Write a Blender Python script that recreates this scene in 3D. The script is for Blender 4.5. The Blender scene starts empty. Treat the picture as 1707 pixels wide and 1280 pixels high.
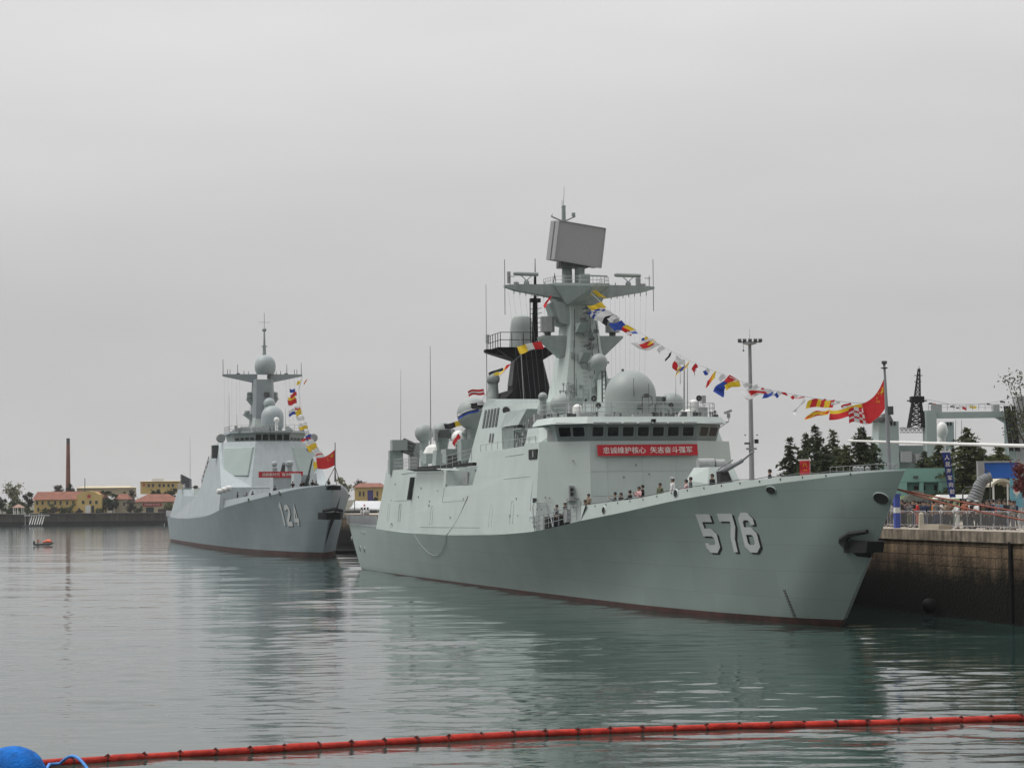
import bpy, math, random
from mathutils import Vector, Matrix, noise
rad = math.radians
sc = bpy.context.scene
C = sc.collection
random.seed(7)

# ------------------------------------------------------------------ camera
FPX, EYE = 3750.0, 7.4
PITCH, ROLL = math.atan(192 / FPX), rad(0.55)
cd = bpy.data.cameras.new('camera')
cam = bpy.data.objects.new('camera', cd)
C.objects.link(cam)
sc.camera = cam
cd.sensor_width = 36.0
cd.lens = FPX / 1707.0 * 36.0
cd.clip_start = 0.5
cd.clip_end = 9000
cam.matrix_world = Matrix.Translation((0, 0, EYE)) @ Matrix.Rotation(rad(90) + PITCH, 4, 'X') @ Matrix.Rotation(-ROLL, 4, 'Z')

# ------------------------------------------------------------------ sky (overcast) and sun
SUN_EL, SUN_AZ = rad(60), rad(-95)          # azimuth measured from +Y towards +X : sun far to the left
wd = bpy.data.worlds.new('World')
sc.world = wd
wd.use_nodes = True
nt = wd.node_tree
for n in list(nt.nodes): nt.nodes.remove(n)
N = nt.nodes.new
L = nt.links.new
out = N('ShaderNodeOutputWorld'); bg = N('ShaderNodeBackground')
sky = N('ShaderNodeTexSky'); sky.sky_type = 'NISHITA'; sky.sun_disc = False
sky.sun_elevation = SUN_EL; sky.sun_rotation = SUN_AZ
sky.air_density = 1.0; sky.dust_density = 3.0
hs = N('ShaderNodeHueSaturation'); hs.inputs['Saturation'].default_value = 0.12
L(sky.outputs[0], hs.inputs['Color'])
tc = N('ShaderNodeTexCoord'); sx = N('ShaderNodeSeparateXYZ'); L(tc.outputs['Generated'], sx.inputs[0])
ramp = N('ShaderNodeValToRGB')
e = ramp.color_ramp.elements
stops = [(0.0, (0.525, 0.52, 0.512)), (0.03, (0.53, 0.527, 0.522)), (0.09, (0.54, 0.54, 0.545)), (0.16, (0.64, 0.637, 0.645)),
         (0.21, (0.735, 0.73, 0.735)), (0.5, (1.1, 1.1, 1.12)), (1.0, (1.75, 1.75, 1.78))]
e[0].position, e[0].color = stops[0][0], stops[0][1] + (1,)
e[1].position, e[1].color = stops[-1][0], stops[-1][1] + (1,)
for p, c in stops[1:-1]:
    k = e.new(p); k.color = c + (1,)
L(sx.outputs['Z'], ramp.inputs[0])
# soft cloud mottling
mp = N('ShaderNodeMapping'); mp.inputs['Scale'].default_value = (1.6, 1.6, 7.0); L(tc.outputs['Generated'], mp.inputs[0])
nz = N('ShaderNodeTexNoise'); nz.inputs['Scale'].default_value = 2.2; nz.inputs['Detail'].default_value = 4; nz.inputs['Roughness'].default_value = 0.45
L(mp.outputs[0], nz.inputs['Vector'])
mr = N('ShaderNodeMapRange'); mr.inputs[1].default_value = 0.3; mr.inputs[2].default_value = 0.7; mr.inputs[3].default_value = 9.2; mr.inputs[4].default_value = 10.5
L(nz.outputs['Fac'], mr.inputs[0])
vm = N('ShaderNodeVectorMath'); vm.operation = 'SCALE'; L(ramp.outputs[0], vm.inputs[0]); L(mr.outputs[0], vm.inputs['Scale'])
mx = N('ShaderNodeMix'); mx.data_type = 'RGBA'; mx.inputs[0].default_value = 0.95
L(hs.outputs[0], mx.inputs[6]); L(vm.outputs[0], mx.inputs[7])
# sky dimmed behind the viewer, added to darken the faces turned towards the camera
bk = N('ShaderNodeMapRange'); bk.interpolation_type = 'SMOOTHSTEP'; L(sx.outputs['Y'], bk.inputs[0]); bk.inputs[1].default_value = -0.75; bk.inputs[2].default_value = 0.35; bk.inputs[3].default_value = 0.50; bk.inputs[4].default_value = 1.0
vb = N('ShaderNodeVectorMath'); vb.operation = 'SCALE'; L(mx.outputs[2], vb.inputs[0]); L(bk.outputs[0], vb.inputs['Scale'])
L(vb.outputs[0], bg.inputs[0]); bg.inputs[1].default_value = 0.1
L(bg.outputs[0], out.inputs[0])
sd = bpy.data.lights.new('sun', 'SUN'); sd.energy = 2.2; sd.angle = rad(26); sd.color = (1.0, 0.97, 0.93)
sun = bpy.data.objects.new('sun', sd); C.objects.link(sun)
_d = Vector((math.sin(SUN_AZ) * math.cos(SUN_EL), math.cos(SUN_AZ) * math.cos(SUN_EL), math.sin(SUN_EL)))
sun.rotation_euler = _d.to_track_quat('Z', 'Y').to_euler()
sc.view_settings.view_transform = 'Standard'; sc.view_settings.look = 'None'
sc.view_settings.exposure = 0.06; sc.view_settings.gamma = 1.0
sc.cycles.max_bounces = 6; sc.cycles.transparent_max_bounces = 8

# ------------------------------------------------------------------ geometry of sight lines (a pixel of the 1707 px photo + a known plane = a real point)
def ray(px, py):
    a, b = px - 853.5, 640.0 - py
    x = a * math.cos(ROLL) + b * math.sin(ROLL); v = -a * math.sin(ROLL) + b * math.cos(ROLL)
    return Vector((x, FPX * math.cos(PITCH) - v * math.sin(PITCH), FPX * math.sin(PITCH) + v * math.cos(PITCH)))
EYEP = Vector((0, 0, EYE))
def gnd(px, py, z=0.0):
    d = ray(px, py); return EYEP + d * ((z - EYE) / d.z)
def dep(px, py, Y):
    d = ray(px, py); return EYEP + d * (Y / d.y)

class Frame:
    """a ship's or pier's own axes: x forward, y to port, z up"""
    def __init__(s, P, deg):
        r = rad(deg); s.P = Vector((P[0], P[1], 0)); s.f = Vector((math.sin(r), -math.cos(r), 0)); s.l = Vector((-s.f.y, s.f.x, 0))
        s.rot = math.atan2(s.f.y, s.f.x)
    def loc(s, W):
        d = W - s.P; return Vector((d.dot(s.f), d.dot(s.l), d.z))
    def w(s, x, y, z): return s.P + s.f * x + s.l * y + Vector((0, 0, z))
    def u(s, px, py, ax, c):
        o = s.loc(EYEP); d = ray(px, py); d = Vector((d.dot(s.f), d.dot(s.l), d.z)); i = 'xyz'.index(ax)
        return o + d * ((c - o[i]) / d[i])

# ------------------------------------------------------------------ mesh builder
class MB:
    def __init__(s): s.v = []; s.f = []; s.m = []; s.slot = 0; s.pc = []
    def add(s, vs, fs):
        b = len(s.v); f0 = len(s.f); s.v += [tuple(p) for p in vs]; s.f += [tuple(b + i for i in f) for f in fs]; s.m += [s.slot] * len(fs); s.pc.append((b, len(s.v), f0, len(s.f)))
    def quad(s, a, b, c, d): s.add([a, b, c, d], [(0, 1, 2, 3)])
    def poly(s, ps): s.add(ps, [tuple(range(len(ps)))])
    def hull8(s, p): s.add(p, [(0, 3, 2, 1), (4, 5, 6, 7), (0, 1, 5, 4), (1, 2, 6, 5), (2, 3, 7, 6), (3, 0, 4, 7)])
    def box(s, c, d, rz=0.0, M=None):
        hx, hy, hz = d[0] / 2, d[1] / 2, d[2] / 2
        ps = [Vector(q) for q in ((-hx, -hy, -hz), (hx, -hy, -hz), (hx, hy, -hz), (-hx, hy, -hz), (-hx, -hy, hz), (hx, -hy, hz), (hx, hy, hz), (-hx, hy, hz))]
        Q = M if M is not None else Matrix.Rotation(rz, 3, 'Z')
        s.hull8([Q @ p + Vector(c) for p in ps]); return s
    def bar(s, a, b, w, h=None):
        a = Vector(a); b = Vector(b); d = b - a
        if d.length < 1e-6: return s
        h = h or w
        q = d.to_track_quat('X', 'Z').to_matrix()
        return s.box((a + b) / 2, (d.length, w, h), M=q)
    def frus(s, bot, top, cap=True):
        n = len(bot); b = [Vector(p) for p in bot] + [Vector(p) for p in top]
        fs = [(i, (i + 1) % n, n + (i + 1) % n, n + i) for i in range(n)]
        if cap: fs += [tuple(reversed(range(n))), tuple(range(n, 2 * n))]
        s.add(b, fs); return s
    def ring(s, rings, close=True, caps=True):
        n = len(rings[0]); vs = [p for r in rings for p in r]; fs = []
        for k in range(len(rings) - 1):
            for i in range(n if close else n - 1):
                j = (i + 1) % n; fs.append((k * n + i, k * n + j, (k + 1) * n + j, (k + 1) * n + i))
        if caps and close: fs += [tuple(reversed(range(n))), tuple((len(rings) - 1) * n + i for i in range(n))]
        s.add(vs, fs); return s
    def tube(s, path, r, n=6, caps=True):
        path = [Vector(p) for p in path]; rs = r if isinstance(r, (list, tuple)) else [r] * len(path); rings = []
        for i, p in enumerate(path):
            d = (path[min(i + 1, len(path) - 1)] - path[max(i - 1, 0)])
            if d.length < 1e-9: d = Vector((0, 0, 1))
            d.normalize(); up = Vector((0, 0, 1)) if abs(d.z) < 0.95 else Vector((1, 0, 0))
            a = d.cross(up).normalized(); b = a.cross(d)
            rings.append([p + (a * math.cos(2 * math.pi * k / n) + b * math.sin(2 * math.pi * k / n)) * rs[i] for k in range(n)])
        return s.ring(rings, True, caps)
    def cyl(s, a, b, r0, r1=None, n=14): return s.tube([a, b], [r0, r0 if r1 is None else r1], n)
    def lathe(s, c, prof, n=20, M=None):
        c = Vector(c); rings = []
        for r, z in prof:
            ps = [Vector((max(r, 1e-4) * math.cos(2 * math.pi * k / n), max(r, 1e-4) * math.sin(2 * math.pi * k / n), z)) for k in range(n)]
            rings.append([c + (M @ p if M else p) for p in ps])
        return s.ring(rings)
    def ball(s, c, r, n=18, sq=1.0, lo=-90):
        prof = []; m = n // 2
        for i in range(m + 1):
            a = rad(lo + (90 - lo) * i / m); prof.append((r * math.cos(a), r * sq * math.sin(a)))
        return s.lathe(c, prof, n)
    def dome(s, c, r, hcyl, n=28):
        """cylinder with a half-sphere top, base at c"""
        prof = [(r * 0.97, 0), (r, 0.15), (r, hcyl)] + [(r * math.cos(rad(a)), hcyl + r * math.sin(rad(a))) for a in range(9, 91, 9)]
        return s.lathe(c, prof, n)
    def rail(s, pts, h=1.05, gap=1.5, rails=3, r=0.022, post=0.028, net=False):
        pts = [Vector(p) for p in pts]; cum = [0]
        for a, b in zip(pts, pts[1:]): cum.append(cum[-1] + (b - a).length)
        n = max(1, round(cum[-1] / gap)); P = []
        for i in range(n + 1):
            t = cum[-1] * i / n; k = 0
            while k < len(pts) - 2 and cum[k + 1] < t: k += 1
            q = (t - cum[k]) / max(1e-6, cum[k + 1] - cum[k]); P.append(pts[k].lerp(pts[k + 1], q))
        for p in P: s.tube([p, p + Vector((0, 0, h))], post, 4)
        for j in range(rails):
            z = Vector((0, 0, h * (1 - j / rails))); s.tube([p + z for p in P], r, 4)
        return s
    def each(s, name, mat, parent=None, smooth=None):
        """every piece of the builder as an object of its own"""
        for i, (a, b, fa, fb) in enumerate(s.pc):
            q = MB(); q.v = s.v[a:b]; q.f = [tuple(k - a for k in f) for f in s.f[fa:fb]]; q.m = s.m[fa:fb]
            q.build(name, mat, parent, smooth)
    def build(s, name, mat, parent=None, smooth=None, at=None):
        me = bpy.data.meshes.new(name)
        vs = s.v if at is None else [tuple(Vector(p) - Vector(at)) for p in s.v]
        me.from_pydata(vs, [], s.f)
        for m_ in (mat if isinstance(mat, (list, tuple)) else [mat]): me.materials.append(m_)
        if isinstance(mat, (list, tuple)): me.polygons.foreach_set('material_index', s.m)
        if smooth is not None:
            me.polygons.foreach_set('use_smooth', [True] * len(me.polygons)); me.set_sharp_from_angle(angle=rad(smooth))
        me.validate(); me.update()
        o = bpy.data.objects.new(name, me); C.objects.link(o)
        if parent is not None: o.parent = parent
        if at is not None: o.location = at
        return o

def tag(o, label=None, cat=None, group=None, kind=None):
    if label: o['label'] = label
    if cat: o['category'] = cat
    if group: o['group'] = group
    if kind: o['kind'] = kind
    return o
def thing(name, loc, label, cat, rz=0.0, group=None):
    o = bpy.data.objects.new(name, None); C.objects.link(o); o.location = loc; o.rotation_euler = (0, 0, rz); o.empty_display_size = 0.3
    return tag(o, label, cat, group)
def copy_tree(o, parent=None):
    c = o.copy(); C.objects.link(c); c.parent = parent
    for ch in list(o.children): copy_tree(ch, c)
    return c

# ------------------------------------------------------------------ materials
def mat(name, col, rough=0.6, metal=0.0, var=0.0, vscale=1.0, bump=0.0, bscale=20.0, streak=0.0, panel=0.0, spec=0.4, trans=0.0):
    m = bpy.data.materials.new(name); m.use_nodes = True; t = m.node_tree; n = t.nodes.new; l = t.links.new
    b = t.nodes['Principled BSDF']; b.inputs['Roughness'].default_value = rough; b.inputs['Metallic'].default_value = metal
    b.inputs['Specular IOR Level'].default_value = spec
    b.inputs['Base Color'].default_value = tuple(col) + (1,)
    tc_ = n('ShaderNodeTexCoord'); cur = None
    def mul(fac, base):
        vm_ = n('ShaderNodeVectorMath'); vm_.operation = 'SCALE'; l(fac, vm_.inputs['Scale'])
        if base is None: vm_.inputs[0].default_value = col
        else: l(base, vm_.inputs[0])
        return vm_.outputs[0]
    def rng(src, lo, hi, a=0.3, b_=0.7):
        r_ = n('ShaderNodeMapRange'); l(src, r_.inputs[0]); r_.inputs[1].default_value = a; r_.inputs[2].default_value = b_
        r_.inputs[3].default_value = lo; r_.inputs[4].default_value = hi; return r_.outputs[0]
    if var:
        z = n('ShaderNodeTexNoise'); z.inputs['Scale'].default_value = vscale; z.inputs['Detail'].default_value = 5; l(tc_.outputs['Object'], z.inputs['Vector'])
        cur = mul(rng(z.outputs['Fac'], 1 - var, 1 + var), cur)
    if streak:
        mp_ = n('ShaderNodeMapping'); mp_.inputs['Scale'].default_value = (2.2, 2.2, 0.16); l(tc_.outputs['Object'], mp_.inputs[0])
        z = n('ShaderNodeTexNoise'); z.inputs['Scale'].default_value = 1.0; z.inputs['Detail'].default_value = 6; l(mp_.outputs[0], z.inputs['Vector'])
        cur = mul(rng(z.outputs['Fac'], 1 - streak, 1 + streak * 0.4, 0.35, 0.6), cur)
    if panel:
        sp = n('ShaderNodeSeparateXYZ'); l(tc_.outputs['Object'], sp.inputs[0])
        ad = n('ShaderNodeMath'); ad.operation = 'MULTIPLY_ADD'; l(sp.outputs[1], ad.inputs[0]); ad.inputs[1].default_value = 0.93; l(sp.outputs[0], ad.inputs[2])
        cb = n('ShaderNodeCombineXYZ'); l(ad.outputs[0], cb.inputs[0]); l(sp.outputs[2], cb.inputs[1])
        br = n('ShaderNodeTexBrick'); l(cb.outputs[0], br.inputs['Vector']); br.inputs['Scale'].default_value = 1.0
        br.inputs['Brick Width'].default_value = 6.0; br.inputs['Row Height'].default_value = 1.55; br.inputs['Mortar Size'].default_value = 0.02; br.inputs['Mortar Smooth'].default_value = 0.6
        br.inputs['Color1'].default_value = (1, 1, 1, 1); br.inputs['Color2'].default_value = (1 - panel * 0.45,) * 3 + (1,); br.inputs['Mortar'].default_value = (1 - panel * 1.3,) * 3 + (1,)
        vm_ = n('ShaderNodeVectorMath'); vm_.operation = 'MULTIPLY'; l(br.outputs['Color'], vm_.inputs[0])
        if cur is None: vm_.inputs[1].default_value = col
        else: l(cur, vm_.inputs[1])
        cur = vm_.outputs[0]
    if cur is not None: l(cur, b.inputs['Base Color'])
    if bump:
        z = n('ShaderNodeTexNoise'); z.inputs['Scale'].default_value = bscale; z.inputs['Detail'].default_value = 4; l(tc_.outputs['Object'], z.inputs['Vector'])
        bp = n('ShaderNodeBump'); bp.inputs['Strength'].default_value = bump; bp.inputs['Distance'].default_value = 0.05; l(z.outputs['Fac'], bp.inputs['Height']); l(bp.outputs[0], b.inputs['Normal'])
    if trans:
        tr = n('ShaderNodeBsdfTranslucent'); ms = n('ShaderNodeMixShader'); ms.inputs[0].default_value = trans
        if cur is not None: l(cur, tr.inputs[0])
        else: tr.inputs[0].default_value = tuple(col) + (1,)
        l(b.outputs[0], ms.inputs[1]); l(tr.outputs[0], ms.inputs[2]); l(ms.outputs[0], t.nodes['Material Output'].inputs[0])
    return m

def hull_mat(name, col, z0, slope):
    """grey topsides over a rust-red boot topping with a grimy line at the water"""
    m = mat(name, col, 0.55, var=0.05, vscale=0.25, panel=0.15)
    t = m.node_tree; n = t.nodes.new; l = t.links.new; b = t.nodes['Principled BSDF']
    src = b.inputs['Base Color'].links[0].from_socket
    tc_ = n('ShaderNodeTexCoord'); sp = n('ShaderNodeSeparateXYZ'); l(tc_.outputs['Object'], sp.inputs[0])
    ma = n('ShaderNodeMath'); ma.operation = 'MULTIPLY_ADD'; l(sp.outputs[0], ma.inputs[0]); ma.inputs[1].default_value = -slope; l(sp.outputs[2], ma.inputs[2])
    gt = n('ShaderNodeMath'); gt.operation = 'GREATER_THAN'; l(ma.outputs[0], gt.inputs[0]); gt.inputs[1].default_value = z0
    nz_ = n('ShaderNodeTexNoise'); nz_.inputs['Scale'].default_value = 1.2; nz_.inputs['Detail'].default_value = 6; l(tc_.outputs['Object'], nz_.inputs['Vector'])
    cr = n('ShaderNodeValToRGB'); l(nz_.outputs['Fac'], cr.inputs[0])
    cr.color_ramp.elements[0].position = 0.35; cr.color_ramp.elements[0].color = (0.04, 0.020, 0.016, 1)
    cr.color_ramp.elements[1].position = 0.65; cr.color_ramp.elements[1].color = (0.085, 0.032, 0.026, 1)
    mm = n('ShaderNodeMix'); mm.data_type = 'RGBA'; l(gt.outputs[0], mm.inputs[0]); l(cr.outputs[0], mm.inputs[6]); l(src, mm.inputs[7])
    l(mm.outputs[2], b.inputs['Base Color'])
    return m

M = {}
P1 = (0.435, 0.492, 0.466)
P2 = (0.375, 0.42, 0.435)
M['hull1'] = hull_mat('frigate_hull_paint', (0.235, 0.288, 0.268), 0.40, 0.0034)
M['hull2'] = hull_mat('destroyer_hull_paint', (0.225, 0.268, 0.288), 0.75, 0.002)
M['p1'] = mat('frigate_paint', P1, 0.6, var=0.05, vscale=0.3, streak=0.02, panel=0.08)
M['p2'] = mat('destroyer_paint', P2, 0.6, var=0.05, vscale=0.3, streak=0.07, panel=0.07)
M['mast1'] = mat('mast_paint', (0.26, 0.30, 0.287), 0.6, var=0.08, vscale=1.6, streak=0.08)
M['band'] = mat('bridge_band_paint', (0.20, 0.24, 0.235), 0.55, var=0.05, vscale=0.8)
M['radome'] = mat('radome_shell', (0.27, 0.30, 0.288), 0.5, var=0.04, vscale=0.6)
M['radome2'] = mat('destroyer_radome_shell', (0.30, 0.34, 0.345), 0.5, var=0.04, vscale=0.6)
M['white'] = mat('white_enamel', (0.66, 0.66, 0.64), 0.45, var=0.05, vscale=2)
M['lgrey'] = mat('light_grey_fitting', (0.30, 0.31, 0.31), 0.5, var=0.08, vscale=3)
M['dgrey'] = mat('dark_grey_fitting', (0.075, 0.08, 0.08), 0.55, var=0.15, vscale=4)
M['radar'] = mat('radar_face', (0.34, 0.34, 0.345), 0.7, var=0.05, vscale=9, bump=0.3, bscale=12)
M['glass'] = mat('bridge_glass', (0.006, 0.007, 0.008), 0.18, spec=0.3)
M['black'] = mat('black_paint', (0.007, 0.007, 0.008), 0.6, var=0.2, vscale=2, spec=.15)
M['hole'] = mat('dark_opening', (0.01, 0.011, 0.011), 0.8)
M['deck'] = mat('deck_paint', (0.10, 0.12, 0.115), 0.8, var=0.1, vscale=1)
M['num'] = mat('hull_number_paint', (0.52, 0.54, 0.53), 0.55, var=0.05, vscale=1.5)
M['steel'] = mat('galvanised_steel', (0.30, 0.31, 0.32), 0.4, 0.3, var=0.1, vscale=4)
M['pole'] = mat('lamp_pole_grey', (0.23, 0.24, 0.25), 0.5, var=0.08, vscale=1)
for k_, c_ in dict(red=(0.55, 0.025, 0.03), yellow=(0.72, 0.50, 0.03), blue=(0.03, 0.07, 0.35), cwhite=(0.68, 0.68, 0.68), cblack=(0.02, 0.02, 0.025), orange=(0.62, 0.22, 0.03)).items():
    M[k_] = mat('flag_cloth_' + k_, c_, 0.85, var=0.06, vscale=3, trans=0.25)
M['banner'] = mat('red_banner_cloth', (0.46, 0.018, 0.028), 0.8, var=0.08, vscale=0.8)
M['bantext'] = mat('banner_lettering', (0.72, 0.66, 0.62), 0.8)
# ================================================================== WATER
import numpy as np
def water_mat():
    m = bpy.data.materials.new('harbour_water'); m.use_nodes = True; t = m.node_tree; n = t.nodes.new; l = t.links.new
    b = t.nodes['Principled BSDF']; b.inputs['Base Color'].default_value = (0.020, 0.044, 0.037, 1); b.inputs['Roughness'].default_value = 0.03; b.inputs['IOR'].default_value = 1.34
    tc_ = n('ShaderNodeTexCoord'); a = n('ShaderNodeMapping'); a.inputs['Scale'].default_value = (.5, 1, 1); l(tc_.outputs['Object'], a.inputs[0])
    z = n('ShaderNodeTexNoise'); z.inputs['Scale'].default_value = 4.0; z.inputs['Detail'].default_value = 2; l(a.outputs[0], z.inputs['Vector'])
    sp = n('ShaderNodeSeparateXYZ'); l(tc_.outputs['Object'], sp.inputs[0]); rf = n('ShaderNodeMapRange'); l(sp.outputs[1], rf.inputs[0]); rf.inputs[1].default_value = 90; rf.inputs[2].default_value = 500; rf.inputs[3].default_value = .03; rf.inputs[4].default_value = .10; l(rf.outputs[0], b.inputs['Roughness'])  # ripples too small for the mesh
    bp = n('ShaderNodeBump'); bp.inputs['Strength'].default_value = 1.0; bp.inputs['Distance'].default_value = 0.007; l(z.outputs['Fac'], bp.inputs['Height']); l(bp.outputs[0], b.inputs['Normal'])
    return m
ys = [-400, -200, -60, 10, 30, 45]; y = 52.0
while y < 5500: ys.append(y); y += max(.12, min(y * y / 46000.0, y * .03)) if y < 420 else y * .06
xs = []; x = 0.0; stp = .42
while x < 3600:
    xs.append(x)
    if x > 62: stp *= 1.16
    x += stp
xs = np.array([-q for q in xs[:0:-1]] + xs); ys = np.array(ys + [6200.0]); dy = np.gradient(ys); dx = np.gradient(xs)
GX, GY = np.meshgrid(xs, ys); DYY = np.repeat(dy[:, None], len(xs), 1); DXX = np.repeat(dx[None, :], len(ys), 0)
rs = np.random.RandomState(11); Z = np.zeros_like(GX); patch = np.zeros_like(GX)
for i in range(10):
    th_ = rs.uniform(0, 6.28); kk = 2 * np.pi / rs.uniform(22, 70); patch += np.cos(kk * (GX * np.cos(th_) * .7 + GY * np.sin(th_) * 1.2) + rs.uniform(0, 6.28))
patch = np.clip(.95 + .16 * patch, .35, 1.5)
NW = 130
for i in range(NW):
    lam = .5 * (4.6 / .5) ** (rs.uniform(0, 1) ** 1.4); th_ = np.radians(90 + rs.normal(0, 37)); k = 2 * np.pi / lam; kx, ky = k * np.cos(th_), k * np.sin(th_)
    fade = np.clip((lam / np.maximum(DYY * abs(np.sin(th_)), 1e-6) - 2.2) / 2.5, 0, 1) * np.clip((lam / np.maximum(DXX * abs(np.cos(th_)), 1e-6) - 2.2) / 2.5, 0, 1)
    Z += fade * (0.046 * np.sqrt(2.0 / NW) / k) * np.cos(kx * GX + ky * GY + rs.uniform(0, 6.28))
for i in range(36):                                              # longer, lower undulations that band the reflections farther off
    lam = 5.0 * (17.0 / 5.0) ** rs.uniform(0, 1); th_ = np.radians(90 + rs.normal(0, 24)); k = 2 * np.pi / lam; kx, ky = k * np.cos(th_), k * np.sin(th_)
    fade = np.clip((lam / np.maximum(DYY * abs(np.sin(th_)), 1e-6) - 2.2) / 2.5, 0, 1) * np.clip((lam / np.maximum(DXX * abs(np.cos(th_)), 1e-6) - 2.2) / 2.5, 0, 1)
    Z += fade * np.clip((GY - 70) / 110, .15, 1) * (0.020 * np.sqrt(2.0 / 36) / k) * np.cos(kx * GX + ky * GY + rs.uniform(0, 6.28))
Z *= patch
nv = GX.size; co = np.stack([GX.ravel(), GY.ravel(), Z.ravel()], 1).astype('f')
r_, c_ = GX.shape; idx = np.arange(nv).reshape(r_, c_); q = np.stack([idx[:-1, :-1], idx[:-1, 1:], idx[1:, 1:], idx[1:, :-1]], -1).reshape(-1, 4)
me = bpy.data.meshes.new('water'); me.vertices.add(nv); me.vertices.foreach_set('co', co.ravel()); me.loops.add(q.size); me.loops.foreach_set('vertex_index', q.ravel().astype('i')); me.polygons.add(len(q)); me.polygons.foreach_set('loop_start', (np.arange(len(q)) * 4).astype('i')); me.polygons.foreach_set('use_smooth', np.ones(len(q), bool)); me.materials.append(water_mat()); me.update()
wt = bpy.data.objects.new('water', me); C.objects.link(wt); tag(wt, kind='structure')

# ================================================================== SHIP HULLS
def lut(tab):
    tab = sorted(tab)
    def f(x):
        if x <= tab[0][0]: return tab[0][1]
        for (a, fa), (b, fb) in zip(tab, tab[1:]):
            if x <= b:
                t = (x - a) / (b - a); return fa + (fb - fa) * t
        return tab[-1][1]
    return f
def smooth(f, w=2.0): return lambda x: (f(x - w) + f(x - w / 2) + f(x) + f(x + w / 2) + f(x + w)) / 5

class Hull:
    def __init__(s, W, K, ZK, stem, tr0, trk, bul, bul_end, flare=1.0):
        s.W, s.K, s.ZK, s.stem, s.tr0, s.trk, s.bul, s.bul_end, s.flare = W, K, ZK, stem, tr0, trk, bul, bul_end, flare
    def hb(s, x, z):
        d = s.stem * z - x
        if d <= 0: return 0.0
        zk = s.ZK(x); g = max(0.0, min(1.0, z / zk)); p = 1 + s.flare * math.exp(-max(0, -x + 9) / 19.0)
        g = g ** p; return (1 - g) * s.W(d) + g * s.K(d)
    def grid(s, ns=96, nm=16, zlo=-0.8):
        """rows from keel line to knuckle, stations from stem to transom"""
        rows = []
        for j in range(nm + 1):
            t = j / nm; row = []
            for i in range(ns + 1):
                u = i / ns; u = u * u * 0.55 + u * 0.45
                z = zlo + (8.8 - zlo) * t
                for _ in range(6):
                    xs = s.stem * z; xe = s.tr0 - s.trk * z; x = xs + (xe - xs) * u; z = zlo + (s.ZK(x) - zlo) * t
                if u == 0: x = s.stem * z
                row.append((x, s.hb(x, max(z, 0.0)) if z >= 0 else s.hb(x - s.stem * z, 0.0) * (1 + 0.05 * z), z))
            rows.append(row)
        return rows
    def zdeck(s, x):
        return min(s.ZK(x), s.bul(x) - 1.1) if x > s.bul_end else s.ZK(x)

def build_hull(H, root, m_hull, m_paint, ns=96):
    mb = MB(); rows = H.grid(ns); nm = len(rows) - 1
    for sg in (-1, 1):
        rr = [[(x, sg * y, z) for x, y, z in r] for r in rows]
        if sg == 1: rr = rr[::-1]
        mb.ring(rr, False, False)
    for j in range(nm):                                   # transom
        a = rows[j][-1]; b = rows[j + 1][-1]
        mb.quad((a[0], -a[1], a[2]), (a[0], a[1], a[2]), (b[0], b[1], b[2]), (b[0], -b[1], b[2]))
    hull = mb.build('hull', m_hull, root, smooth=28)
    mb = MB(); top = rows[-1]                             # weather deck
    prev = None
    for i in range(1, len(top)):
        x, y, z = top[i]; zd = H.zdeck(x) - 0.05; x = min(x, H.stem * zd - 0.2); y = min(y, H.hb(x, zd)) - 0.1
        cur = [(x, -y + 0.06, zd), (x, 0, zd + 0.12), (x, y - 0.06, zd)]
        if prev: mb.quad(prev[0], prev[1], cur[1], cur[0]); mb.quad(prev[1], prev[2], cur[2], cur[1])
        prev = cur
    mb.build('deck', M['deck'], root)
    mb = MB()                                             # bulwark round the forecastle, with real thickness
    xs = [top[i][0] for i in range(len(top)) if top[i][0] > H.bul_end - 0.01]
    for sg in (-1, 1):
        outer_b, outer_t, in_t, in_b = [], [], [], [[], [], [], []]
        for x in xs + [H.bul_end]:
            zk = H.ZK(x); k = H.hb(x, zk) if x < H.stem * zk else 0; zt = H.bul(x)
            if x == H.bul_end: zt = zk + 0.02
            yt = max(0, k - 0.07 * (zt - zk))
            outer_b.append((x, sg * k, zk)); outer_t.append((x + (zt - zk) * 0.25 * (1 if x > 0 else 0) + (1.4 if x == H.bul_end else 0), sg * yt, zt if x != H.bul_end else H.bul(x + 1.4)))
            in_t.append((outer_t[-1][0], sg * max(0, yt - 0.09), outer_t[-1][2]))
            zd_ = min(zk, H.zdeck(x)) - 0.05
            for lv, fr in zip(in_b, (0.0, 0.3, 0.6, 1.0)):
                zz = zk + (zd_ - zk) * fr; xx = min(x, H.stem * zz - 0.15); lv.append((xx, sg * max(0, H.hb(xx, zz) - 0.14), zz))
        seq = [outer_b, outer_t, in_t] + in_b
        mb.ring(seq if sg > 0 else seq[::-1], False, False)
    mb.build('bulwark', m_paint, root, smooth=30)
    return rows

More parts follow.
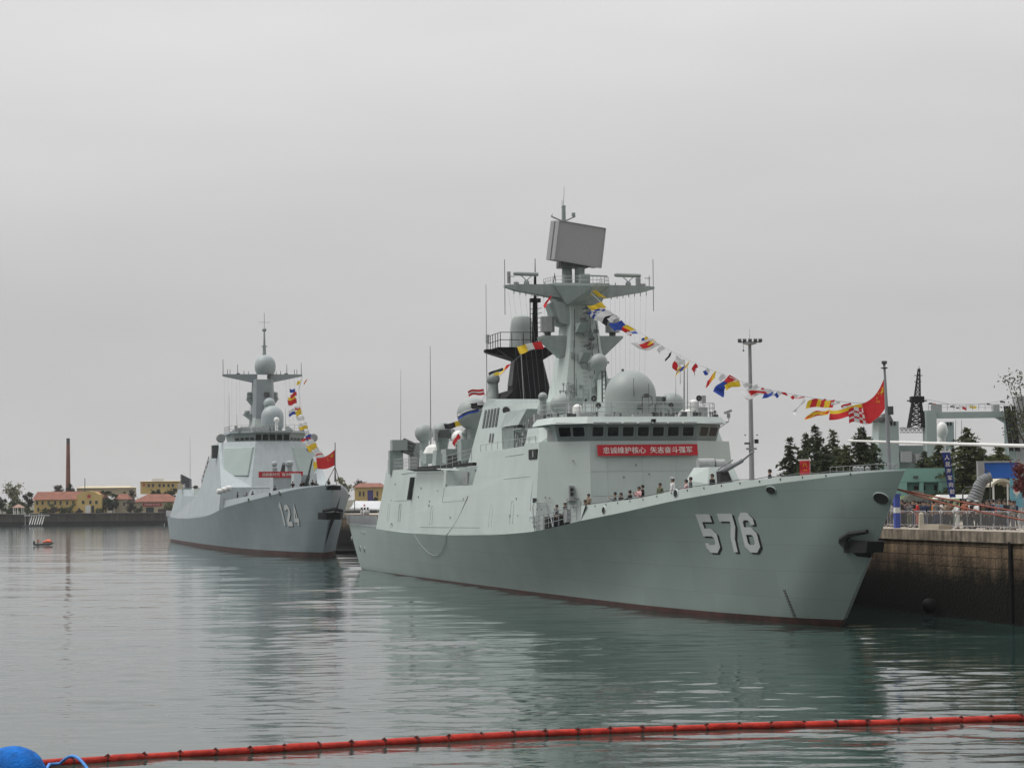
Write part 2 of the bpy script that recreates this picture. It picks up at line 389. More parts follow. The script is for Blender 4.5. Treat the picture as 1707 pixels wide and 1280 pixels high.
K48 = lambda d: 8.0 * (1 - max(0.0, 1 - d / 48.0) ** 2.2) - max(0, d - 110) * 0.012
W1 = smooth(lut([(-9, -3.4), (0, 0), (3.5, 1.75), (11.2, 3.5), (21.5, 4.8), (36, 5.5), (49, 6.0), (68, 6.6), (91, 7.2), (106, 7.55), (122, 7.7), (140, 7.7)]), 1.2)
ZK1 = smooth(lut([(9.3, 8.72), (6.57, 8.69), (5.49, 8.6), (2.8, 8.37), (-1.28, 8.17), (-3.67, 7.97), (-14.5, 7.09), (-19, 6.63), (-24.3, 6.2), (-28.9, 5.88), (-33.8, 5.46), (-40.8, 5.0), (-52.9, 4.62), (-71.9, 4.32), (-95, 4.28), (-113, 4.5), (-131, 4.85)]), 2.4)
BU1 = lut([(9.3, 8.74), (6.5, 8.74), (2.8, 8.65), (-0.1, 8.55), (-2.9, 8.41), (-5.2, 8.33), (-8.5, 8.13), (-12, 7.93), (-18, 7.4), (-27.3, 6.96), (-40, 6.6)])
H1 = Hull(lambda d: max(0, W1(d)), K48, ZK1, 1.112, -122.0, 1.75, BU1, -28.9, 3.2)
S1 = Frame(gnd(1401, 1044), 13.1)
frig = thing('frigate', S1.P, 'grey green frigate moored nearest the camera with hull number 576 and a black aft mast', 'warship', S1.rot)
rows1 = build_hull(H1, frig, M['hull1'], M['p1'])
U1 = lambda px, py, ax, c: S1.u(px, py, ax, c)

def side1(px, py):
    """point on the starboard tumblehome wall"""
    y = -7.6
    for _ in range(30):
        q = S1.u(px, py, 'y', y); y = -(8.0 - (q.z - 5) * 0.10)
    return q
def prism_sym(mb, prof, yf, n_cap=True):
    """closed solid with side profile prof [(x,z)] and half breadth yf(x,z)"""
    n = len(prof); a = [(x, -yf(x, z), z) for x, z in prof]; b = [(x, yf(x, z), z) for x, z in prof]
    mb.add(a + b, [(i, (i + 1) % n, n + (i + 1) % n, n + i) for i in range(n)] + [tuple(range(n))[::-1], tuple(range(n, 2 * n))])

def hull_hit(H, S, px, py):
    """where a sight line meets the starboard hull below the knuckle"""
    b = 5.0
    for _ in range(80):
        q = S.u(px, py, 'y', -b); b = 0.6 * b + 0.4 * H.hb(q.x, q.z)
    return q

def decal_on(surf, S, strokes, w, name, mat_, root, lift, P0, P1, P2, sub=5):
    """strokes (polylines in a unit box) laid on a hull side; box corners given as (x,z): top-left, top-right, bottom-left"""
    mb = MB()
    def put(u, v):
        x = P0[0] + (P1[0] - P0[0]) * u + (P2[0] - P0[0]) * v; z = P0[1] + (P1[1] - P0[1]) * u + (P2[1] - P0[1]) * v
        return (x, -surf(x, z) - lift, z)
    for pl in strokes:
        closed = pl[0] == pl[-1]; pts = [Vector((p[0], p[1], 0)) for p in pl]; n = len(pts); offs = []
        asp = abs(P2[1] - P0[1]) / abs(P1[0] - P0[0])
        pts = [Vector((p.x, p.y * asp, 0)) for p in pts]
        for i, p in enumerate(pts):
            a = pts[i - 1] if i > 0 else (pts[-2] if closed else None); b = pts[i + 1] if i < n - 1 else (pts[1] if closed else None)
            d1 = (p - a).normalized() if a is not None else (b - p).normalized(); d2 = (b - p).normalized() if b is not None else d1
            n1 = Vector((-d1.y, d1.x, 0)); n2 = Vector((-d2.y, d2.x, 0)); m_ = (n1 + n2).normalized(); k = w / 2 / max(0.5, m_.dot(n1))
            offs.append(m_ * k)
        for i in range(n - 1):
            rings = []
            for s_ in range(sub + 1):
                t = s_ / sub; c = pts[i].lerp(pts[i + 1], t); o = offs[i].lerp(offs[i + 1], t)
                rings.append([put((c + o * q).x, (c + o * q).y / asp) for q in (-1, 0, 1)])
            mb.ring(rings, False, False)
    return mb.build(name, mat_, root)

DIG = {
 '5': [[(0.60, 0.085), (0.09, 0.085), (0.09, 0.47), (0.42, 0.47), (0.55, 0.57), (0.55, 0.81), (0.43, 0.915), (0.17, 0.915), (0.09, 0.84), (0.09, 0.76)]],
 '7': [[(0.02, 0.085), (0.55, 0.085), (0.55, 0.30), (0.40, 0.62), (0.40, 1.0)]],
 '6': [[(0.55, 0.30), (0.55, 0.19), (0.43, 0.085), (0.21, 0.085), (0.09, 0.19), (0.09, 0.81), (0.21, 0.915), (0.43, 0.915), (0.55, 0.81), (0.55, 0.56), (0.43, 0.46), (0.17, 0.46)]],
 '1': [[(0.10, 0.12), (0.28, 0.0), (0.28, 1.0)]],
 '2': [[(0.09, 0.26), (0.09, 0.19), (0.21, 0.085), (0.43, 0.085), (0.55, 0.19), (0.55, 0.38), (0.09, 0.80), (0.09, 0.915), (0.62, 0.915)]],
 '4': [[(0.42, 1.0), (0.42, 0.06), (0.09, 0.70), (0.09, 0.74), (0.62, 0.74)]]}
def hull_number(H, S, digits, root, PXS, w):
    """PXS: per digit (top-left, top-right, bottom-left) pixel corners on the hull"""
    for ch, tri in zip(digits, PXS):
        A, B, D = [hull_hit(H, S, *p) for p in tri]
        hgt = A.z - D.z; xw = abs(B.x - A.x)
        P0 = (A.x, A.z); P1 = (B.x, A.z); P2 = (A.x, D.z)
        yield ch, P0, P1, P2
# ================================================================== FRIGATE : markings and superstructure
PX5 = [((1160, 858), (1199, 857), (1193, 920)), ((1195, 857), (1235, 856), (1227, 920)), ((1228, 855), (1268, 854), (1261, 920))]
for ch, a, b, c in list(hull_number(H1, S1, '576', frig, PX5, 0.17)):
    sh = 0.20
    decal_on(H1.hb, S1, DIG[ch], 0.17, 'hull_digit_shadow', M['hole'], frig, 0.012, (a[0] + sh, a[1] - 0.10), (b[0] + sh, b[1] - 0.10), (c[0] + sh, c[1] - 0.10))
    decal_on(H1.hb, S1, DIG[ch], 0.17, 'hull_digit', M['num'], frig, 0.03, a, b, c)
mb = MB()                                                      # draught marks by the stem
for i in range(10):
    q = hull_hit(H1, S1, 1308 + i * 1.75, 984 + i * 4.6)
    mb.box((q.x, q.y - 0.02, q.z), (0.22, 0.05, 0.10), rz=0.3)
mb.each('draught_marks', M['dgrey'], frig)

def oval(H, S, root, px, py, w, h, name='fairlead', m_=None, rim=None, lift=0.03, bul=False):
    q = hull_hit(H, S, px, py) if not bul else None
    if bul:
        b = 7.0
        for _ in range(60):
            q = S.u(px, py, 'y', -b); zk = H.ZK(q.x); b = 0.6 * b + 0.4 * (H.hb(q.x, zk) - 0.07 * (q.z - zk))
    mb = MB(); rr = MB(); ring = []; ring2 = []
    def at(x, z):
        zk = H.ZK(x)
        y = H.hb(x, z) if z < zk else H.hb(x, zk) - 0.07 * (z - zk)
        return y
    for k in range(20):
        a = 2 * math.pi * k / 20; x = q.x + w * math.cos(a); z = q.z + h * math.sin(a)
        x2 = q.x + (w + 0.07) * math.cos(a); z2 = q.z + (h + 0.07) * math.sin(a)
        ring.append((x, -at(x, z) - lift, z)); ring2.append((x2, -at(x2, z2) - 0.01, z2))
    mb.poly(ring); o = mb.build(name, m_ or M['hole'], root)
    rr.ring([ring2, [(p[0], p[1] - 0.03, p[2]) for p in ring]], True, False); rr.build(name + '_rim', rim or M['p1'], o)
    return o
oval(H1, S1, frig, 1286, 817, 0.45, 0.20, rim=M['hull1'])
oval(H1, S1, frig, 1127, 822, 0.28, 0.22, bul=True)
oval(H1, S1, frig, 1007, 850, 0.30, 0.22, bul=True)
oval(H1, S1, frig, 1470, 831, 0.52, 0.30, 'anchor_hawse', rim=M['hull1'])
for px, py, w, h in ((586, 897, .35, .16), (601, 914, .3, .28), (608, 916, .3, .28), (604, 888, .12, .12), (608, 888, .12, .12)):
    oval(H1, S1, frig, px, py, w, h, 'mooring_port')

# stem anchor in its black box, standing proud of the bow
mb = MB()
cA = U1(1440, 905, 'y', -0.15)
mb.hull8([(cA.x - 1.0, -0.95, cA.z - .55), (cA.x + 1.15, -0.5, cA.z - .5), (cA.x + 1.15, 0.5, cA.z - .5), (cA.x - 1.0, 0.95, cA.z - .55),
          (cA.x - 1.0, -0.95, cA.z + .22), (cA.x + 1.4, -0.5, cA.z + .10), (cA.x + 1.4, 0.5, cA.z + .10), (cA.x - 1.0, 0.95, cA.z + .22)])
anc = mb.build('anchor_bolster', M['hole'], frig)
mb = MB(); a0 = Vector((cA.x + 0.3, -0.75, cA.z + 0.25))
mb.tube([a0 + Vector((-1.2, -.35, -.1)), a0 + Vector((-.2, -.25, .25)), a0 + Vector((1.2, 0.2, .4))], [.2, .16, .13], 6)
mb.hull8([a0 + Vector(p) for p in ((-1.9, -.45, -.1), (-.9, -.35, -.55), (-.7, -.2, -.5), (-1.6, -.2, -.1), (-1.8, -.5, .1), (-.7, -.4, .0), (-.5, -.25, .0), (-1.5, -.25, .1))])
mb.build('anchor', M['hole'], anc)
mb = MB()
for sg in (-1, 1):
    A = (hull_hit(H1, S1, 1410, 912)); 
    mb.poly([(A.x, sg * (H1.hb(A.x, A.z) + .03), A.z), (A.x + .5, sg * (H1.hb(A.x + .5, A.z - .5) + .03), A.z - .5), (A.x + 1.6, sg * (H1.hb(A.x + 1.6, A.z - .55) + .04), A.z - .55),
             (A.x + 1.9, sg * (H1.hb(A.x + 1.9, A.z + .25) + .04), A.z + .25), (A.x + 1.0, sg * (H1.hb(A.x + 1.0, A.z + .3) + .04), A.z + .3)])
mb.build('anchor_pad', M['black'], frig)

# ---- side walls: one long faceted block, hangar aft, high forward
yw = lambda x, z: 8.0 - (z - ZK1(x)) * 0.10 if x > -100 else 7.93 - (z - 4.6) * 0.10
prof = [(-110.8, ZK1(-110.8) - 0.02)]
xx = -108
while xx < -41.5: prof.append((xx, ZK1(xx) - 0.02)); xx += 4
prof += [(-41.0, ZK1(-41) - 0.02), (-42.0, 5.9), (-42.6, 6.5), (-42.75, 7.4), (-42.2, 9.7), (-42.0, 11.5), (-61.8, 11.27), (-64.3, 8.62), (-75.8, 8.62), (-76.2, 10.05), (-90.7, 10.40), (-107.6, 10.48)]
mb = MB(); prism_sym(mb, prof, lambda x, z: yw(x, z))
mb.build('superstructure', M['p1'], frig)
mb = MB(); mb.frus([(-78, -6.3, 8.0), (-60.5, -6.3, 8.0), (-60.5, 6.3, 8.0), (-78, 6.3, 8.0)], [(-77.5, -6.0, 10.3), (-61, -6.0, 10.3), (-61, 6.0, 10.3), (-77.5, 6.0, 10.3)])
inner = mb.build('boat_bay_wall', M['mast1'], frig)
for (x, w, h, mt) in ((-73.6, 2.2, 1.15, 'lgrey'), (-67.6, 2.4, 1.35, 'hole')):
    mb = MB(); mb.box((x, -6.2, 9.28), (w, 0.12, h)); mb.build('doorway', M[mt], frig)
mb = MB()
for x, w in ((-67.6, 2.4),):
    for a, b in (((x - w / 2 - .1, 8.6), (x - w / 2 - .1, 10.0)), ((x + w / 2 + .1, 8.6), (x + w / 2 + .1, 10.0)), ((x - w / 2 - .1, 10.05), (x + w / 2 + .1, 10.05))):
        mb.bar((a[0], -6.24, a[1]), (b[0], -6.24, b[1]), .12)
mb.build('doorway_frame', M['p1'], frig)
def onwall(x, z, d=0.0): return Vector((x, -(yw(x, z) + d), z))
mb = MB()                                                      # seams, doors and hinge lines standing 2-3 cm proud of the wall
for a, b in (((-101.7, 7.33), (-92.5, 7.42)), ((-92.2, 7.42), (-90.9, 9.7)), ((-98.5, 10.0), (-90.9, 10.08)), ((-76.2, 8.5), (-76.6, 7.2)), ((-76.6, 7.2), (-65.5, 7.35)),
             ((-52.5, 10.75), (-46.0, 10.85)), ((-52.5, 9.0), (-43.5, 9.1)), ((-86, 4.9), (-60, 5.1))):
    mb.bar(onwall(a[0], a[1], .01), onwall(b[0], b[1], .01), 0.035, 0.03)
mb.each('seam', M['mast1'], frig)
mb = MB(); mb.bar(onwall(-92.0, 7.46, .01), onwall(-91.3, 9.6, .01), .9, .05); mb.build('slot_door', M['dgrey'], frig)
q = onwall(-101.5, 4.9, .02)
mb = MB(); mb.tube([(q.x + .5 * math.cos(a), q.y, q.z + .24 * math.sin(a)) for a in [i * math.pi / 6 for i in range(13)]], .03, 4); mb.build('ring_mark', M['dgrey'], frig)
mb = MB(); q = onwall(-41.9, 10.75, -.02); mb.box((q.x - .9, q.y + .1, q.z), (2.6, .5, .72)); mb.build('navigation_light_box', M['hole'], frig)
mb = MB(); mb.box((q.x - .5, q.y - .16, q.z), (.25, .15, .45)); mb.build('side_light', M['lgrey'], frig)

# ---- fore block: broad raked front with chamfered shoulders
def foot(xf, cx, yc, yo, z): return [(-46, -yo, z), (xf - cx, -yo, z), (xf, -yc, z), (xf, yc, z), (xf - cx, yo, z), (-46, yo, z)]
mb = MB(); mb.frus(foot(-38.1, 2.6, 4.3, 7.90, 5.0), foot(-39.0, 2.3, 4.15, 7.40, 11.62))
mb.build('forward_house', M['p1'], frig)
FR = lambda z: -38.1 - 0.9 * (z - 5.0) / 6.62               # x of the front plane at height z
mb = MB(); mb.frus(foot(-39.3, 1.36, 4.15, 6.15, 11.62), foot(-38.95, 1.36, 4.3, 6.45, 12.95)); mb.build('bridge', M['band'], frig)
mb = MB(); mb.frus(foot(-38.55, 1.5, 4.45, 6.8, 12.90), foot(-38.9, 1.4, 4.3, 6.5, 13.42)); mb.frus([(-47.5, -6.4, 12.9), (-45.9, -6.4, 12.9), (-45.9, 6.4, 12.9), (-47.5, 6.4, 12.9)], [(-47.5, -6.3, 13.4), (-45.9, -6.3, 13.4), (-45.9, 6.3, 13.4), (-47.5, 6.3, 13.4)])
mb.build('bridge_roof', M['p1'], frig)
def pane(mbf, mbg, A, B, Cc, Dd, nrm, t=0.03):
    """window: A,B bottom, C,D top; rounded glass inside a raised frame"""
    A, B, Cc, Dd = map(Vector, (A, B, Cc, Dd)); n_ = Vector(nrm).normalized(); ct = (A + B + Cc + Dd) / 4; f = .12
    def rounded(s_, off):
        ps = []
        cs = [ct + (p - ct) * s_ for p in (A, B, Cc, Dd)]
        for i in range(4):
            p = cs[i]; a = cs[i - 1]; b = cs[(i + 1) % 4]
            ps += [p.lerp(a, f) + n_ * off, p.lerp((a + b) / 2, f * .42) + n_ * off, p.lerp(b, f) + n_ * off]
        return ps
    mbg.poly(rounded(1.0, t)); o_, i_ = rounded(1.16, 0.005), rounded(1.0, t + .015); mid = rounded(1.12, t + .03)
    mbf.ring([o_, mid, i_], True, False)
def window(A, B, Cc, Dd, nrm, root, mf):
    f_, g_ = MB(), MB(); pane(f_, g_, A, B, Cc, Dd, nrm)
    w_ = f_.build('window', mf, root); g_.build('pane', M['glass'], w_)
def xf(z): return -39.3 + 0.35 * (z - 11.62) / 1.33
for i in range(7):
    y = -3.48 + i * 1.16; h = .42
    window((xf(11.98), y - h, 11.98), (xf(11.98), y + h, 11.98), (xf(12.66), y + h, 12.66), (xf(12.66), y - h, 12.66), (1, 0, -.25), frig, M['mast1'])
for sg in (-1, 1):
    for (u0, u1) in ((0.10, 0.47), (0.53, 0.90)):
        def pt(u, z):
            k = (z - 11.62) / 1.33; x = -39.3 + .35 * k - 1.36 * u; y = (4.15 + .15 * k) + (2.0 + .15 * k) * u; return (x, sg * y, z)
        window(pt(u0, 11.98), pt(u1, 11.98), pt(u1, 12.66), pt(u0, 12.66), (.8, sg * .6, -.2), frig, M['mast1'])
mb = MB()                                                      # sun visors above the windows
for i in range(7): mb.box((-38.62, -3.48 + i * 1.16, 12.92), (.34, .98, .14))
for sg in (-1, 1): mb.bar((-38.9, sg * 4.6, 12.92), (-40.0, sg * 6.4, 12.92), .3, .14)
mb.each('window_visor', M['lgrey'], frig)
mb = MB()
for i in range(7): mb.bar((xf(12.1) + .06, -3.3 + i * 1.16, 12.62), (xf(12.1) + .06, -3.55 + i * 1.16, 12.2), .03)
mb.each('window_wiper', M['dgrey'], frig)
# starboard bridge wing with its door
mb = MB(); mb.frus([(-46.5, -7.25, 11.5), (-42.2, -7.25, 11.5), (-41.3, -5.6, 11.5), (-46.5, -5.6, 11.5)], [(-46.5, -7.0, 12.75), (-42.9, -7.0, 12.75), (-41.6, -5.6, 12.75), (-46.5, -5.6, 12.75)])
wg = mb.build('bridge_wing', M['p1'], frig)
a = U1(927, 736, 'x', -42.0); mb = MB(); mb.box((-41.75, -6.35, 12.05), (.06, .62, .95), rz=-0.48); mb.build('door', M['lgrey'], wg)
mb = MB(); mb.frus([(-46.5, 5.6, 11.5), (-41.3, 5.6, 11.5), (-42.2, 7.25, 11.5), (-46.5, 7.25, 11.5)], [(-46.5, 5.6, 12.75), (-41.6, 5.6, 12.75), (-42.9, 7.0, 12.75), (-46.5, 7.0, 12.75)]); mb.build('bridge_wing', M['p1'], frig)
# fittings on the front wall : doors, ladder lamp, vents
def front(px, py, off=0.0):
    x = -38.6
    for _ in range(20):
        q = S1.u(px, py, 'x', x); x = FR(q.z)
        if abs(q.y) > 4.2: x -= (abs(q.y) - 4.2) * 0.66
    q = S1.u(px, py, 'x', x + off); return q
def outline(mb, cx, cz, y0, w, h, r=.035):
    pts = [(y0 - w / 2, 0), (y0 - w / 2, h * .85), (y0 - w * .38, h), (y0 + w * .38, h), (y0 + w / 2, h * .85), (y0 + w / 2, 0)]
    P_ = []
    for y, z in pts:
        x = FR(cz + z) + .03
        if abs(y) > 4.2: x -= (abs(y) - 4.2) * .66
        P_.append((x, y, cz + z))
    mb.tube(P_, r, 4)
for px, py in ((901, 862), (956, 855)):
    q = front(px, py); mb = MB(); outline(mb, 0, q.z - .8, q.y, .95, 1.9); mb.build('watertight_door', M['lgrey'], frig)
q = front(952, 822); mb = MB()
mb.box((q.x + .1, q.y, q.z), (.25, .38, 1.1)); mb.box((q.x + .2, q.y, q.z - .5), (.5, .55, .12)); mb.build('lamp_bracket', M['lgrey'], frig)
mb = MB(); mb.box((q.x + .28, q.y, q.z + .28), (.14, .2, .2)); mb.box((q.x + .28, q.y, q.z - .05), (.14, .2, .2)); mb.build('signal_lamp', M['hole'], frig)
q = front(891, 834); mb = MB(); mb.box((q.x + .04, q.y, q.z), (.06, .3, .34)); mb.build('vent', M['dgrey'], frig)
mb = MB()
for (px, py) in ((909, 829), (916, 830), (895, 849), (902, 849), (924, 849), (955, 844), (940, 836), (1082, 790), (1040, 795), (955, 768), (1060, 775)):
    q = front(px, py); mb.box((q.x + .03, q.y, q.z), (.08, .08, .08))
mb.each('deck_fitting', M['dgrey'], frig)
mb = MB()
for y in (-2.9, -0.2, 2.4): mb.bar((FR(6) + .008, y, 6), (FR(11) + .008, y, 11), .02, .02)
for z in (7.6, 9.4): mb.bar((FR(z) + .006, -4.1, z), (FR(z) + .006, 4.1, z), .02, .02)
mb.each('weld_seam', M['p1'], frig)

# ---- bridge roof deck with radomes, directors, railings and clutter
RZ = 13.42
def radome(px, py_top, r, x, hcyl, name='radome', m_='radome'):
    q = U1(px, py_top, 'x', x); mb = MB(); base = q.z - r - hcyl
    mb.dome((q.x, q.y, base), r, hcyl); return mb.build(name, M[m_], frig, smooth=35), q.y, base
o, yy, bz = radome(1050.5, 617, 1.97, -45.5, 1.75, 'main_radome')
mb = MB(); mb.cyl((-45.5, yy, RZ), (-45.5, yy, bz + .05), 1.95, 1.95, 28); mb.build('radome_base', M['mast1'], o)
mb = MB(); mb.ball((-45.5, yy - .6, bz + 3.72), .12, 8); mb.tube([(-43.55, yy - .3, bz + 1.6), (-43.55, yy - .3, bz + 3.0)], .02, 4); mb.tube([(-43.6, yy + .9, bz + .2), (-43.6, yy + .9, bz + 2.6)], .02, 4); mb.build('lightning_rod', M['dgrey'], o)
mb = MB(); mb.box((-43.46, yy + .2, bz + .75), (.06, .5, .28)); mb.build('nameplate', M['dgrey'], o)
def director(px, py, x, r, boxw, side, name='fire_control_director'):
    """round dish shell facing outboard with an electronics box and a pedestal"""
    q = U1(px, py, 'x', x); mb = MB(); mb.ball(q, r, 20, .95); d = mb.build(name, M['radome'], frig, smooth=40)
    mb = MB(); mb.box((q.x, q.y + side * (r * .5 + boxw / 2), q.z - .05), (r * 1.1, boxw, r * 1.25)); mb.build('electronics_box', M['mast1'], d)
    mb = MB(); mb.cyl((q.x, q.y + side * boxw * .7, RZ - .2), (q.x, q.y + side * boxw * .7, q.z - r * .5), .42, .36, 12); mb.build('pedestal', M['dgrey'], d)
    return d, q
director(935, 674, -47.5, .85, 1.2, 1)
d, q = director(1120, 673, -45.5, .95, 1.6, -1)
mb = MB(); mb.box((q.x + 1.0, q.y - 1.0, q.z - .9), (.4, 1.3, 1.6)); mb.build('electronics_box', M['mast1'], d)
def smallradome(px, py_top, r, x, name='satcom_radome', m_='white', zb=RZ, hc=None):
    q = U1(px, py_top, 'x', x); hc = r * .9 if hc is None else hc; mb = MB(); b = q.z - r - hc; mb.dome((x, q.y, b), r, hc, 18); o = mb.build(name, M[m_], frig, smooth=35)
    if b > zb + .05:
        mb = MB()
        for k in range(3): mb.tube([(x + r * .6 * math.cos(k * 2.1), q.y + r * .6 * math.sin(k * 2.1), zb), (x + r * .5 * math.cos(k * 2.1), q.y + r * .5 * math.sin(k * 2.1), b + .02)], .04, 5)
        mb.build('radome_stand', M['dgrey'], o)
    return o
smallradome(962.5, 673.5, .37, -41.6); smallradome(1156, 666, .36, -44, hc=.5); smallradome(1147, 682, .34, -41.0, hc=.4); smallradome(1137, 684, .2, -41.0, hc=.7)
# small ball on a post (starboard, by the stack)
def postball(px, py, r, x, zb, m_='radome', y=None):
    q = U1(px, py, 'x', x); mb = MB(); mb.ball(q, r, 16); o = mb.build('ball_radome', M[m_], frig, smooth=50)
    mb = MB(); mb.lathe((x, q.y, zb), [(r * 1.05, 0), (r * 1.05, (q.z - zb) * .35), (r * .8, (q.z - zb) * .45), (r * .72, q.z - zb - r * .7)], 14); mb.build('post', M['mast1'], o, smooth=40); return o
postball(905, 661.5, .37, -50.0, 12.9)
postball(775, 722, .34, -84.0, 10.3)
def horn(px, py, x, r=.2, zb=RZ):
    q = U1(px, py, 'x', x); mb = MB(); mb.lathe(q, [(r * .3, -.35), (r * .45, -.1), (r, .12), (r * .8, .12), (r * .25, -.05)], 14, Matrix.Rotation(rad(90), 3, 'Y')); o = mb.build('loudhailer', M['dgrey'], frig, smooth=40)
    mb = MB(); mb.tube([(x - .1, q.y, zb), (x - .1, q.y, q.z)], .04, 5); mb.ball((x + .06, q.y, q.z), r * .3, 8); mb.build('loudhailer_post', M['lgrey'], o)
for px, py, x, r in ((989.5, 664.5, -43.5, .24), (997, 676, -42.5, .22), (1106, 666, -43.2, .18), (1118, 675.5, -42.2, .2), (1164.5, 664, -43, .24), (976, 712 - 45, -42.5, .1), (1160, 690, -41.2, .16), (1088, 690, -40.2, .16)): horn(px, py, x, r)
mb = MB()                                                      # lockers and equipment boxes
for px, py, x, w, h in ((1170, 688, -41.5, .75, .8), (1172, 666, -43.6, .3, .6), (952, 681, -44.5, .4, .7), (969, 693, -41, .5, .4), (981, 692, -41, .7, .5), (925, 694, -44, .6, .35),
                        (1012, 694, -40.6, .5, .35), (1027, 694, -40.4, .3, .45), (1076, 693, -40.2, .9, .35), (1060, 694, -40.1, .5, .3), (1136, 692, -41, .25, .6), (916, 700, -44, .35, .5), (905, 693, -46, .5, .7), (895, 697, -46, .45, .6)):
    q = U1(px, py, 'x', x); mb.box((x, q.y, max(q.z, RZ + h / 2 - .3)), (.5, w, h)); 
mb.each('equipment_locker', M['lgrey'], frig)
mb = MB()
rr_ = random.Random(3)
for i in range(46):                                            # small pipes, vents, stanchion lamps
    y = rr_.uniform(-6.2, 6.2); x = rr_.uniform(-41.5, -39.9); h = rr_.uniform(.15, .5)
    if i % 3 == 0: mb.cyl((x, y, RZ), (x, y, RZ + h), .05, .05, 6); mb.ball((x, y, RZ + h), .1, 6)
    elif i % 3 == 1: mb.box((x, y, RZ + h / 2), (.2, rr_.uniform(.1, .4), h * .8))
    else: mb.tube([(x, y, RZ), (x, y, RZ + h), (x, y + .3, RZ + h), (x, y + .3, RZ)], .025, 4)
mb.each('roof_fitting', M['dgrey'], frig)
mb = MB()                                                      # goose-necked davit in front of the big radome
q = U1(1071, 697, 'x', -40.4); mb.tube([(q.x, q.y, RZ), (q.x, q.y, RZ + 1.55), (q.x, q.y + .35, RZ + 1.75), (q.x, q.y + .75, RZ + 1.5), (q.x, q.y + .8, RZ + 1.0), (q.x, q.y + .35, RZ + .75)], .045, 6)
mb.box((q.x, q.y + .3, RZ + 1.6), (.3, .35, .3)); mb.build('davit', M['dgrey'], frig)
mb = MB(); mb.rail([(-46, -6.3, RZ), (-40.4, -6.2, RZ), (-39.0, -4.2, RZ), (-39.0, 4.2, RZ), (-40.4, 6.2, RZ), (-46, 6.3, RZ)], 1.05, 1.25); mb.build('railing', M['lgrey'], frig)
def whip(px, pyt, pyb, x, r=.035, name='whip_antenna', m_='lgrey', lean=0):
    a = U1(px, pyb, 'x', x); b = U1(px + lean, pyt, 'x', x); mb = MB(); mb.tube([a, a.lerp(b, .25), b], [r * 1.6, r, r * .5], 5); return mb.build(name, M[m_], frig)
for px, t, b, x, r in ((1140.5, 600, 698, -42, .08), (1146, 606, 698, -43, .05), (1126.5, 628, 662, -44, .025), (986, 570, 690, -48, .02), (944.5, 640, 690, -43, .04), (1134, 590, 640, -42, .02)): whip(px, t, b, x, r)
mb = MB(); a = U1(1199, 700, 'x', -41); mb.tube([(-41, 6.5, 13.0), (-41, 7.3, 13.1), (-41, 7.3, 13.45)], .04, 5); mb.tube([(-41, 6.5, 12.6), (-41, 7.3, 13.1)], .03, 5); mb.box((-41, 7.3, 13.55), (.2, .2, .35)); mb.box((-41, 7.25, 13.85), (.3, .55, .2), M=Matrix.Rotation(.35, 3, 'X'))
mb.build('surveillance_camera', M['lgrey'], frig)
# front-of-roof dark lamp
mb = MB(); mb.box((-38.4, .6, 13.1), (.3, .3, .22)); mb.build('lamp', M['hole'], frig)

# ---- stack house amidships with louvres, intake hole and side sponsons
sp_ = lambda z: 4.95 + (15.3 - z) * .135                       # starboard half breadth
mb = MB()
mb.frus([(-76.0, -sp_(9.8), 9.8), (-48.0, -sp_(9.8), 9.8), (-48.0, sp_(9.8), 9.8), (-76.0, sp_(9.8), 9.8)], [(-71.8, -sp_(15.3), 15.45), (-50.5, -sp_(15.3), 15.0), (-50.5, sp_(15.3), 15.0), (-71.8, sp_(15.3), 15.45)])
stack = mb.build('uptake_house', M['p1'], frig)
mb = MB(); mb.frus([(-72.6, -sp_(15.3), 15.3), (-66.5, -sp_(15.3), 15.3), (-66.5, sp_(15.3), 15.3), (-72.6, sp_(15.3), 15.3)], [(-71.6, -4.6, 16.2), (-68.0, -4.6, 15.9), (-68.0, 4.6, 15.9), (-71.6, 4.6, 16.2)]); mb.build('uptake_cap', M['mast1'], stack)
def st(px, py):
    y = -5.2
    for _ in range(30):
        q = S1.u(px, py, 'y', y); y = -sp_(q.z)
    return q
def st_off(px, py, d): q = st(px, py); q.y -= d; return q
for k in range(5):
    u = k * 5.2; mb = MB()
    a = [st_off(*p, .03) for p in ((804 + u, 714 - k * .7), (807.5 + u, 713.5 - k * .7), (812.3 + u, 683 - k * .9), (808.8 + u, 683.6 - k * .9))]
    mb.poly(a); f_ = [st_off(*p, .06) for p in ((803.6 + u, 715 - k * .7), (803.6 + u + 4.9, 683 - k * .9))]
    o = mb.build('louvre', M['dgrey'], stack)
    mb = MB(); 
    for t in [i / 9 for i in range(1, 9)]: mb.bar(Vector(a[0]).lerp(Vector(a[3]), t) + Vector((0, -.03, 0)), Vector(a[1]).lerp(Vector(a[2]), t) + Vector((0, -.03, 0)), .05, .04)
    mb.build('louvre_blade', M['mast1'], o)
for u in (0, 4.3):
    mb = MB(); mb.poly([st_off(*p, .03) for p in ((815 + u, 737.5), (817.3 + u, 737.2), (819.5 + u, 722), (817.2 + u, 722.2))]); mb.build('louvre', M['dgrey'], stack)
mb = MB(); c = st_off(844.5, 684, .05); mb.poly([(c.x + 1.35 * math.cos(a), c.y + math.sin(a) * -.06, c.z + .31 * math.sin(a)) for a in [i * math.pi / 10 for i in range(20)]]); mb.build('intake', M['hole'], stack)
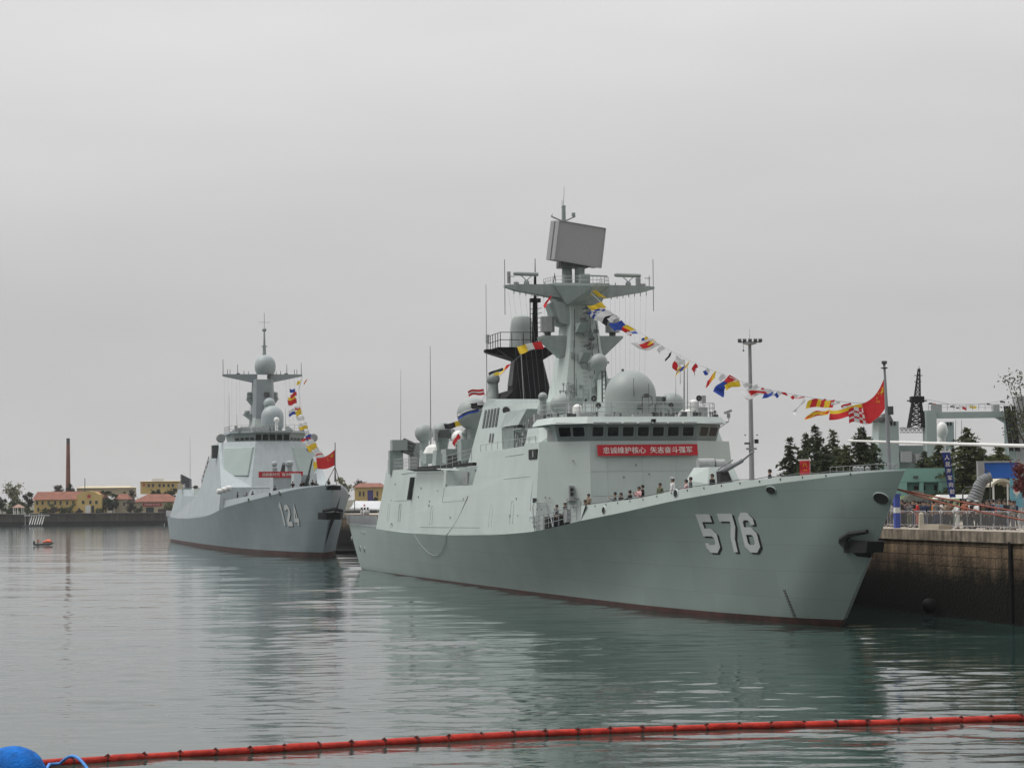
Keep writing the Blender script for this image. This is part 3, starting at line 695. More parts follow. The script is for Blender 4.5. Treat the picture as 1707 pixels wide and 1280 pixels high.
# faceted sponson under the intake
a, b_ = U1(838, 703, 'y', -6.4), U1(868, 703, 'y', -6.4)
mb = MB(); mb.frus([(a.x, -6.6, 13.25), (b_.x, -6.6, 13.25), (b_.x, -4.6, 13.25), (a.x, -4.6, 13.25)], [(a.x, -6.1, 14.5), (b_.x, -5.9, 14.5), (b_.x, -4.6, 14.5), (a.x, -4.6, 14.5)])
mb.frus([(a.x - 1.2, -6.2, 11.5), (a.x + 3.0, -6.2, 11.5), (a.x + 3.0, -5.0, 11.5), (a.x - 1.2, -5.0, 11.5)], [(a.x, -6.5, 13.2), (a.x + 4.4, -6.5, 13.2), (a.x + 4.4, -5.0, 13.2), (a.x, -5.0, 13.2)]); mb.build('sponson', M['mast1'], stack)
mb = MB(); rr_ = random.Random(5)                              # jumble of fittings between stack and bridge wing
for i in range(34):
    px = rr_.uniform(868, 905); py = rr_.uniform(700, 742); q = U1(px, py, 'y', -5.9); s_ = rr_.uniform(.12, .45)
    if i % 2: mb.box((q.x, q.y - .3, q.z), (s_ * 1.6, s_, s_))
    else: mb.cyl((q.x, q.y - .4, q.z - s_), (q.x, q.y - .4, q.z + s_), .06, .06, 6)
mb.each('side_fitting', M['lgrey'], stack)
mb = MB()
for px, py, w in ((868, 716, 1.4), (893, 715, 2.0)):
    q = U1(px, py, 'y', -6.3); q.y = -5.3; mb.hull8([(q.x - w, q.y - 1.3, q.z), (q.x + w, q.y - 1.3, q.z), (q.x + w, q.y + .2, q.z), (q.x - w, q.y + .2, q.z), (q.x - w, q.y - 1.3, q.z + .1), (q.x + w, q.y - 1.3, q.z + .1), (q.x + w, q.y + .2, q.z + .1), (q.x - w, q.y + .2, q.z + .1)])
    mb.frus([(q.x - w, q.y + .1, q.z - 1.0), (q.x + w, q.y + .1, q.z - 1.0), (q.x + w, q.y + .25, q.z - 1.0), (q.x - w, q.y + .25, q.z - 1.0)], [(q.x - w, q.y - 1.2, q.z - .02), (q.x + w, q.y - 1.2, q.z - .02), (q.x + w, q.y + .25, q.z - .02), (q.x - w, q.y + .25, q.z - .02)])
mb.each('lookout_platform', M['mast1'], stack)
mb = MB(); q = U1(893, 706, 'y', -6.1); mb.box((q.x, q.y, q.z + .1), (1.6, .7, .8)); mb.build('sight', M['dgrey'], stack)
for k in range(4):
    mb = MB(); q = U1(904 + k * 5, 703, 'y', -5.8); mb.cyl((q.x, q.y, q.z - .5), (q.x, q.y, q.z + .6), .16, .16, 8); mb.build('decoy_tube', M['dgrey'], stack)
mb = MB(); mb.rail([U1(801, 753, 'y', -7.25), U1(850, 745, 'y', -7.25), U1(893, 739, 'y', -7.25)], .55, 2.2, 1, .02, .02); mb.build('railing', M['lgrey'], frig)
mb = MB(); mb.tube([U1(889, 690, 'x', -50), U1(885, 742, 'x', -48)], .03, 4); mb.tube([U1(892, 690, 'x', -50), U1(888, 742, 'x', -48)], .03, 4); mb.build('ladder', M['dgrey'], frig)
# ---- main mast
XM = -57.0
mb = MB()
def sec(x0, x1, y0, y1, z, c=.5): return [(x1, y0 + c * .5, z), (x1 + c, y0, z), (x0 - c, y0, z), (x0, y0 + c, z), (x0, y1 - c, z), (x0 - c, y1, z), (x1 + c, y1, z), (x1, y1 - c * .5, z)]
mb.ring([sec(-54.2, -60.5, -2.55, 2.55, 13.0, .25), sec(-55.6, -59.4, -1.45, 1.45, 19.6, .22), sec(-55.9, -59.0, -1.25, 1.25, 22.0, .2), sec(-55.9, -59.2, -1.35, 1.35, 23.6, .2)])
mast = mb.build('mast', M['p1'], frig)
mb = MB()                                                      # crow platform : pointed prow, dark raked underside
bot = [(-59.4, -1.5, 23.2), (-55.7, -1.4, 23.15), (-55.5, 0, 23.15), (-55.7, 1.4, 23.15), (-59.4, 1.5, 23.2)]
top = [(-60.2, -2.4, 24.95), (-56.2, -2.35, 24.75), (-52.9, 0.1, 24.45), (-56.2, 2.35, 24.75), (-60.2, 2.4, 24.95)]
top2 = [(x, y, z + .22) for x, y, z in top]
mb.ring([bot, top, top2]); plat = mb.build('mast_platform', M['mast1'], mast)
for sg in (-1, 1):
    mb = MB()
    def ysec(y, zb, zt, w): return [(XM - w, sg * y, zb), (XM + w, sg * y, zb), (XM + w, sg * y, zt), (XM - w, sg * y, zt)]
    r_ = [ysec(1.3, 23.7, 24.8, .8), ysec(2.4, 23.85, 24.85, .75), ysec(5.4, 24.35, 24.85, .5), ysec(6.35, 24.62, 24.8, .2)]
    mb.ring(r_ if sg > 0 else r_[::-1]); ya = mb.build('yardarm', M['mast1'], mast)
    mb = MB(); mb.tube([(XM, sg * 6.3, 22.4 if sg < 0 else 22.8), (XM, sg * 6.3, 26.9 if sg < 0 else 27.1)], .035, 5); mb.build('whip_antenna', M['lgrey'], ya)
    mb = MB()
    for k in range(7): mb.cyl((XM + .3, sg * (2.6 + k * .5), 24.2 + k * .06), (XM + .3, sg * (2.6 + k * .5), 23.7 + k * .06), .03, .03, 5)
    mb.each('insulator', M['dgrey'], ya)
    mb = MB(); b0 = (XM, sg * 4.25, 24.85)                      # navigation radar bar
    yl, yr = (-5.45, -3.5) if sg < 0 else (3.1, 5.2)
    mb.tube([(XM, yl, 25.75), (XM, yr, 25.72)], [.17, .17], 10); mb.tube([(XM, yl - .12, 25.75), (XM, yl, 25.75)], .13, 8)
    yc_ = (yl + yr) / 2
    mb.bar((XM, yc_ - .55, 25.7), (XM, yc_, 25.2), .06); mb.bar((XM, yc_ + .55, 25.7), (XM, yc_, 25.2), .06); mb.lathe((XM, yc_, 24.8), [(.25, 0), (.22, .3), (.12, .45)], 10)
    mb.build('navigation_radar', M['radome'], ya)
    mb = MB()
    for y, h in ((5.9, .9), (5.2, .25), (3.0, .3)): mb.cyl((XM + .2, sg * y, 24.8), (XM + .2, sg * y, 24.8 + h), .04, .04, 6)
    mb.lathe((XM + .2, sg * 5.4, 24.8), [(.2, .1), (.22, .2), (.1, .3)], 8); mb.box((XM + .2, sg * 5.75, 25.5), (.12, .5, .05))
    if sg < 0: mb.cyl((XM, -5.95, 24.95), (XM, -5.95, 25.9), .15, .15, 10)
    else: mb.box((XM, 5.0, 25.15), (.3, .35, .75))
    mb.each('yard_fitting', M['lgrey'], ya)
    # lower arms with the electronic-support boxes
    mb = MB()
    A_ = [(XM - 1.0, sg * 1.2, 20.45), (XM + 1.0, sg * 1.2, 20.45), (XM + 1.0, sg * 3.35, 20.45), (XM - 1.0, sg * 3.35, 20.45)]
    B_ = [(XM - .9, sg * 1.2, 18.9), (XM + .9, sg * 1.2, 18.9), (XM + .9, sg * 1.75, 18.95), (XM - .9, sg * 1.75, 18.95)]
    Cc = [(XM - 1.0, sg * 1.2, 20.65), (XM + 1.0, sg * 1.2, 20.65), (XM + 1.0, sg * 3.4, 20.65), (XM - 1.0, sg * 3.4, 20.65)]
    r_ = [B_, A_, Cc]; mb.ring([q[::-1] for q in r_] if sg < 0 else r_); arm = mb.build('sensor_arm', M['mast1'], mast)
    mb = MB(); mb.ring([[(XM + .0 + .62 * math.cos(k * math.pi / 4 + .39), sg * 2.75 + .58 * math.sin(k * math.pi / 4 + .39), z) for k in range(8)] for z in (21.0, 22.25)])
    bx = mb.build('sensor_drum', M['lgrey'], arm); mb = MB(); mb.cyl((XM, sg * 2.75, 20.6), (XM, sg * 2.75, 21.05), .25, .3, 8); mb.build('drum_foot', M['dgrey'], bx)
mb = MB()                                                      # starboard gusset under the platform
mb.frus([(-59.0, -1.9, 21.7), (-55.9, -1.9, 21.7), (-55.9, -1.1, 21.5), (-59.0, -1.1, 21.5)], [(-59.2, -2.45, 23.4), (-56.0, -2.45, 23.4), (-56.0, -1.1, 23.4), (-59.2, -1.1, 23.4)]); mb.build('gusset', M['mast1'], mast)
mb = MB(); mb.rail([(-60, -2.3, 25.1), (-56.2, -2.3, 24.95), (-53.4, 0, 24.7), (-56.2, 2.3, 24.95), (-60, 2.3, 25.1)], .55, .8, 2, .018, .02); mb.build('platform_railing', M['lgrey'], plat)
# brackets, lights and horns down the front of the mast
mb = MB()
for px, py, w, x in ((972, 542, .95, -54.8), (976, 592, .85, -54.6)):
    q = U1(px, py, 'x', x); mb.frus([(x - .9, q.y - w * .5, q.z - .55), (x - .5, q.y - w * .5, q.z - .55), (x - .5, q.y + w * .3, q.z - .55), (x - .9, q.y + w * .3, q.z - .55)], [(x - .9, q.y - w * .5, q.z + .2), (x + .3, q.y - w * .3, q.z + .2), (x + .3, q.y + w * .6, q.z + .2), (x - .9, q.y + w * .6, q.z + .2)])
mb.each('mast_bracket', M['mast1'], mast)
mb = MB()
for px, py, r in ((978, 513, .16), (979, 521, .16), (974, 530, .2), (983, 572, .22), (986, 580, .18), (980, 575, .18), (988, 564, .2)):
    q = U1(px, py, 'x', -54.6); mb.ball(q, r, 8); mb.bar((q.x, q.y, q.z), (q.x - 1.2, q.y, q.z), .08)
mb.each('mast_light', M['dgrey'], mast)
q = U1(992, 553, 'x', -54.3); mb = MB(); mb.lathe(q, [(.14, -.9), (.2, -.3), (.27, .25), (.2, .25), (.12, 0)], 14, Matrix.Rotation(rad(90), 3, 'Y')); mb.build('camera_housing', M['mast1'], mast, smooth=40)
mb = MB(); q = U1(998, 604, 'x', -53.2); mb.ball(q, .72, 20); fb = mb.build('tracking_radome', M['radome'], mast, smooth=40)
mb = MB(); mb.tube([(q.x, q.y - .86, q.z), (q.x, q.y + .86, q.z)], .09, 8); mb.tube([(q.x, q.y, q.z - .6), (q.x - 1, q.y - .1, q.z - 1.5)], .18, 8); mb.build('trunnion', M['mast1'], fb)
mb = MB(); mb.frus([(-53.6, .4, 13.3), (-51.0, .4, 13.3), (-51.0, 2.4, 13.3), (-53.6, 2.4, 13.3)], [(-53.6, .5, 16.9), (-51.2, .5, 16.9), (-51.2, 2.0, 16.9), (-53.6, 2.0, 16.9)])
mb.box((-51.2, -1.6, 14.2), (1.5, 2.4, 1.9)); mb.build('mast_deckhouse', M['p1'], mast)
mb = MB(); q = U1(1004, 668, 'x', -51); mb.bar((-51, q.y, 13.5), (-51, q.y, 17.5), .1); mb.bar((-51, q.y + .3, 13.5), (-51, q.y + .3, 17.5), .1)
for z in [13.6 + .35 * k for k in range(12)]: mb.bar((-51, q.y, z), (-51, q.y + .3, z), .05)
mb.build('mast_ladder', M['dgrey'], mast)
mb = MB()
for px, py in ((939, 640), (947, 638), (955, 640), (934, 652), (944, 655), (951, 650)):
    q = U1(px, py, 'x', -53.9); mb.cyl((q.x, q.y, q.z - .7), (q.x, q.y, q.z), .04, .04, 5); mb.ball(q, .12, 8)
q = U1(945, 652, 'x', -53.9); mb.box((q.x, q.y, q.z), (.5, 1.2, .06)); mb.build('lamp_cluster', M['lgrey'], mast)
# pole pair, air search radar and top spar
mb = MB(); mb.cyl((-57.4, -.95, 24.9), (-57.4, -.95, 26.4), .46, .42, 12); mb.cyl((-56.9, -.02, 24.9), (-56.9, -.02, 26.6), .42, .4, 12)
mb.box((-55.9, .1, 25.3), (.8, .8, .7)); mb.tube([(-55.5, -.1, 25.55), (-55.5, 1.95, 25.5)], .06, 6); ped = mb.build('radar_pedestal', M['mast1'], mast, smooth=40)
mb = MB(); mb.box((-57.2, -.5, 26.55), (1.6, 2.4, .5)); mb.box((-57.4, -.3, 26.9), (1.0, 1.4, .9)); mb.box((-57.2, -1.5, 26.75), (.8, .5, .7)); mb.build('radar_turntable', M['dgrey'], ped)
tl, tr_, br_, bl_ = [U1(*p, 'x', -56.2) for p in ((932.5, 367.7), (1009.5, 381.2), (1002, 446.7), (924.6, 432.7))]
back = Vector((-.55, -.42, .03)); mb = MB()
mb.hull8([bl_ + back * .55, br_ + back * .55 + Vector((0, .1, 0)), br_, bl_, tl + back * .55, tr_ + back * .55, tr_, tl])
ra = mb.build('air_search_radar', M['radar'], mast)
mb = MB(); s2 = back * .75
q4 = [bl_ + s2, br_ + s2 * 1.0, tr_ + s2, tl + s2]; q5 = [p + back * .55 for p in q4]; mb.hull8([q5[0], q5[1], q4[1], q4[0], q5[3], q5[2], q4[2], q4[3]]); mb.build('rear_array', M['radar'], ra)
mb = MB()
for a, b in ((bl_, br_), (br_, tr_), (tr_, tl), (tl, bl_)): mb.bar(a + Vector((.02, 0, 0)), b + Vector((.02, 0, 0)), .07)
mb.build('array_frame', M['lgrey'], ra)
xs_ = -58.2; q = U1(939.5, 372, 'x', xs_); t_ = U1(939.5, 343, 'x', xs_); w_ = U1(940.5, 311, 'x', xs_)
mb = MB(); mb.cyl((xs_, q.y, q.z - 3.2), t_, .26, .16, 8); mb.tube([t_, w_], [.03, .015], 5); l_, r__ = U1(919, 361, 'x', xs_), U1(959, 361, 'x', xs_)
mb.bar(l_, (xs_, q.y, q.z + .1), .12, .1); mb.bar(r__, (xs_, q.y, q.z + .1), .12, .1); mb.cyl(U1(956, 361, 'x', xs_), U1(956, 355, 'x', xs_), .16, .16, 8); mb.cyl(l_, U1(921, 357, 'x', xs_), .06, .03, 6)
mb.tube([U1(937, 347, 'x', xs_), U1(937, 334, 'x', xs_)], .025, 5); mb.cyl(U1(936, 346, 'x', xs_), U1(943, 344, 'x', xs_), .06, .06, 6)
mb.build('topmast', M['mast1'], mast)
mb = MB(); mb.tube([U1(921.5, 479, 'x', -57), U1(924.5, 458, 'x', -57)], .04, 5); mb.tube([U1(927, 478, 'x', -57), U1(924.5, 455, 'x', -57)], .025, 5); mb.tube([U1(974, 460, 'x', -56), U1(974, 442, 'x', -56)], .03, 5); mb.build('gaff', M['dgrey'], mast)
# signal halyards
mb = MB(); rr_ = random.Random(2)
for y in (-6.0, -5.6, -5.1, -4.6, -4.2, -3.6, -3.1, -2.7, 2.6, 3.0, 3.4, 3.9, 4.3, 4.7, 5.2, 5.7):
    a = Vector((XM, y, 24.3)); b = Vector((-55.5, y * .86, 13.6)); mb.tube([a, b], .0065, 3, False)
mb.build('halyard', M['pole'], mast)

# ---- black after mast over the exhausts
mb = MB()
mb.ring([[(-76.6, -1.9, 14.4), (-74.2, -1.9, 14.4), (-73.6, -1.55, 14.4), (-73.6, 1.75, 14.4), (-74.2, 2.1, 14.4), (-76.6, 2.1, 14.4)],
         [(-76.4, -1.65, 17.6), (-74.4, -1.65, 17.6), (-73.9, -1.40, 17.6), (-73.9, 1.45, 17.6), (-74.4, 1.7, 17.6), (-76.4, 1.7, 17.6)],
         [(-76.2, -1.35, 19.85), (-74.6, -1.35, 19.85), (-74.2, -1.1, 19.85), (-74.2, 1.0, 19.85), (-74.6, 1.2, 19.85), (-76.2, 1.2, 19.85)]])
bm = mb.build('aft_mast', M['black'], frig)
mb = MB(); mb.frus([(-76.35, -1.70, 17.55), (-74.5, -1.70, 17.55), (-74.5, -1.6, 17.55), (-76.35, -1.6, 17.55)], [(-76.15, -1.40, 19.8), (-74.7, -1.40, 19.8), (-74.7, -1.3, 19.8), (-76.15, -1.3, 19.8)]); mb.build('exhaust_plate', M['dgrey'], bm)
mb = MB()
mb.ring([[(-76.3, -1.4, 19.8), (-74.6, -1.4, 19.8), (-74.3, 1.1, 19.8), (-76.3, 1.2, 19.8)], [(-80.0, -2.9, 20.75), (-74.5, -2.9, 20.75), (-74.2, 2.7, 20.75), (-80.0, 2.7, 20.75)], [(-80.2, -3.0, 20.95), (-74.3, -3.0, 20.95), (-74.0, 2.8, 20.95), (-80.2, 2.8, 20.95)]])
mb.hull8([(-76.6, -3.8, 20.6), (-75.8, -3.8, 20.6), (-75.6, -1.0, 20.0), (-77.0, -1.0, 20.0), (-76.6, -3.8, 20.85), (-75.8, -3.8, 20.85), (-75.6, -1.0, 20.95), (-77.0, -1.0, 20.95)])
mb.build('exhaust_platform', M['black'], bm)
mb = MB(); mb.ring([[(-78.5, -3.4, 15.3), (-74.2, -3.4, 15.3), (-73.8, -1.5, 15.3), (-78.5, -1.5, 15.3)], [(-77.6, -2.5, 16.9), (-75.0, -2.5, 16.9), (-74.4, -1.5, 17.2), (-77.6, -1.5, 17.2)]])
mb.frus([(-77, -4.8, 15.55), (-73.8, -4.8, 15.55), (-73.2, -1.2, 15.55), (-77, -1.2, 15.55)], [(-77, -5.0, 15.75), (-73.8, -5.0, 15.75), (-73.2, -1.2, 15.75), (-77, -1.2, 15.75)]); mb.build('exhaust_fairing', M['black'], bm)
postball(822, 632, .62, -76.0, 15.6, 'radome'); 
mb = MB(); q = U1(870, 560, 'x', -77.5); mb.lathe((q.x, q.y, 20.9), [(1.22, 0), (1.12, 1.0), (1.05, 2.1), (.98, 2.6), (.8, 3.0), (.45, 3.2), (0, 3.28)], 24); mb.build('satellite_radome', M['radome'], bm, smooth=35)
mb = MB(); mb.rail([(-79.8, -2.7, 20.95), (-74.6, -2.7, 20.95), (-74.4, 0.4, 20.95)], 1.35, 1.1, 2, .03, .035); mb.build('exhaust_railing', M['black'], bm)
pq = U1(892, 578, 'x', -73.8); pt_ = U1(892, 456, 'x', -73.8); pw = U1(892, 431, 'x', -73.8); m1_ = U1(892, 499, 'x', -73.8)
mb = MB(); mb.tube([pq, m1_], [.3, .22], 8); mb.tube([m1_, pt_], [.15, .11], 8); mb.tube([pt_, pw], [.05, .03], 5)
for z in [pq.z + .4 + i * .42 for i in range(8)]: mb.bar((pq.x + .25, pq.y + .1, z), (pq.x + .25, pq.y + .6, z + .12), .05); mb.bar((pq.x + .2, pq.y - .45, z), (pq.x + .2, pq.y + .1, z), .05)
mb.box((m1_.x, m1_.y, m1_.z - .1), (.6, .9, .35)); mb.bar((pq.x, pq.y - .42, pq.z), (pq.x, pq.y - .42, m1_.z), .07)
mb.build('pole_mast', M['black'], bm)
mb = MB(); a = U1(812, 700, 'x', -76.2); b = U1(810, 474, 'x', -76.2); mb.tube([a, b], [.05, .025], 5); c0, c1 = U1(812.5, 572, 'x', -76.2), U1(812.5, 558, 'x', -76.2); mb.cyl(c0, c1, .17, .17, 8); mb.build('canister_antenna', M['lgrey'], bm)
mb = MB(); mb.tube([U1(875, 700, 'x', -72), U1(867, 560, 'x', -72)], .04, 5); mb.build('stay', M['lgrey'], bm)
# big radome and satcoms on the hangar roof
for px, py, x, r, hc, zb in ((789, 690, -84.0, 1.55, .4, 11.0), (765, 730, -88.5, .72, .2, 10.5), (707, 722, -103.0, .95, 0.0, 11.5)):
    q = U1(px, py, 'x', x); mb = MB(); mb.ball((x, q.y, q.z), r, 22); o = mb.build('radome', M['radome' if r > .8 else 'white'], frig, smooth=35)
    mb = MB(); mb.cyl((x, q.y, zb - 1), (x, q.y, q.z - r * .75), r * .42, r * .5, 14); mb.build('radome_base', M['mast1'], o)
# 8 tube rocket launcher on its pillar
c = U1(679, 752, 'x', -104.5); mb = MB(); mb.box((c.x, c.y - 1.2, 11.25), (1.0, 1.35, 2.4)); 
lau = mb.build('rocket_launcher', M['mast1'], frig)
a = U1(664, 742, 'x', -104.0); 
mb = MB(); mb.box((a.x, a.y + .05, a.z), (1.3, 1.55, 1.05)); mb.build('launcher_cover', M['radome'], lau)
for i in range(4):
    mb = MB()
    for s_ in (0, .38):
        p0 = U1(674 - i * 1.2, 733 + i * 6.2, 'x', -104.0 + s_); p1 = U1(706 - i * 1.5, 748 + i * 4.4, 'x', -106.5 + s_); mb.tube([p0, p1], .19, 8)
    mb.build('launch_tube', M['dgrey'], lau)
mb = MB(); p = U1(691, 748, 'x', -105.4); mb.box(p, (1.2, .9, 1.2)); mb.box((p.x, p.y - .1, p.z - 1.4), (1.0, 1.0, 2.0)); mb.build('launcher_cradle', M['lgrey'], lau)
# close-in gun mount with radar head
x = -93.0; q = U1(737, 722, 'x', x); mb = MB(); mb.ball((x, q.y, q.z + .1), 1.02, 20); ci = mb.build('gun_mount', M['radome'], frig, smooth=40)
q2 = U1(737, 765, 'x', x); mb = MB(); mb.frus([(x - 1, q2.y - .9, 10.2), (x + 1, q2.y - .9, 10.2), (x + 1, q2.y + .9, 10.2), (x - 1, q2.y + .9, 10.2)], [(x - .9, q2.y - .7, 12.2), (x + .9, q2.y - .7, 12.2), (x + .9, q2.y + .7, 12.2), (x - .9, q2.y + .7, 12.2)])
mb.cyl((x, q.y, 12.1), (x, q.y, q.z - .4), .5, .75, 14); mb.build('mount_base', M['mast1'], ci)
mb = MB(); mb.box((x + .95, q.y, q.z - .1), (.5, .95, .8)); mb.build('sensor_window', M['dgrey'], ci)
mb = MB(); mb.box((x + .9, q.y - .85, q.z - .2), (.8, .28, 1.1)); mb.box((x + .9, q.y + .85, q.z - .2), (.8, .28, 1.1)); mb.each('side_cheek', M['lgrey'], ci)
mb = MB()                                                       # lockers, boat cover, machinery on the hangar roof
for px, py, x, w, h in ((757, 760, -86, 1.9, 1.3), (778, 750, -83, 1.4, 2.0), (720, 765, -97, 1.5, .9), (757, 752, -90, 2.2, .4), (712, 760, -100, 1.2, 1.2)):
    q = U1(px, py, 'x', x); mb.box((x, q.y, q.z), (1.8, w, h))
mb.each('deck_locker', M['mast1'], frig)
mb = MB(); q = U1(757, 768, 'x', -86); mb.box((q.x + .95, q.y, q.z), (.1, 1.6, .9)); mb.each('locker_recess', M['dgrey'], frig)
mb = MB(); q = U1(722, 752, 'x', -98); mb.lathe((q.x, q.y, q.z - .5), [(.8, 0), (1.0, .3), (.7, .9), (.2, 1.2)], 7); mb.build('canvas_cover', M['white'], frig)
mb = MB(); mb.rail([onwall(-107.3, 10.48, -.1), onwall(-91, 10.42, -.1)], 1.05, 1.15); mb.rail([onwall(-76, 10.1, .55), onwall(-64, 10.6, .3)], 1.05, 2.4); mb.build('hangar_railing', M['lgrey'], frig)
mb = MB(); nA, nB = onwall(-90.5, 10.3, .05), onwall(-77.0, 10.15, .05)
for i in range(24):
    t = i / 23; p = nA.lerp(nB, t); mb.bar(p + Vector((0, -.9, .05)), p + Vector((0, -.05, -.15)), .05); 
for k in range(5): mb.bar(nA + Vector((0, -.9 + .2 * k, .05 - .04 * k)), nB + Vector((0, -.9 + .2 * k, .05 - .04 * k)), .05)
mb.build('safety_net', M['dgrey'], frig)
mb = MB(); mb.bar(nA + Vector((0, .25, .12)), nB + Vector((12, .25, .25)), .35, .28); mb.build('deck_edge', M['hole'], frig)
whip(668, 616, 735, -104, .03); whip(718, 577, 742, -98, .06, lean=-1)
whip(668, 616, 735, -105, .012)
# helicopter deck safety nets hinged down, ensign staff
mb = MB()
for i in range(6):
    x0 = -130.2 + i * 3.2; a = Vector((x0, -7.95, 4.85)); b = Vector((x0 + 3.0, -7.95, 4.82))
    for k in range(7): mb.bar(a + Vector((0, -.05, k * .16)), b + Vector((0, -.05, k * .16)), .025)
    for k in range(9): mb.bar(a.lerp(b, k / 8) + Vector((0, -.05, 0)), a.lerp(b, k / 8) + Vector((0, -.05, 1.0)), .03)
mb.build('deck_net', M['steel'], frig)
mb = MB(); mb.box((-121, -7.6, 5.3), (18, .04, .9)); mb.build('net_canvas', M['steel'], frig)
# embarkation opening between side wall and bulwark
mb = MB(); p = [(-42.4, -7.9, 5.0), (-38.5, -7.93, 5.2), (-34, -7.93, 5.5), (-29.2, -7.75, 5.9)]; mb.rail(p, 1.05, 1.55, 3, .022, .03)
mb.bar((-39.8, -7.9, 6.1), (-38.9, -7.9, 5.1), .06); mb.bar((-36.2, -7.9, 6.35), (-35.4, -7.9, 5.4), .06); mb.build('guard_rail', M['steel'], frig)
mb = MB()
for x, w, h in ((-39.5, .8, 1.0), (-37.6, .8, .9), (-35.7, .5, 1.0)): mb.box((x, -7.0, ZK1(x) + h / 2), (w, .8, h))
mb.each('deck_box', M['hole'], frig)
mb = MB(); mb.box((-33.2, -7.4, 6.2), (.9, .3, .9)); mb.build('notice_board', M['lgrey'], frig)
mb = MB()
pts = [Vector((x, -(H1.hb(x, ZK1(x)) - .07 * (BU1(x) - ZK1(x)) - .05), BU1(x) + .07 + .03 * math.sin(x * 2.1))) for x in [-27.3 + i * 1.0 for i in range(34)]]; mb.tube(pts, .022, 4); mb.build('bulwark_cable', M['dgrey'], frig)
mb = MB()
for i in range(16): x = -26 + i * 2.1; mb.box((x, -(H1.hb(x, ZK1(x)) - .07 * (BU1(x) - ZK1(x)) + .02), BU1(x) - .12), (.1, .05, .1))
mb.each('bulwark_cleat', M['dgrey'], frig)
# jackstaff
fb_, ft_ = U1(1483, 787, 'y', 0), U1(1474, 604, 'y', 0)
mb = MB(); mb.tube([(fb_.x, 0, fb_.z - .9), fb_, fb_.lerp(ft_, .55), ft_], [.13, .13, .10, .06], 8); js = mb.build('jackstaff', M['pole'], frig, smooth=40)
mb = MB(); mb.lathe(ft_ + Vector((0, 0, -.35)), [(.14, 0), (.22, .05), (.06, .1), (.08, .25), (.16, .28), (.16, .42)], 8); c = fb_.lerp(ft_, .56); mb.box((c.x, c.y + .2, c.z), (.22, .3, .45)); mb.each('staff_lamp', M['dgrey'], js)
mb = MB(); mb.rail([(3.2, -1.7, 8.0), (7.2, -.6, 8.1), (8.3, 0, 8.1)], 1.0, .6, 3, .011, .016); mb.rail([(3.2, 1.7, 8.0), (7.2, .6, 8.1), (8.3, 0, 8.1)], 1.0, .6, 3, .011, .016); mb.build('bow_railing', M['steel'], frig)
mb = MB()
for px in (1425, 1431, 1437, 1446): q = U1(px, 781, 'y', 0); mb.cyl((q.x, q.y, q.z - 1), q, .1, .1, 6); mb.ball(q, .14, 6)
mb.each('mooring_gear', M['lgrey'], frig)

# ---- fore gun
gx = -21.5
gun = MB()
gl = [(gx - 3.4, -1.55, 7.6), (gx + 1.4, -1.55, 7.6), (gx + 1.4, 1.55, 7.6), (gx - 3.4, 1.55, 7.6)]
gun.hull8([Vector(p) for p in [(gx - 2.6, -1.45, 7.0), (gx + 1.5, -1.3, 7.0), (gx + 1.5, 1.3, 7.0), (gx - 2.6, 1.45, 7.0), (gx - 2.6, -1.45, 8.55), (gx + 1.1, -1.15, 8.3), (gx + 1.1, 1.15, 8.3), (gx - 2.6, 1.45, 8.55)]])
gun.hull8([Vector(p) for p in [(gx - 2.6, -1.45, 8.55), (gx + 1.1, -1.15, 8.3), (gx + 1.1, 1.15, 8.3), (gx - 2.6, 1.45, 8.55), (gx - 2.3, -1.0, 9.4), (gx + .5, -.85, 9.4), (gx + .5, .85, 9.4), (gx - 2.3, 1.0, 9.4)]])
gt = gun.build('gun_turret', M['p1'], frig)
mb = MB(); mb.cyl((gx - 1.6, -.95, 9.62), (gx - 1.6, .15, 9.62), .4, .4, 14); mb.cyl((gx - 1.6, .25, 9.6), (gx - 1.6, .9, 9.6), .36, .36, 14); mb.build('turret_drum', M['lgrey'], gt)
mb = MB(); b0 = U1(1212, 786, 'y', -.2); b1 = U1(1232, 768, 'y', -.2); b2 = U1(1248, 755, 'y', -.2); b0 = Vector((gx + .6, .0, b0.z)); b1.y = 0; b2.y = 0
mb.tube([b0, b1], [.17, .13], 10); mb.tube([b1, b2], [.075, .06], 10); mb.tube([b2, b2 + (b2 - b1).normalized() * .3], .095, 10); mb.tube([b0 + Vector((0, -.25, .15)), b0 + (b1 - b0) * .7 + Vector((0, -.2, .28))], .04, 6); mb.build('gun_barrel', M['pole'], gt, smooth=40)
mb = MB(); mb.frus([(gx + .9, -.7, 7.6), (gx + 2.1, -.55, 7.6), (gx + 2.1, .55, 7.6), (gx + .9, .7, 7.6)], [(gx + .4, -.45, 9.1), (gx + 1.1, -.3, 9.1), (gx + 1.1, .3, 9.1), (gx + .4, .45, 9.1)]); mb.build('gun_shield_slot', M['hole'], gt)
mb = MB()
for x, y, h in ((-28, 1.5, 1.3), (-27, -3.5, .9), (-14, 0, .9), (-9.5, .8, .8), (-25, 3.4, 1.2)): mb.box((x, y, H1.zdeck(x) + h / 2), (1.6, 1.8, h))
mb.each('deck_machinery', M['mast1'], frig)
mb = MB(); mb.box((-18.2, 0, 7.45), (.3, 4.8, 1.0), M=Matrix.Rotation(-.5, 3, 'Y')); mb.build('breakwater', M['p1'], frig)
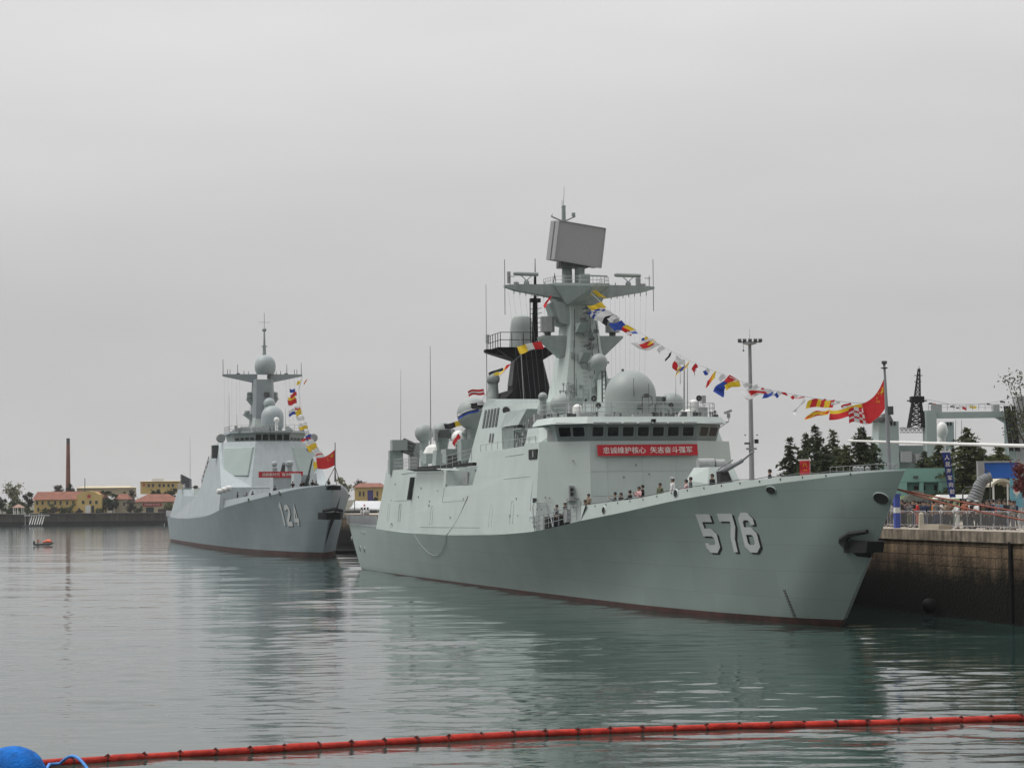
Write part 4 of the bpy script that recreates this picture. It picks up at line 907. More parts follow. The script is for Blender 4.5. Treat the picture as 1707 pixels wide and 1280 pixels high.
# messenger line and bight hanging on the side wall
mb = MB(); a = onwall(-65.5, 7.7, .05); b = Vector((-73.0, -8.02, 4.4)); ln = []
for i in range(15): t = i / 14; p = a.lerp(b, t); p.z -= .35 * math.sin(math.pi * t); ln.append(p)
mb.tube(ln, .03, 5)
b2 = Vector((-78, -7.9, 3.0)); b3 = Vector((-88.6, -8.0, 4.3)); ln = []
for i in range(19):
    t = i / 18; x = -73 - 15.6 * t; z = 4.4 * (1 - t) + 4.3 * t - 2.0 * math.sin(math.pi * t) ** .8; ln.append((x, -(H1.hb(x, z) + .06), z))
mb.tube(ln, .022, 4); tag(mb.build('mooring_line', M['lgrey'], None, at=None), 'slack line looping down the side wall of the nearest frigate', 'rope')
C.objects['mooring_line'].matrix_world = Matrix.Translation(S1.P) @ Matrix.Rotation(S1.rot, 4, 'Z')

# ---- finer fittings : pipe runs, junction boxes, rungs, ventilators on mast and walls
rg = random.Random(21)
mb = MB()
for i in range(44):
    z = rg.uniform(14.2, 23.0); k = (z - 13) / 10.0; hw = 2.5 - 1.25 * min(1, k * 1.25); y = rg.uniform(-hw * .75, hw * .85); x = -54.25 - 1.45 * min(1, (z - 13) / 6.6)
    s_ = rg.uniform(.12, .38)
    if i % 3: mb.box((x + .08, y, z), (.3, s_, s_ * rg.uniform(.6, 1.8)))
    else: mb.cyl((x + .12, y, z), (x + .12, y, z + rg.uniform(.6, 1.8)), .03, .03, 5)
mb.each('mast_fitting', M['mast1'], mast)
mb = MB()
for y in (-.9, .55, 1.1): mb.tube([(-54.1, y * 1.5, 13.6), (-55.45, y, 19.6), (-55.75, y * .85, 22.8)], .035, 5)
mb.each('cable_run', M['dgrey'], mast)
mb = MB()
for i in range(24): z = 14.0 + i * .36; x = -54.1 - 1.45 * min(1, (z - 13) / 6.6); mb.bar((x, -.35, z), (x, .05, z), .035)
mb.build('rungs', M['lgrey'], mast)
mb = MB()
for i in range(14):
    x = rg.uniform(-106, -46); z = rg.uniform(5.6, 9.8 if x < -66 else 10.8); s_ = rg.uniform(.08, .22); p = onwall(x, z, 0); mb.box((p.x, p.y, p.z), (s_ * 1.6, .12, s_))
mb.each('wall_fitting', M['mast1'], frig)
for x, z in ((-104, 5.6), (-97.5, 5.6), (-81, 5.4), (-56, 5.5), (-48.5, 5.8)):
    mb = MB(); mb.tube([onwall(x - .5, z - .3, .01), onwall(x - .5, z + 1.2, .01), onwall(x - .3, z + 1.45, .01), onwall(x + .3, z + 1.45, .01), onwall(x + .5, z + 1.2, .01), onwall(x + .5, z - .3, .01)], .022, 4); mb.build('door_outline', M['mast1'], frig)
# ================================================================== BANNERS WITH LETTERING
def text_mesh(body, size, bold=0.012):
    cu = bpy.data.curves.new('lettering', 'FONT'); cu.body = body; cu.size = size; cu.offset = bold; cu.align_x = 'CENTER'; cu.align_y = 'CENTER'; cu.resolution_u = 2
    o = bpy.data.objects.new('lettering', cu); C.objects.link(o)
    me = bpy.data.meshes.new_from_object(o.evaluated_get(bpy.context.evaluated_depsgraph_get()))
    bpy.data.objects.remove(o); bpy.data.curves.remove(cu)
    return me
def cloth_banner(name, label, TL, TR, BR, BL, body, frame_rot, m_, mt, wfrac=.88, hfrac=.62, cat='banner', vertical=False, bold=.012, group=None, wave=.02):
    TL, TR, BR, BL = map(Vector, (TL, TR, BR, BL)); o_ = (BL + BR) / 2
    root = thing(name, o_, label, cat, group=group); nx, nz_ = 24, 4; mb = MB()
    nrm = (TR - TL).cross(BL - TL).normalized()
    if nrm.dot(EYEP - o_) < 0: nrm = -nrm
    def P(u, v): return TL.lerp(TR, u).lerp(BL.lerp(BR, u), v) + nrm * wave * math.sin(u * 23 + v * 3) - o_
    for i in range(nx):
        for j in range(nz_): mb.quad(P(i / nx, (j + 1) / nz_), P((i + 1) / nx, (j + 1) / nz_), P((i + 1) / nx, j / nz_), P(i / nx, j / nz_))
    cl = mb.build('cloth', m_, root)
    if body:
        me = text_mesh(body, 1.0, bold); xs = [v.co.x for v in me.vertices]; ys = [v.co.y for v in me.vertices]
        x0, x1, y0, y1 = min(xs), max(xs), min(ys), max(ys)
        for v in me.vertices:
            u = (v.co.x - x0) / (x1 - x0); w = (v.co.y - y0) / (y1 - y0); u = .5 + (u - .5) * wfrac; w = .5 - (w - .5) * hfrac
            v.co = P(u, w) + nrm * .03
        me.materials.clear(); me.materials.append(mt); me.name = 'lettering'
        t = bpy.data.objects.new('lettering', me); C.objects.link(t); t.parent = root
    return root
def W1p(px, py, x): q = U1(px, py, 'x', x); return S1.w(*q)
xb = -38.72
cloth_banner('slogan_banner', 'long red banner with white characters across the front of the nearest frigate below its bridge', W1p(995, 741.5, xb), W1p(1162.5, 740, xb), W1p(1163.5, 758.5, xb + .13), W1p(996.5, 760, xb + .13),
             '忠诚维护核心  矢志奋斗强军', 0, M['banner'], M['bantext'], .89, .60)

# ================================================================== FLAGS
def flag(root, org, hoist, fly, pat, nu=10, nv=6, wob=.10, out=None, name='flag', seed=0, parent_at=None, droop=.0):
    """grid cloth: org = top of hoist, hoist = vector down the hoist, fly = vector out; pat(u,v)->material key"""
    mb = MB(); org, hoist, fly = Vector(org), Vector(hoist), Vector(fly); n_ = hoist.cross(fly).normalized(); r = random.Random(seed); ph = r.uniform(0, 6); fr = r.uniform(5, 8)
    keys = []; L_ = fly.length
    def P(u, v):
        w_ = math.sin(u * fr + v * 1.6 + ph)
        return org + hoist * v * (1 - .15 * u * math.sin(ph)) + fly * u + n_ * (wob * L_ * w_ * (.25 + u)) + Vector((0, 0, -droop * L_ * u * u)) + hoist * (.22 * math.sin(u * fr * .9 + ph) * u)
    for i in range(nu):
        for j in range(nv):
            k = pat((i + .5) / nu, (j + .5) / nv)
            if k is None: continue
            if k not in keys: keys.append(k)
            mb.slot = keys.index(k); mb.quad(P(i / nu, (j + 1) / nv), P((i + 1) / nu, (j + 1) / nv), P((i + 1) / nu, j / nv), P(i / nu, j / nv))
    o = mb.build(name, [M[k] for k in keys], root, smooth=80); return o
def p_solid(a): return lambda u, v: a
def p_h2(a, b): return lambda u, v: a if v < .5 else b
def p_h3(a, b, c): return lambda u, v: (a, b, c)[min(2, int(v * 3))]
def p_v2(a, b): return lambda u, v: a if u < .5 else b
def p_v3(a, b, c): return lambda u, v: (a, b, c)[min(2, int(u * 3))]
def p_chk(a, b, n=4): return lambda u, v: a if (int(u * n) + int(v * n)) % 2 else b
def p_cross(a, b): return lambda u, v: b if abs(u - .45) < .12 or abs(v - .5) < .14 else a
def p_bord(a, b): return lambda u, v: a if min(u, 1 - u, v, 1 - v) < .22 else b
def p_pen(a, b): return lambda u, v: (a if u < .5 else b) if abs(v - .5) < .5 * (1 - u * .8) else None
def p_tail(a, b): return lambda u, v: None if (u > .7 and abs(v - .5) < (u - .7) * 1.2) else (a if u < .45 else b)
def p_saw(a, b): return lambda u, v: a if abs(u - v) < .18 or abs(u + v - 1) < .18 else b
def p_str(a, b, n=5): return lambda u, v: a if int(u * n) % 2 else b

def flag_string(name, label, S, root_local, pts, plane, flags, rline=.02, cat='bunting'):
    """pts: pixel path of the line lying in plane y=plane (ship axes); flags: (t along line px x, y) anchor, hoist px, fly px, pattern"""
    base = S.w(*root_local); root = thing(name, base, label, cat, S.rot)
    def q(px, py):
        p = S.u(px, py, 'y', plane) if not callable(plane) else plane(px, py)
        return p - Vector(root_local)
    path = [q(*p) for p in pts]; dense = []
    for a, b in zip(path, path[1:]):
        for k in range(4): dense.append(a.lerp(b, k / 4))
    dense.append(path[-1]); mb = MB(); mb.tube(dense, rline, 4); mb.build('line', M['lgrey'], root)
    for i, (x, y, hx, hy, fx, fy, pat) in enumerate(flags):
        o = q(x, y); Wd = S.w(*(o + Vector(root_local))); sc_ = (Wd.y) / FPX    # metres per photo pixel at that depth
        # picture right is the ship's port side, picture up is up
        f_ = Vector((0.25 * fx * sc_, fx * sc_, -fy * sc_)) * 1.0; h_ = Vector((-hx * sc_ * .2, hx * sc_, -hy * sc_)) * 1.08
        flag(root, o, h_, f_, pat, seed=i + len(flags), nu=14, nv=8, wob=.17)
    return root
FL1 = [  # anchor, hoist vector, fly vector in photo pixels
 (980, 481, 8, 11, -15, 1, p_v3('yellow', 'red', 'yellow')), (986, 484, 12, 10, 14, 3, p_solid('yellow')), (1003, 503, 9, 9, -22, 8, p_solid('yellow')),
 (1004, 512, 14, 10, -26, 10, p_chk('blue', 'cwhite', 4)), (1012, 516, 18, 10, -24, 12, p_h3('cwhite', 'cwhite', 'cblack')), (1036, 534, 12, 12, -20, 8, p_h2('blue', 'blue')),
 (1045, 541, 16, 8, -12, 8, p_v2('yellow', 'red')), (1068, 556, -14, 0, -18, -2, p_v2('blue', 'cwhite')), (1088, 564, 14, 11, -34, 7, p_bord('cwhite', 'red')), (1092, 567, -6, 6, -8, 3, p_solid('yellow')),
 (1120, 586, -5, 3, -6, 14, p_solid('cblack')), (1128, 592, 10, 8, -8, 20, p_v2('cwhite', 'red')), (1150, 601, -4, 9, -22, 18, p_cross('yellow', 'blue')), (1168, 611, -4, 5, -11, 12, p_v2('cwhite', 'cblack')),
 (1194, 618, -3, 12, -14, 14, p_v3('yellow', 'orange', 'red')), (1217, 625, 16, 8, -30, 26, p_v3('red', 'blue', 'blue')), (1232, 634, 3, 9, -24, 6, p_solid('yellow')),
 (1284, 648, 10, 10, -50, 2, p_bord('cwhite', 'red')), (1290, 652, -4, 7, -16, 6, p_solid('blue')), (1310, 654, 4, 5, -16, -2, p_v2('red', 'cwhite')), (1343, 660, -2, 3, -16, 1, p_h2('cwhite', 'red')),
 (1340, 664, 3, 3, -18, 24, p_solid('cwhite')), (1392, 666, -4, 12, -44, 2, p_str('yellow', 'red', 6)), (1384, 682, -4, 8, -38, 8, p_saw('yellow', 'red')), (1400, 668, 0, 4, -14, 3, p_solid('cwhite')),
 (1262, 640, 3, 6, -10, 5, p_solid('cwhite')), (1246, 637, 4, 6, -8, 3, p_h2('cwhite', 'cwhite')), (1104, 575, 5, 6, -10, 8, p_solid('cwhite')), (1058, 549, 4, 5, -14, 6, p_solid('cwhite')), (1138, 598, 4, 6, -9, 9, p_solid('cwhite')), (1180, 612, 4, 6, -8, 8, p_v2('cwhite', 'blue')), (1206, 622, 4, 7, -9, 8, p_solid('cwhite')), (1327, 657, 4, 4, -10, 4, p_v2('cwhite', 'red')), (1362, 663, 4, 5, -12, 6, p_solid('cwhite')), (1298, 651, 4, 5, -8, 6, p_solid('blue')), (1272, 645, 4, 5, -8, 7, p_v2('red', 'cwhite')), (1228, 632, 4, 6, -8, 5, p_solid('cwhite')), (1160, 605, 4, 6, -8, 9, p_solid('red')), (1078, 560, 4, 6, -9, 6, p_v2('yellow', 'blue')), (1024, 524, 5, 6, -12, 7, p_solid('cwhite')), (1376, 664, 3, 5, -9, 5, p_solid('red')), (1418, 671, 3, 6, -16, 5, p_h2('red', 'cwhite')), (1438, 673, -2, 14, -54, 10, p_h3('yellow', 'red', 'red')), (1452, 678, 2, 25, -36, 6, p_chk('cwhite', 'red', 5))]
flag_string('signal_flag_line', 'bright signal flags sloping from the nearest frigate mast to its bow staff', S1, (-54, 0, 23.5),
            [(968, 474), (985, 488), (1003, 505), (1030, 530), (1070, 556), (1115, 583), (1160, 606), (1215, 628), (1260, 644), (1310, 655), (1360, 664), (1420, 671), (1476, 672)], 0.0, FL1)
FL1b = [(918, 492, 2, 3, -13, 18, p_solid('red')), (902, 569, 5, 11, -40, 7, p_v3('red', 'cwhite', 'yellow')), (852, 606, -6, 8, -22, 14, p_v3('red', 'yellow', 'yellow')),
        (838, 613, 2, 4, -24, 8, p_solid('cblack')), (806, 648, 2, 9, -26, 3, p_h3('red', 'cwhite', 'red')), (805, 668, 2, 6, -20, 5, p_v2('cwhite', 'cblack')), (797, 677, 2, 8, -34, 12, p_h3('cwhite', 'cblack', 'blue')),
        (775, 700, 2, 8, -34, 6, p_v2('yellow', 'cblack')), (764, 722, 4, 6, -10, 16, p_solid('red')), (726, 742, 4, 8, -10, 5, p_solid('yellow'))]
flag_string('signal_flag_line', 'signal flags running aft from the nearest frigate mast behind its black funnel', S1, (-60, -2.5, 23),
            [(921, 488), (905, 560), (855, 603), (822, 640), (806, 664), (782, 696), (766, 722), (735, 745), (716, 752)], -4.0, FL1b)
def star_flag(S, name, label, T, B, F1, F2, plane_y, cat='flag'):
    """red ensign with five yellow stars: T,B top/bottom of hoist, F1,F2 fly corners, photo pixels; cloth bellies out of the staff plane"""
    t, b = S.u(*T, 'y', plane_y), S.u(*B, 'y', plane_y); x = (t.x + b.x) / 2
    f1, f2 = S.u(*F1, 'x', x - 1.0), S.u(*F2, 'x', x - 1.0); f1.x = x - 1.0; base = S.w(*b); root = thing(name, base, label, cat, S.rot)
    def P(u, v, off=0.0):
        p = t.lerp(b, v).lerp(f1.lerp(f2, v), u); s = math.sin(math.pi * u * 1.9 + v * .8)
        return p - b + Vector((.16 * s * u ** .6 + off, 0, -.35 * math.sin(math.pi * u) * (1 - v * .3)))
    mb = MB(); nu, nv = 20, 12
    for i in range(nu):
        for j in range(nv): mb.quad(P(i / nu, (j + 1) / nv), P((i + 1) / nu, (j + 1) / nv), P((i + 1) / nu, j / nv), P(i / nu, j / nv))
    cl = mb.build('cloth', M['red'], root, smooth=80)
    mb = MB()
    def star(cu, cv, r, rot):
        asp = .66
        ps = []
        for k in range(10):
            a = rot + k * math.pi / 5; q = r if k % 2 == 0 else r * .4; ps.append((cu + q * math.sin(a) * asp, cv - q * math.cos(a)))
        for s_ in (.025, -.025):
            c = P(cu, cv, s_); 
            for k in range(10): 
                tri = [c, P(*ps[k], s_), P(*ps[(k + 1) % 10], s_)]; mb.poly(tri)
    star(.17, .25, .16, 0)
    for cu, cv, ro in ((.33, .1, .4), (.40, .2, .8), (.40, .34, 0), (.33, .45, .5)): star(cu, cv, .055, ro)
    mb.build('stars', M['yellow'], root); return root
star_flag(S1, 'national_flag', 'large red flag with yellow stars on the bow staff of the nearest frigate', (1475.5, 627), (1478, 676), (1437, 673), (1443, 706), 0.0)
# ================================================================== DESTROYER (second ship)
S2 = Frame(gnd(537, 930), 13.2)
U2 = lambda px, py, ax, c: S2.u(px, py, ax, c)
K2f = lambda d: 8.6 * (1 - max(0.0, 1 - d / 56.0) ** 2.1) - max(0, d - 120) * 0.010
W2 = smooth(lut([(-9, -3.0), (0, 0), (4, 1.7), (12, 3.5), (24, 5.3), (40, 6.6), (60, 7.4), (80, 7.8), (110, 8.1), (150, 8.1)]), 1.2)
ZK2 = smooth(lut([(11, 9.45), (6, 9.3), (0, 9.05), (-8, 8.5), (-15, 7.95), (-28, 7.2), (-40, 6.6), (-52, 5.9), (-64, 5.3), (-80, 4.9), (-100, 4.6), (-125, 4.55), (-152, 4.65)]), 3)
BU2 = lut([(11, 9.5), (5, 9.4), (0, 9.3), (-8, 8.95), (-15, 8.6), (-28, 8.0), (-38, 7.7), (-50, 7.4)])
H2 = Hull(lambda d: max(0, W2(d)), K2f, ZK2, 1.10, -144.0, 1.3, BU2, -41.0, 1.5)
des = thing('destroyer', S2.P, 'blue grey destroyer farther off with hull number 124 and a ball radome on its mast', 'warship', S2.rot)
build_hull(H2, des, M['hull2'], M['p2'], 80)
PX124 = [((464, 842), (477, 842), (479, 876)), ((473, 842), (486, 842), (484, 876)), ((485, 842), (498, 842), (494, 876))]
for ch, a, b, c in list(hull_number(H2, S2, '124', des, PX124, 0.20)):
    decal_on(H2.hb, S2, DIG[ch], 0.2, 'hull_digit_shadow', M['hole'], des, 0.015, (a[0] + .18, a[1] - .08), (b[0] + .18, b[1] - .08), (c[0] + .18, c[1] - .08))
    decal_on(H2.hb, S2, DIG[ch], 0.2, 'hull_digit', M['num'], des, 0.05, a, b, c)
for px, py in ((415, 833), (450.5, 824), (466.5, 822)): oval(H2, S2, des, px, py, .5, .3, bul=True)
oval(H2, S2, des, 290, 893, .4, .15, 'mooring_port'); oval(H2, S2, des, 274, 876, .5, .35, 'mooring_port')
# bow anchor and the black patch by it
c = U2(553, 858, 'y', 0)
mb = MB(); mb.hull8([(c.x - 1.2, -1.6, c.z - .55), (c.x + 1.2, -.9, c.z - .6), (c.x + 1.2, .9, c.z - .6), (c.x - 1.2, 1.6, c.z - .55), (c.x - 1.2, -1.6, c.z + .3), (c.x + 1.5, -.9, c.z + .3), (c.x + 1.5, .9, c.z + .3), (c.x - 1.2, 1.6, c.z + .3)])
an2 = mb.build('anchor_bolster', M['black'], des)
mb = MB(); mb.tube([(c.x + .8, -1.2, c.z + .5), (c.x + 1.9, 0, c.z + .75), (c.x + .8, 1.2, c.z + .5)], .22, 6); mb.build('anchor', M['black'], an2)
mb = MB(); hs_ = lambda x, z: (x, H2.hb(x, z) + .05, z)
# thunderbolt shaped black patch on the port bow
sp2 = lambda z, d: hs_(H2.stem * z - d, z)
mb.ring([[sp2(8.0, 6.5), sp2(8.0, 6.55)], [sp2(6.4, 3.2), sp2(6.4, 5.0)], [sp2(5.2, 1.2), sp2(5.2, 3.6)], [sp2(4.6, .8), sp2(4.6, 2.6)], [sp2(3.0, .5), sp2(3.0, 1.2)], [sp2(1.6, .25), sp2(1.6, .3)]], False, False); mb.build('black_bow_patch', M['black'], an2)
mb = MB(); mb.box((10.0, 0, 9.05), (1.2, 1.7, .55)); mb.build('bow_fairlead', M['black'], des)
# side walls
yw2 = lambda x, z: min(K2f(H2.stem * 5 - x), 8.6) - (z - ZK2(x)) * 0.115
prof = [(-143, ZK2(-143) - .02)]; xx = -138
while xx < -46: prof.append((xx, ZK2(xx) - .02)); xx += 6
prof += [(-47.5, ZK2(-47.5) - .02), (-48.0, 9.6), (-60.0, 16.55), (-68, 16.5), (-73, 13.8), (-84, 9.5), (-86, 8.45), (-113, 8.55), (-114, 9.7), (-130, 9.85)]
mb = MB(); prism_sym(mb, prof, lambda x, z: yw2(x, z)); mb.build('superstructure', M['p2'], des)
mb = MB(); mb.frus([(-116, -6.6, 8), (-84, -6.6, 8), (-84, 6.6, 8), (-116, 6.6, 8)], [(-116, -6.2, 9.8), (-84, -6.2, 9.8), (-84, 6.2, 9.8), (-116, 6.2, 9.8)]); mb.build('boat_bay_wall', M['mast1'], des)
XF = lambda z: -46.5 - (z - 6) * .44
mb = MB()
def foot2(xf, cx, yc, yo, xr, z): return [(xr, -yo, z), (xf - cx, -yo, z), (xf, -yc, z), (xf, yc, z), (xf - cx, yo, z), (xr, yo, z)]
mb.frus(foot2(XF(6), 3.6, 4.2, 8.25, -66, 6.0), foot2(XF(16.6), 4.6, 2.6, 6.95, -70, 16.6)); mb.build('forward_house', M['p2'], des)
mb = MB(); mb.frus(foot2(XF(16.6) - .4, 4.0, 2.55, 5.35, -66, 16.6), foot2(XF(16.6) - .2, 4.0, 2.75, 5.6, -66, 17.95)); mb.build('bridge', M['mast1'], des)
mb = MB(); mb.frus(foot2(XF(16.6) + .15, 4.4, 3.0, 6.1, -66, 17.9), foot2(XF(16.6) + .2, 4.4, 3.0, 6.1, -66, 18.2)); mb.build('bridge_roof', M['p2'], des)
xq = XF(16.6) - .3
for i in range(5):
    y = -2.15 + i * 1.07; window((xq, y - .44, 16.74), (xq, y + .44, 16.74), (xq + .15, y + .44, 17.66), (xq + .15, y - .44, 17.66), (1, 0, -.2), des, M['mast1'])
for sg in (-1, 1):
    for k in range(4):
        def pt(u, z): return (xq - 4.0 * u, sg * (2.6 + 2.8 * u), z)
        u0, u1 = .06 + k * .235, .24 + k * .235; window(pt(u0, 16.74), pt(u1, 16.74), pt(u1, 17.66), pt(u0, 17.66), (.57, sg * .82, -.1), des, M['mast1'])
# phased array faces on the chamfers
for sg in (-1, 1):
    def ch(u, z, off=0.0):
        k = (z - 6) / 10.6; x0 = XF(z); c_ = 3.6 + k; y0 = 4.2 - 1.6 * k; y1 = 8.25 - 1.3 * k
        return Vector((x0 - c_ * u + off * .6, sg * (y0 + (y1 - y0) * u + off * .75), z))
    mb = MB(); A_, B_, C_, D_ = [ch(u, z) for u, z in ((.10, 11.3), (.92, 11.3), (.95, 15.75), (.02, 15.75))]; o4 = [ch(u, z, .28) for u, z in ((.12, 11.4), (.90, 11.4), (.93, 15.6), (.05, 15.6))]
    if sg > 0: mb.frus([A_, B_, C_, D_], o4)
    else: mb.frus([D_, C_, B_, A_], o4[::-1])
    mb.build('array_radar', mat('array_face', (0.30, 0.365, 0.345), .6, var=.03, vscale=.5), des)
mb = MB(); mb.bar(ch(0, 6.5), ch(0, 16.4), .05)
# radomes and mast
M['mast2'] = mat('destroyer_mast_paint', (.25, .28, .29), .6, var=.08, vscale=.8)
def rad2(px, pyt, r, x, hc, zb, m_='radome2', name='radome'):
    q = U2(px, pyt, 'x', x); mb = MB(); b = q.z - r - hc; mb.dome((x, q.y, b), r, hc, 24); o = mb.build(name, M[m_], des, smooth=35)
    if b > zb: mb = MB(); mb.cyl((x, q.y, zb), (x, q.y, b + .1), r * .8, r * .9, 14); mb.build('radome_base', M['mast1'], o)
    return q
rad2(454, 676, 1.75, -58.5, 1.7, 18.0); rad2(449, 663, .92, -60.5, .3, 18.0)
mb = MB(); mb.ring([sec(-59.5, -67, -2.2, 2.0, 17.9, .3), sec(-61.5, -66, -1.7, 1.5, 20.8, .3)]); mb.build('mast_house', M['mast1'], des)
mb = MB(); mb.ring([sec(-61, -66.0, -1.95, 1.9, 18, .5), sec(-61.8, -65.6, -1.5, 1.5, 26.6, .35)]); m2 = mb.build('mast', M['mast2'], des)
for sg in (-1, 1):
    mb = MB()
    def ys2(y, zb, zt, w): return [(-64 - w, sg * y, zb), (-64 + w, sg * y, zb), (-64 + w, sg * y, zt), (-64 - w, sg * y, zt)]
    r_ = [ys2(.9, 26.1, 27.5, .9), ys2(6.3, 27.2, 27.5, .35)]; mb.ring(r_ if sg > 0 else r_[::-1]); y2 = mb.build('yardarm', M['mast2'], m2)
    mb = MB()
    for y, h in ((2.2, .5), (2.9, .6), (3.9, 1.6), (5.1, .8), (5.5, .8), (6.2, 2.4 if sg < 0 else 1.9)): mb.cyl((-64, sg * y, 27.4), (-64, sg * y, 27.5 + h), .06, .04, 5)
    mb.lathe((-64, sg * 3.8, 27.4), [(.3, 0), (.3, .25), (.05, .35)], 8); mb.each('yard_fitting', M['dgrey'], y2)
    mb = MB()
    for z, w, y in ((23.6, 1.0, 1.5), (21.2, 1.4, 1.65)):
        mb.frus([(-65, sg * y, z - .9), (-63, sg * y, z - .9), (-63, sg * (y + .3), z - .9), (-65, sg * (y + .3), z - .9)][::sg], [(-65.2, sg * (y - .3), z), (-62.8, sg * (y - .3), z), (-62.8, sg * (y + w), z), (-65.2, sg * (y + w), z)][::sg])
        mb.lathe((-64, sg * (y + w * .55), z), [(.38, 0), (.48, .3), (.36, .55), (.42, .8 if z > 23 else .5), (.3, 1.1 if z > 23 else .55)], 10)
    mb.each('sensor_sponson', M['mast1'], m2)
mb = MB(); q = U2(442, 592, 'x', -63.5); mb.lathe((q.x, q.y, 27.5), [(1.35, 0), (1.62, .6), (1.68, 1.3), (1.55, 2.0), (1.2, 2.6), (.7, 2.95), (0, 3.1)], 28); mb.build('mast_radome', M['radome2'], m2, smooth=40)
mb = MB(); mb.cyl((-64.5, q.y, 30.0), (-64.5, q.y, 31.9), .3, .25, 8); mb.cyl((-64.5, q.y, 31.9), (-64.5, q.y, 34.2), .2, .12, 8); mb.box((-64.5, q.y, 32.0), (.4, .95, .12)); mb.ball((-64.5, q.y, 34.6), .36, 10)
mb.tube([(-64.5, q.y, 34.2), (-64.5, q.y, 37.3)], .045, 5); mb.bar((-64.5, q.y - .95, 35.8), (-64.5, q.y + .95, 35.8), .05); mb.build('topmast', M['mast1'], m2)
mb = MB()
for z, y, s_ in ((27.0, .35, .3), (24.2, 0, .45), (23.0, .1, .4), (22.3, 0, .3)): mb.box((-61.6, q.y + y, z), (.6, s_ * 1.8, s_ * 1.6))
mb.each('mast_light', M['dgrey'], m2)
for y in (-5.9, -5.4, -4.8, -4.1, -3.6, 3.6, 4.2, 5.0, 5.6):
    mb = MB(); mb.tube([(-64, y, 27.2), (-60, y * 1.1, 18.0)], .014, 3, False); mb.build('halyard', M['lgrey'], m2)
mb = MB(); mb.rail([(-64, -6.0, 18.1), (-55.6, -6.0, 18.1), (-51.0, -3, 18.1), (-51.0, 3, 18.1), (-55.6, 6, 18.1)], 1.0, 1.6, 2, .025, .03); mb.build('railing', M['lgrey'], des)
mb = MB(); rr_ = random.Random(9)
for i in range(26): x, y = rr_.uniform(-57, -53), rr_.uniform(-5.4, 5.4); h = rr_.uniform(.3, 1.1); mb.box((x, y, 18.1 + h / 2), (.5, rr_.uniform(.2, .9), h))
mb.each('roof_fitting', M['lgrey'], des)
mb = MB(); q = U2(461, 700, 'x', -53); mb.ball((q.x, q.y, q.z), .45, 12); mb.cyl((q.x, q.y, 18.1), (q.x, q.y, q.z), .25, .2, 8); mb.build('optical_director', M['white'], des)
for sg in (-1, 1):
    mb = MB(); mb.lathe((-58, sg * 7.2, 17.3), [(.6, -.3), (.75, 0), (.6, .3)], 12, Matrix.Rotation(rad(90), 3, 'Y')); mb.bar((-58, sg * 5.6, 17.9), (-58, sg * 7.2, 17.3), .15); mb.build('side_aerial', M['lgrey'], des)
mb = MB(); mb.box((-60, -7.9, 15.2), (1.2, 1.0, 2.0)); mb.build('side_unit', M['dgrey'], des)
mb = MB(); mb.box(ch(0, 16) + Vector((0, 0, 0)), (.2, .2, .2)); 
for px, t, b, x in ((382, 655, 728, -60), (317, 728, 815, -112), (395, 690, 716, -58), (416, 680, 712, -57), (476, 680, 716, -57)):
    a, c_ = U2(px, b, 'x', x), U2(px, t, 'x', x); mb = MB(); mb.tube([a, c_], [.05, .02], 4); mb.build('whip_antenna', M['lgrey'], des)
# forward equipment : close-in gun on its plinth, main gun
x = -40; q = U2(470, 790, 'x', x); q5 = U2(470, 776, 'x', x)
mb = MB(); mb.box((x, q.y, 9.4), (4, 3.1, 3.2)); mb.build('gun_plinth', M['p2'], des)
mb = MB(); mb.box((x, q.y, 11.1), (1.5, 2.6, .6)); mb.box((x, q.y - 1.1, 11.9), (1.2, .7, .9)); mb.box((x, q.y + 1.1, 11.9), (1.2, .7, .9)); cg = mb.build('rotary_gun', M['radome2'], des)
mb = MB(); mb.ball((x, q.y - 1.1, 12.9), .45, 12); mb.lathe((x, q.y + 1.1, 12.3), [(.3, 0), (.6, .5), (.6, .9), (.2, 1.1)], 14); mb.each('gun_radar', M['radome2'], cg)
mb = MB(); mb.tube([(x, q.y, 11.0), (x + 2.2, q.y, 12.9)], [.42, .25], 10); mb.build('gun_barrels', M['dgrey'], cg)
gx = -24.0; q = U2(508.5, 800, 'x', gx); mb = MB()
for sg in (-1, 1):
    mb.hull8([Vector(p) for p in [(gx - 2.4, q.y + sg * 1.15 - .65, 7.3), (gx + 1.4, q.y + sg * 1.15 - .65, 7.3), (gx + 1.4, q.y + sg * 1.15 + .65, 7.3), (gx - 2.4, q.y + sg * 1.15 + .65, 7.3),
                                   (gx - 2.2, q.y + sg * 1.1 - .5, 11.3), (gx + .2, q.y + sg * 1.1 - .5, 11.3), (gx + .2, q.y + sg * 1.1 + .5, 11.3), (gx - 2.2, q.y + sg * 1.1 + .5, 11.3)]])
mb.box((gx - 1.3, q.y, 9.2), (1.6, 1.4, 3.6)); gt2 = mb.build('gun_turret', M['p2'], des)
e_ = U2(520.7, 765, 'x', gx + 5); mb = MB(); mb.tube([(gx, q.y, 9.3), (gx + 2.4, q.y + (e_.y - q.y) * .45, 10.9)], [.32, .25], 10); mb.tube([(gx + 2.2, q.y + (e_.y - q.y) * .42, 10.8), e_], [.15, .11], 8); mb.build('gun_barrel', M['dgrey'], gt2)
mb = MB(); mb.box((gx + .55, q.y, 8.6), (.8, .75, 2.8)); mb.build('gun_slot', M['hole'], gt2)
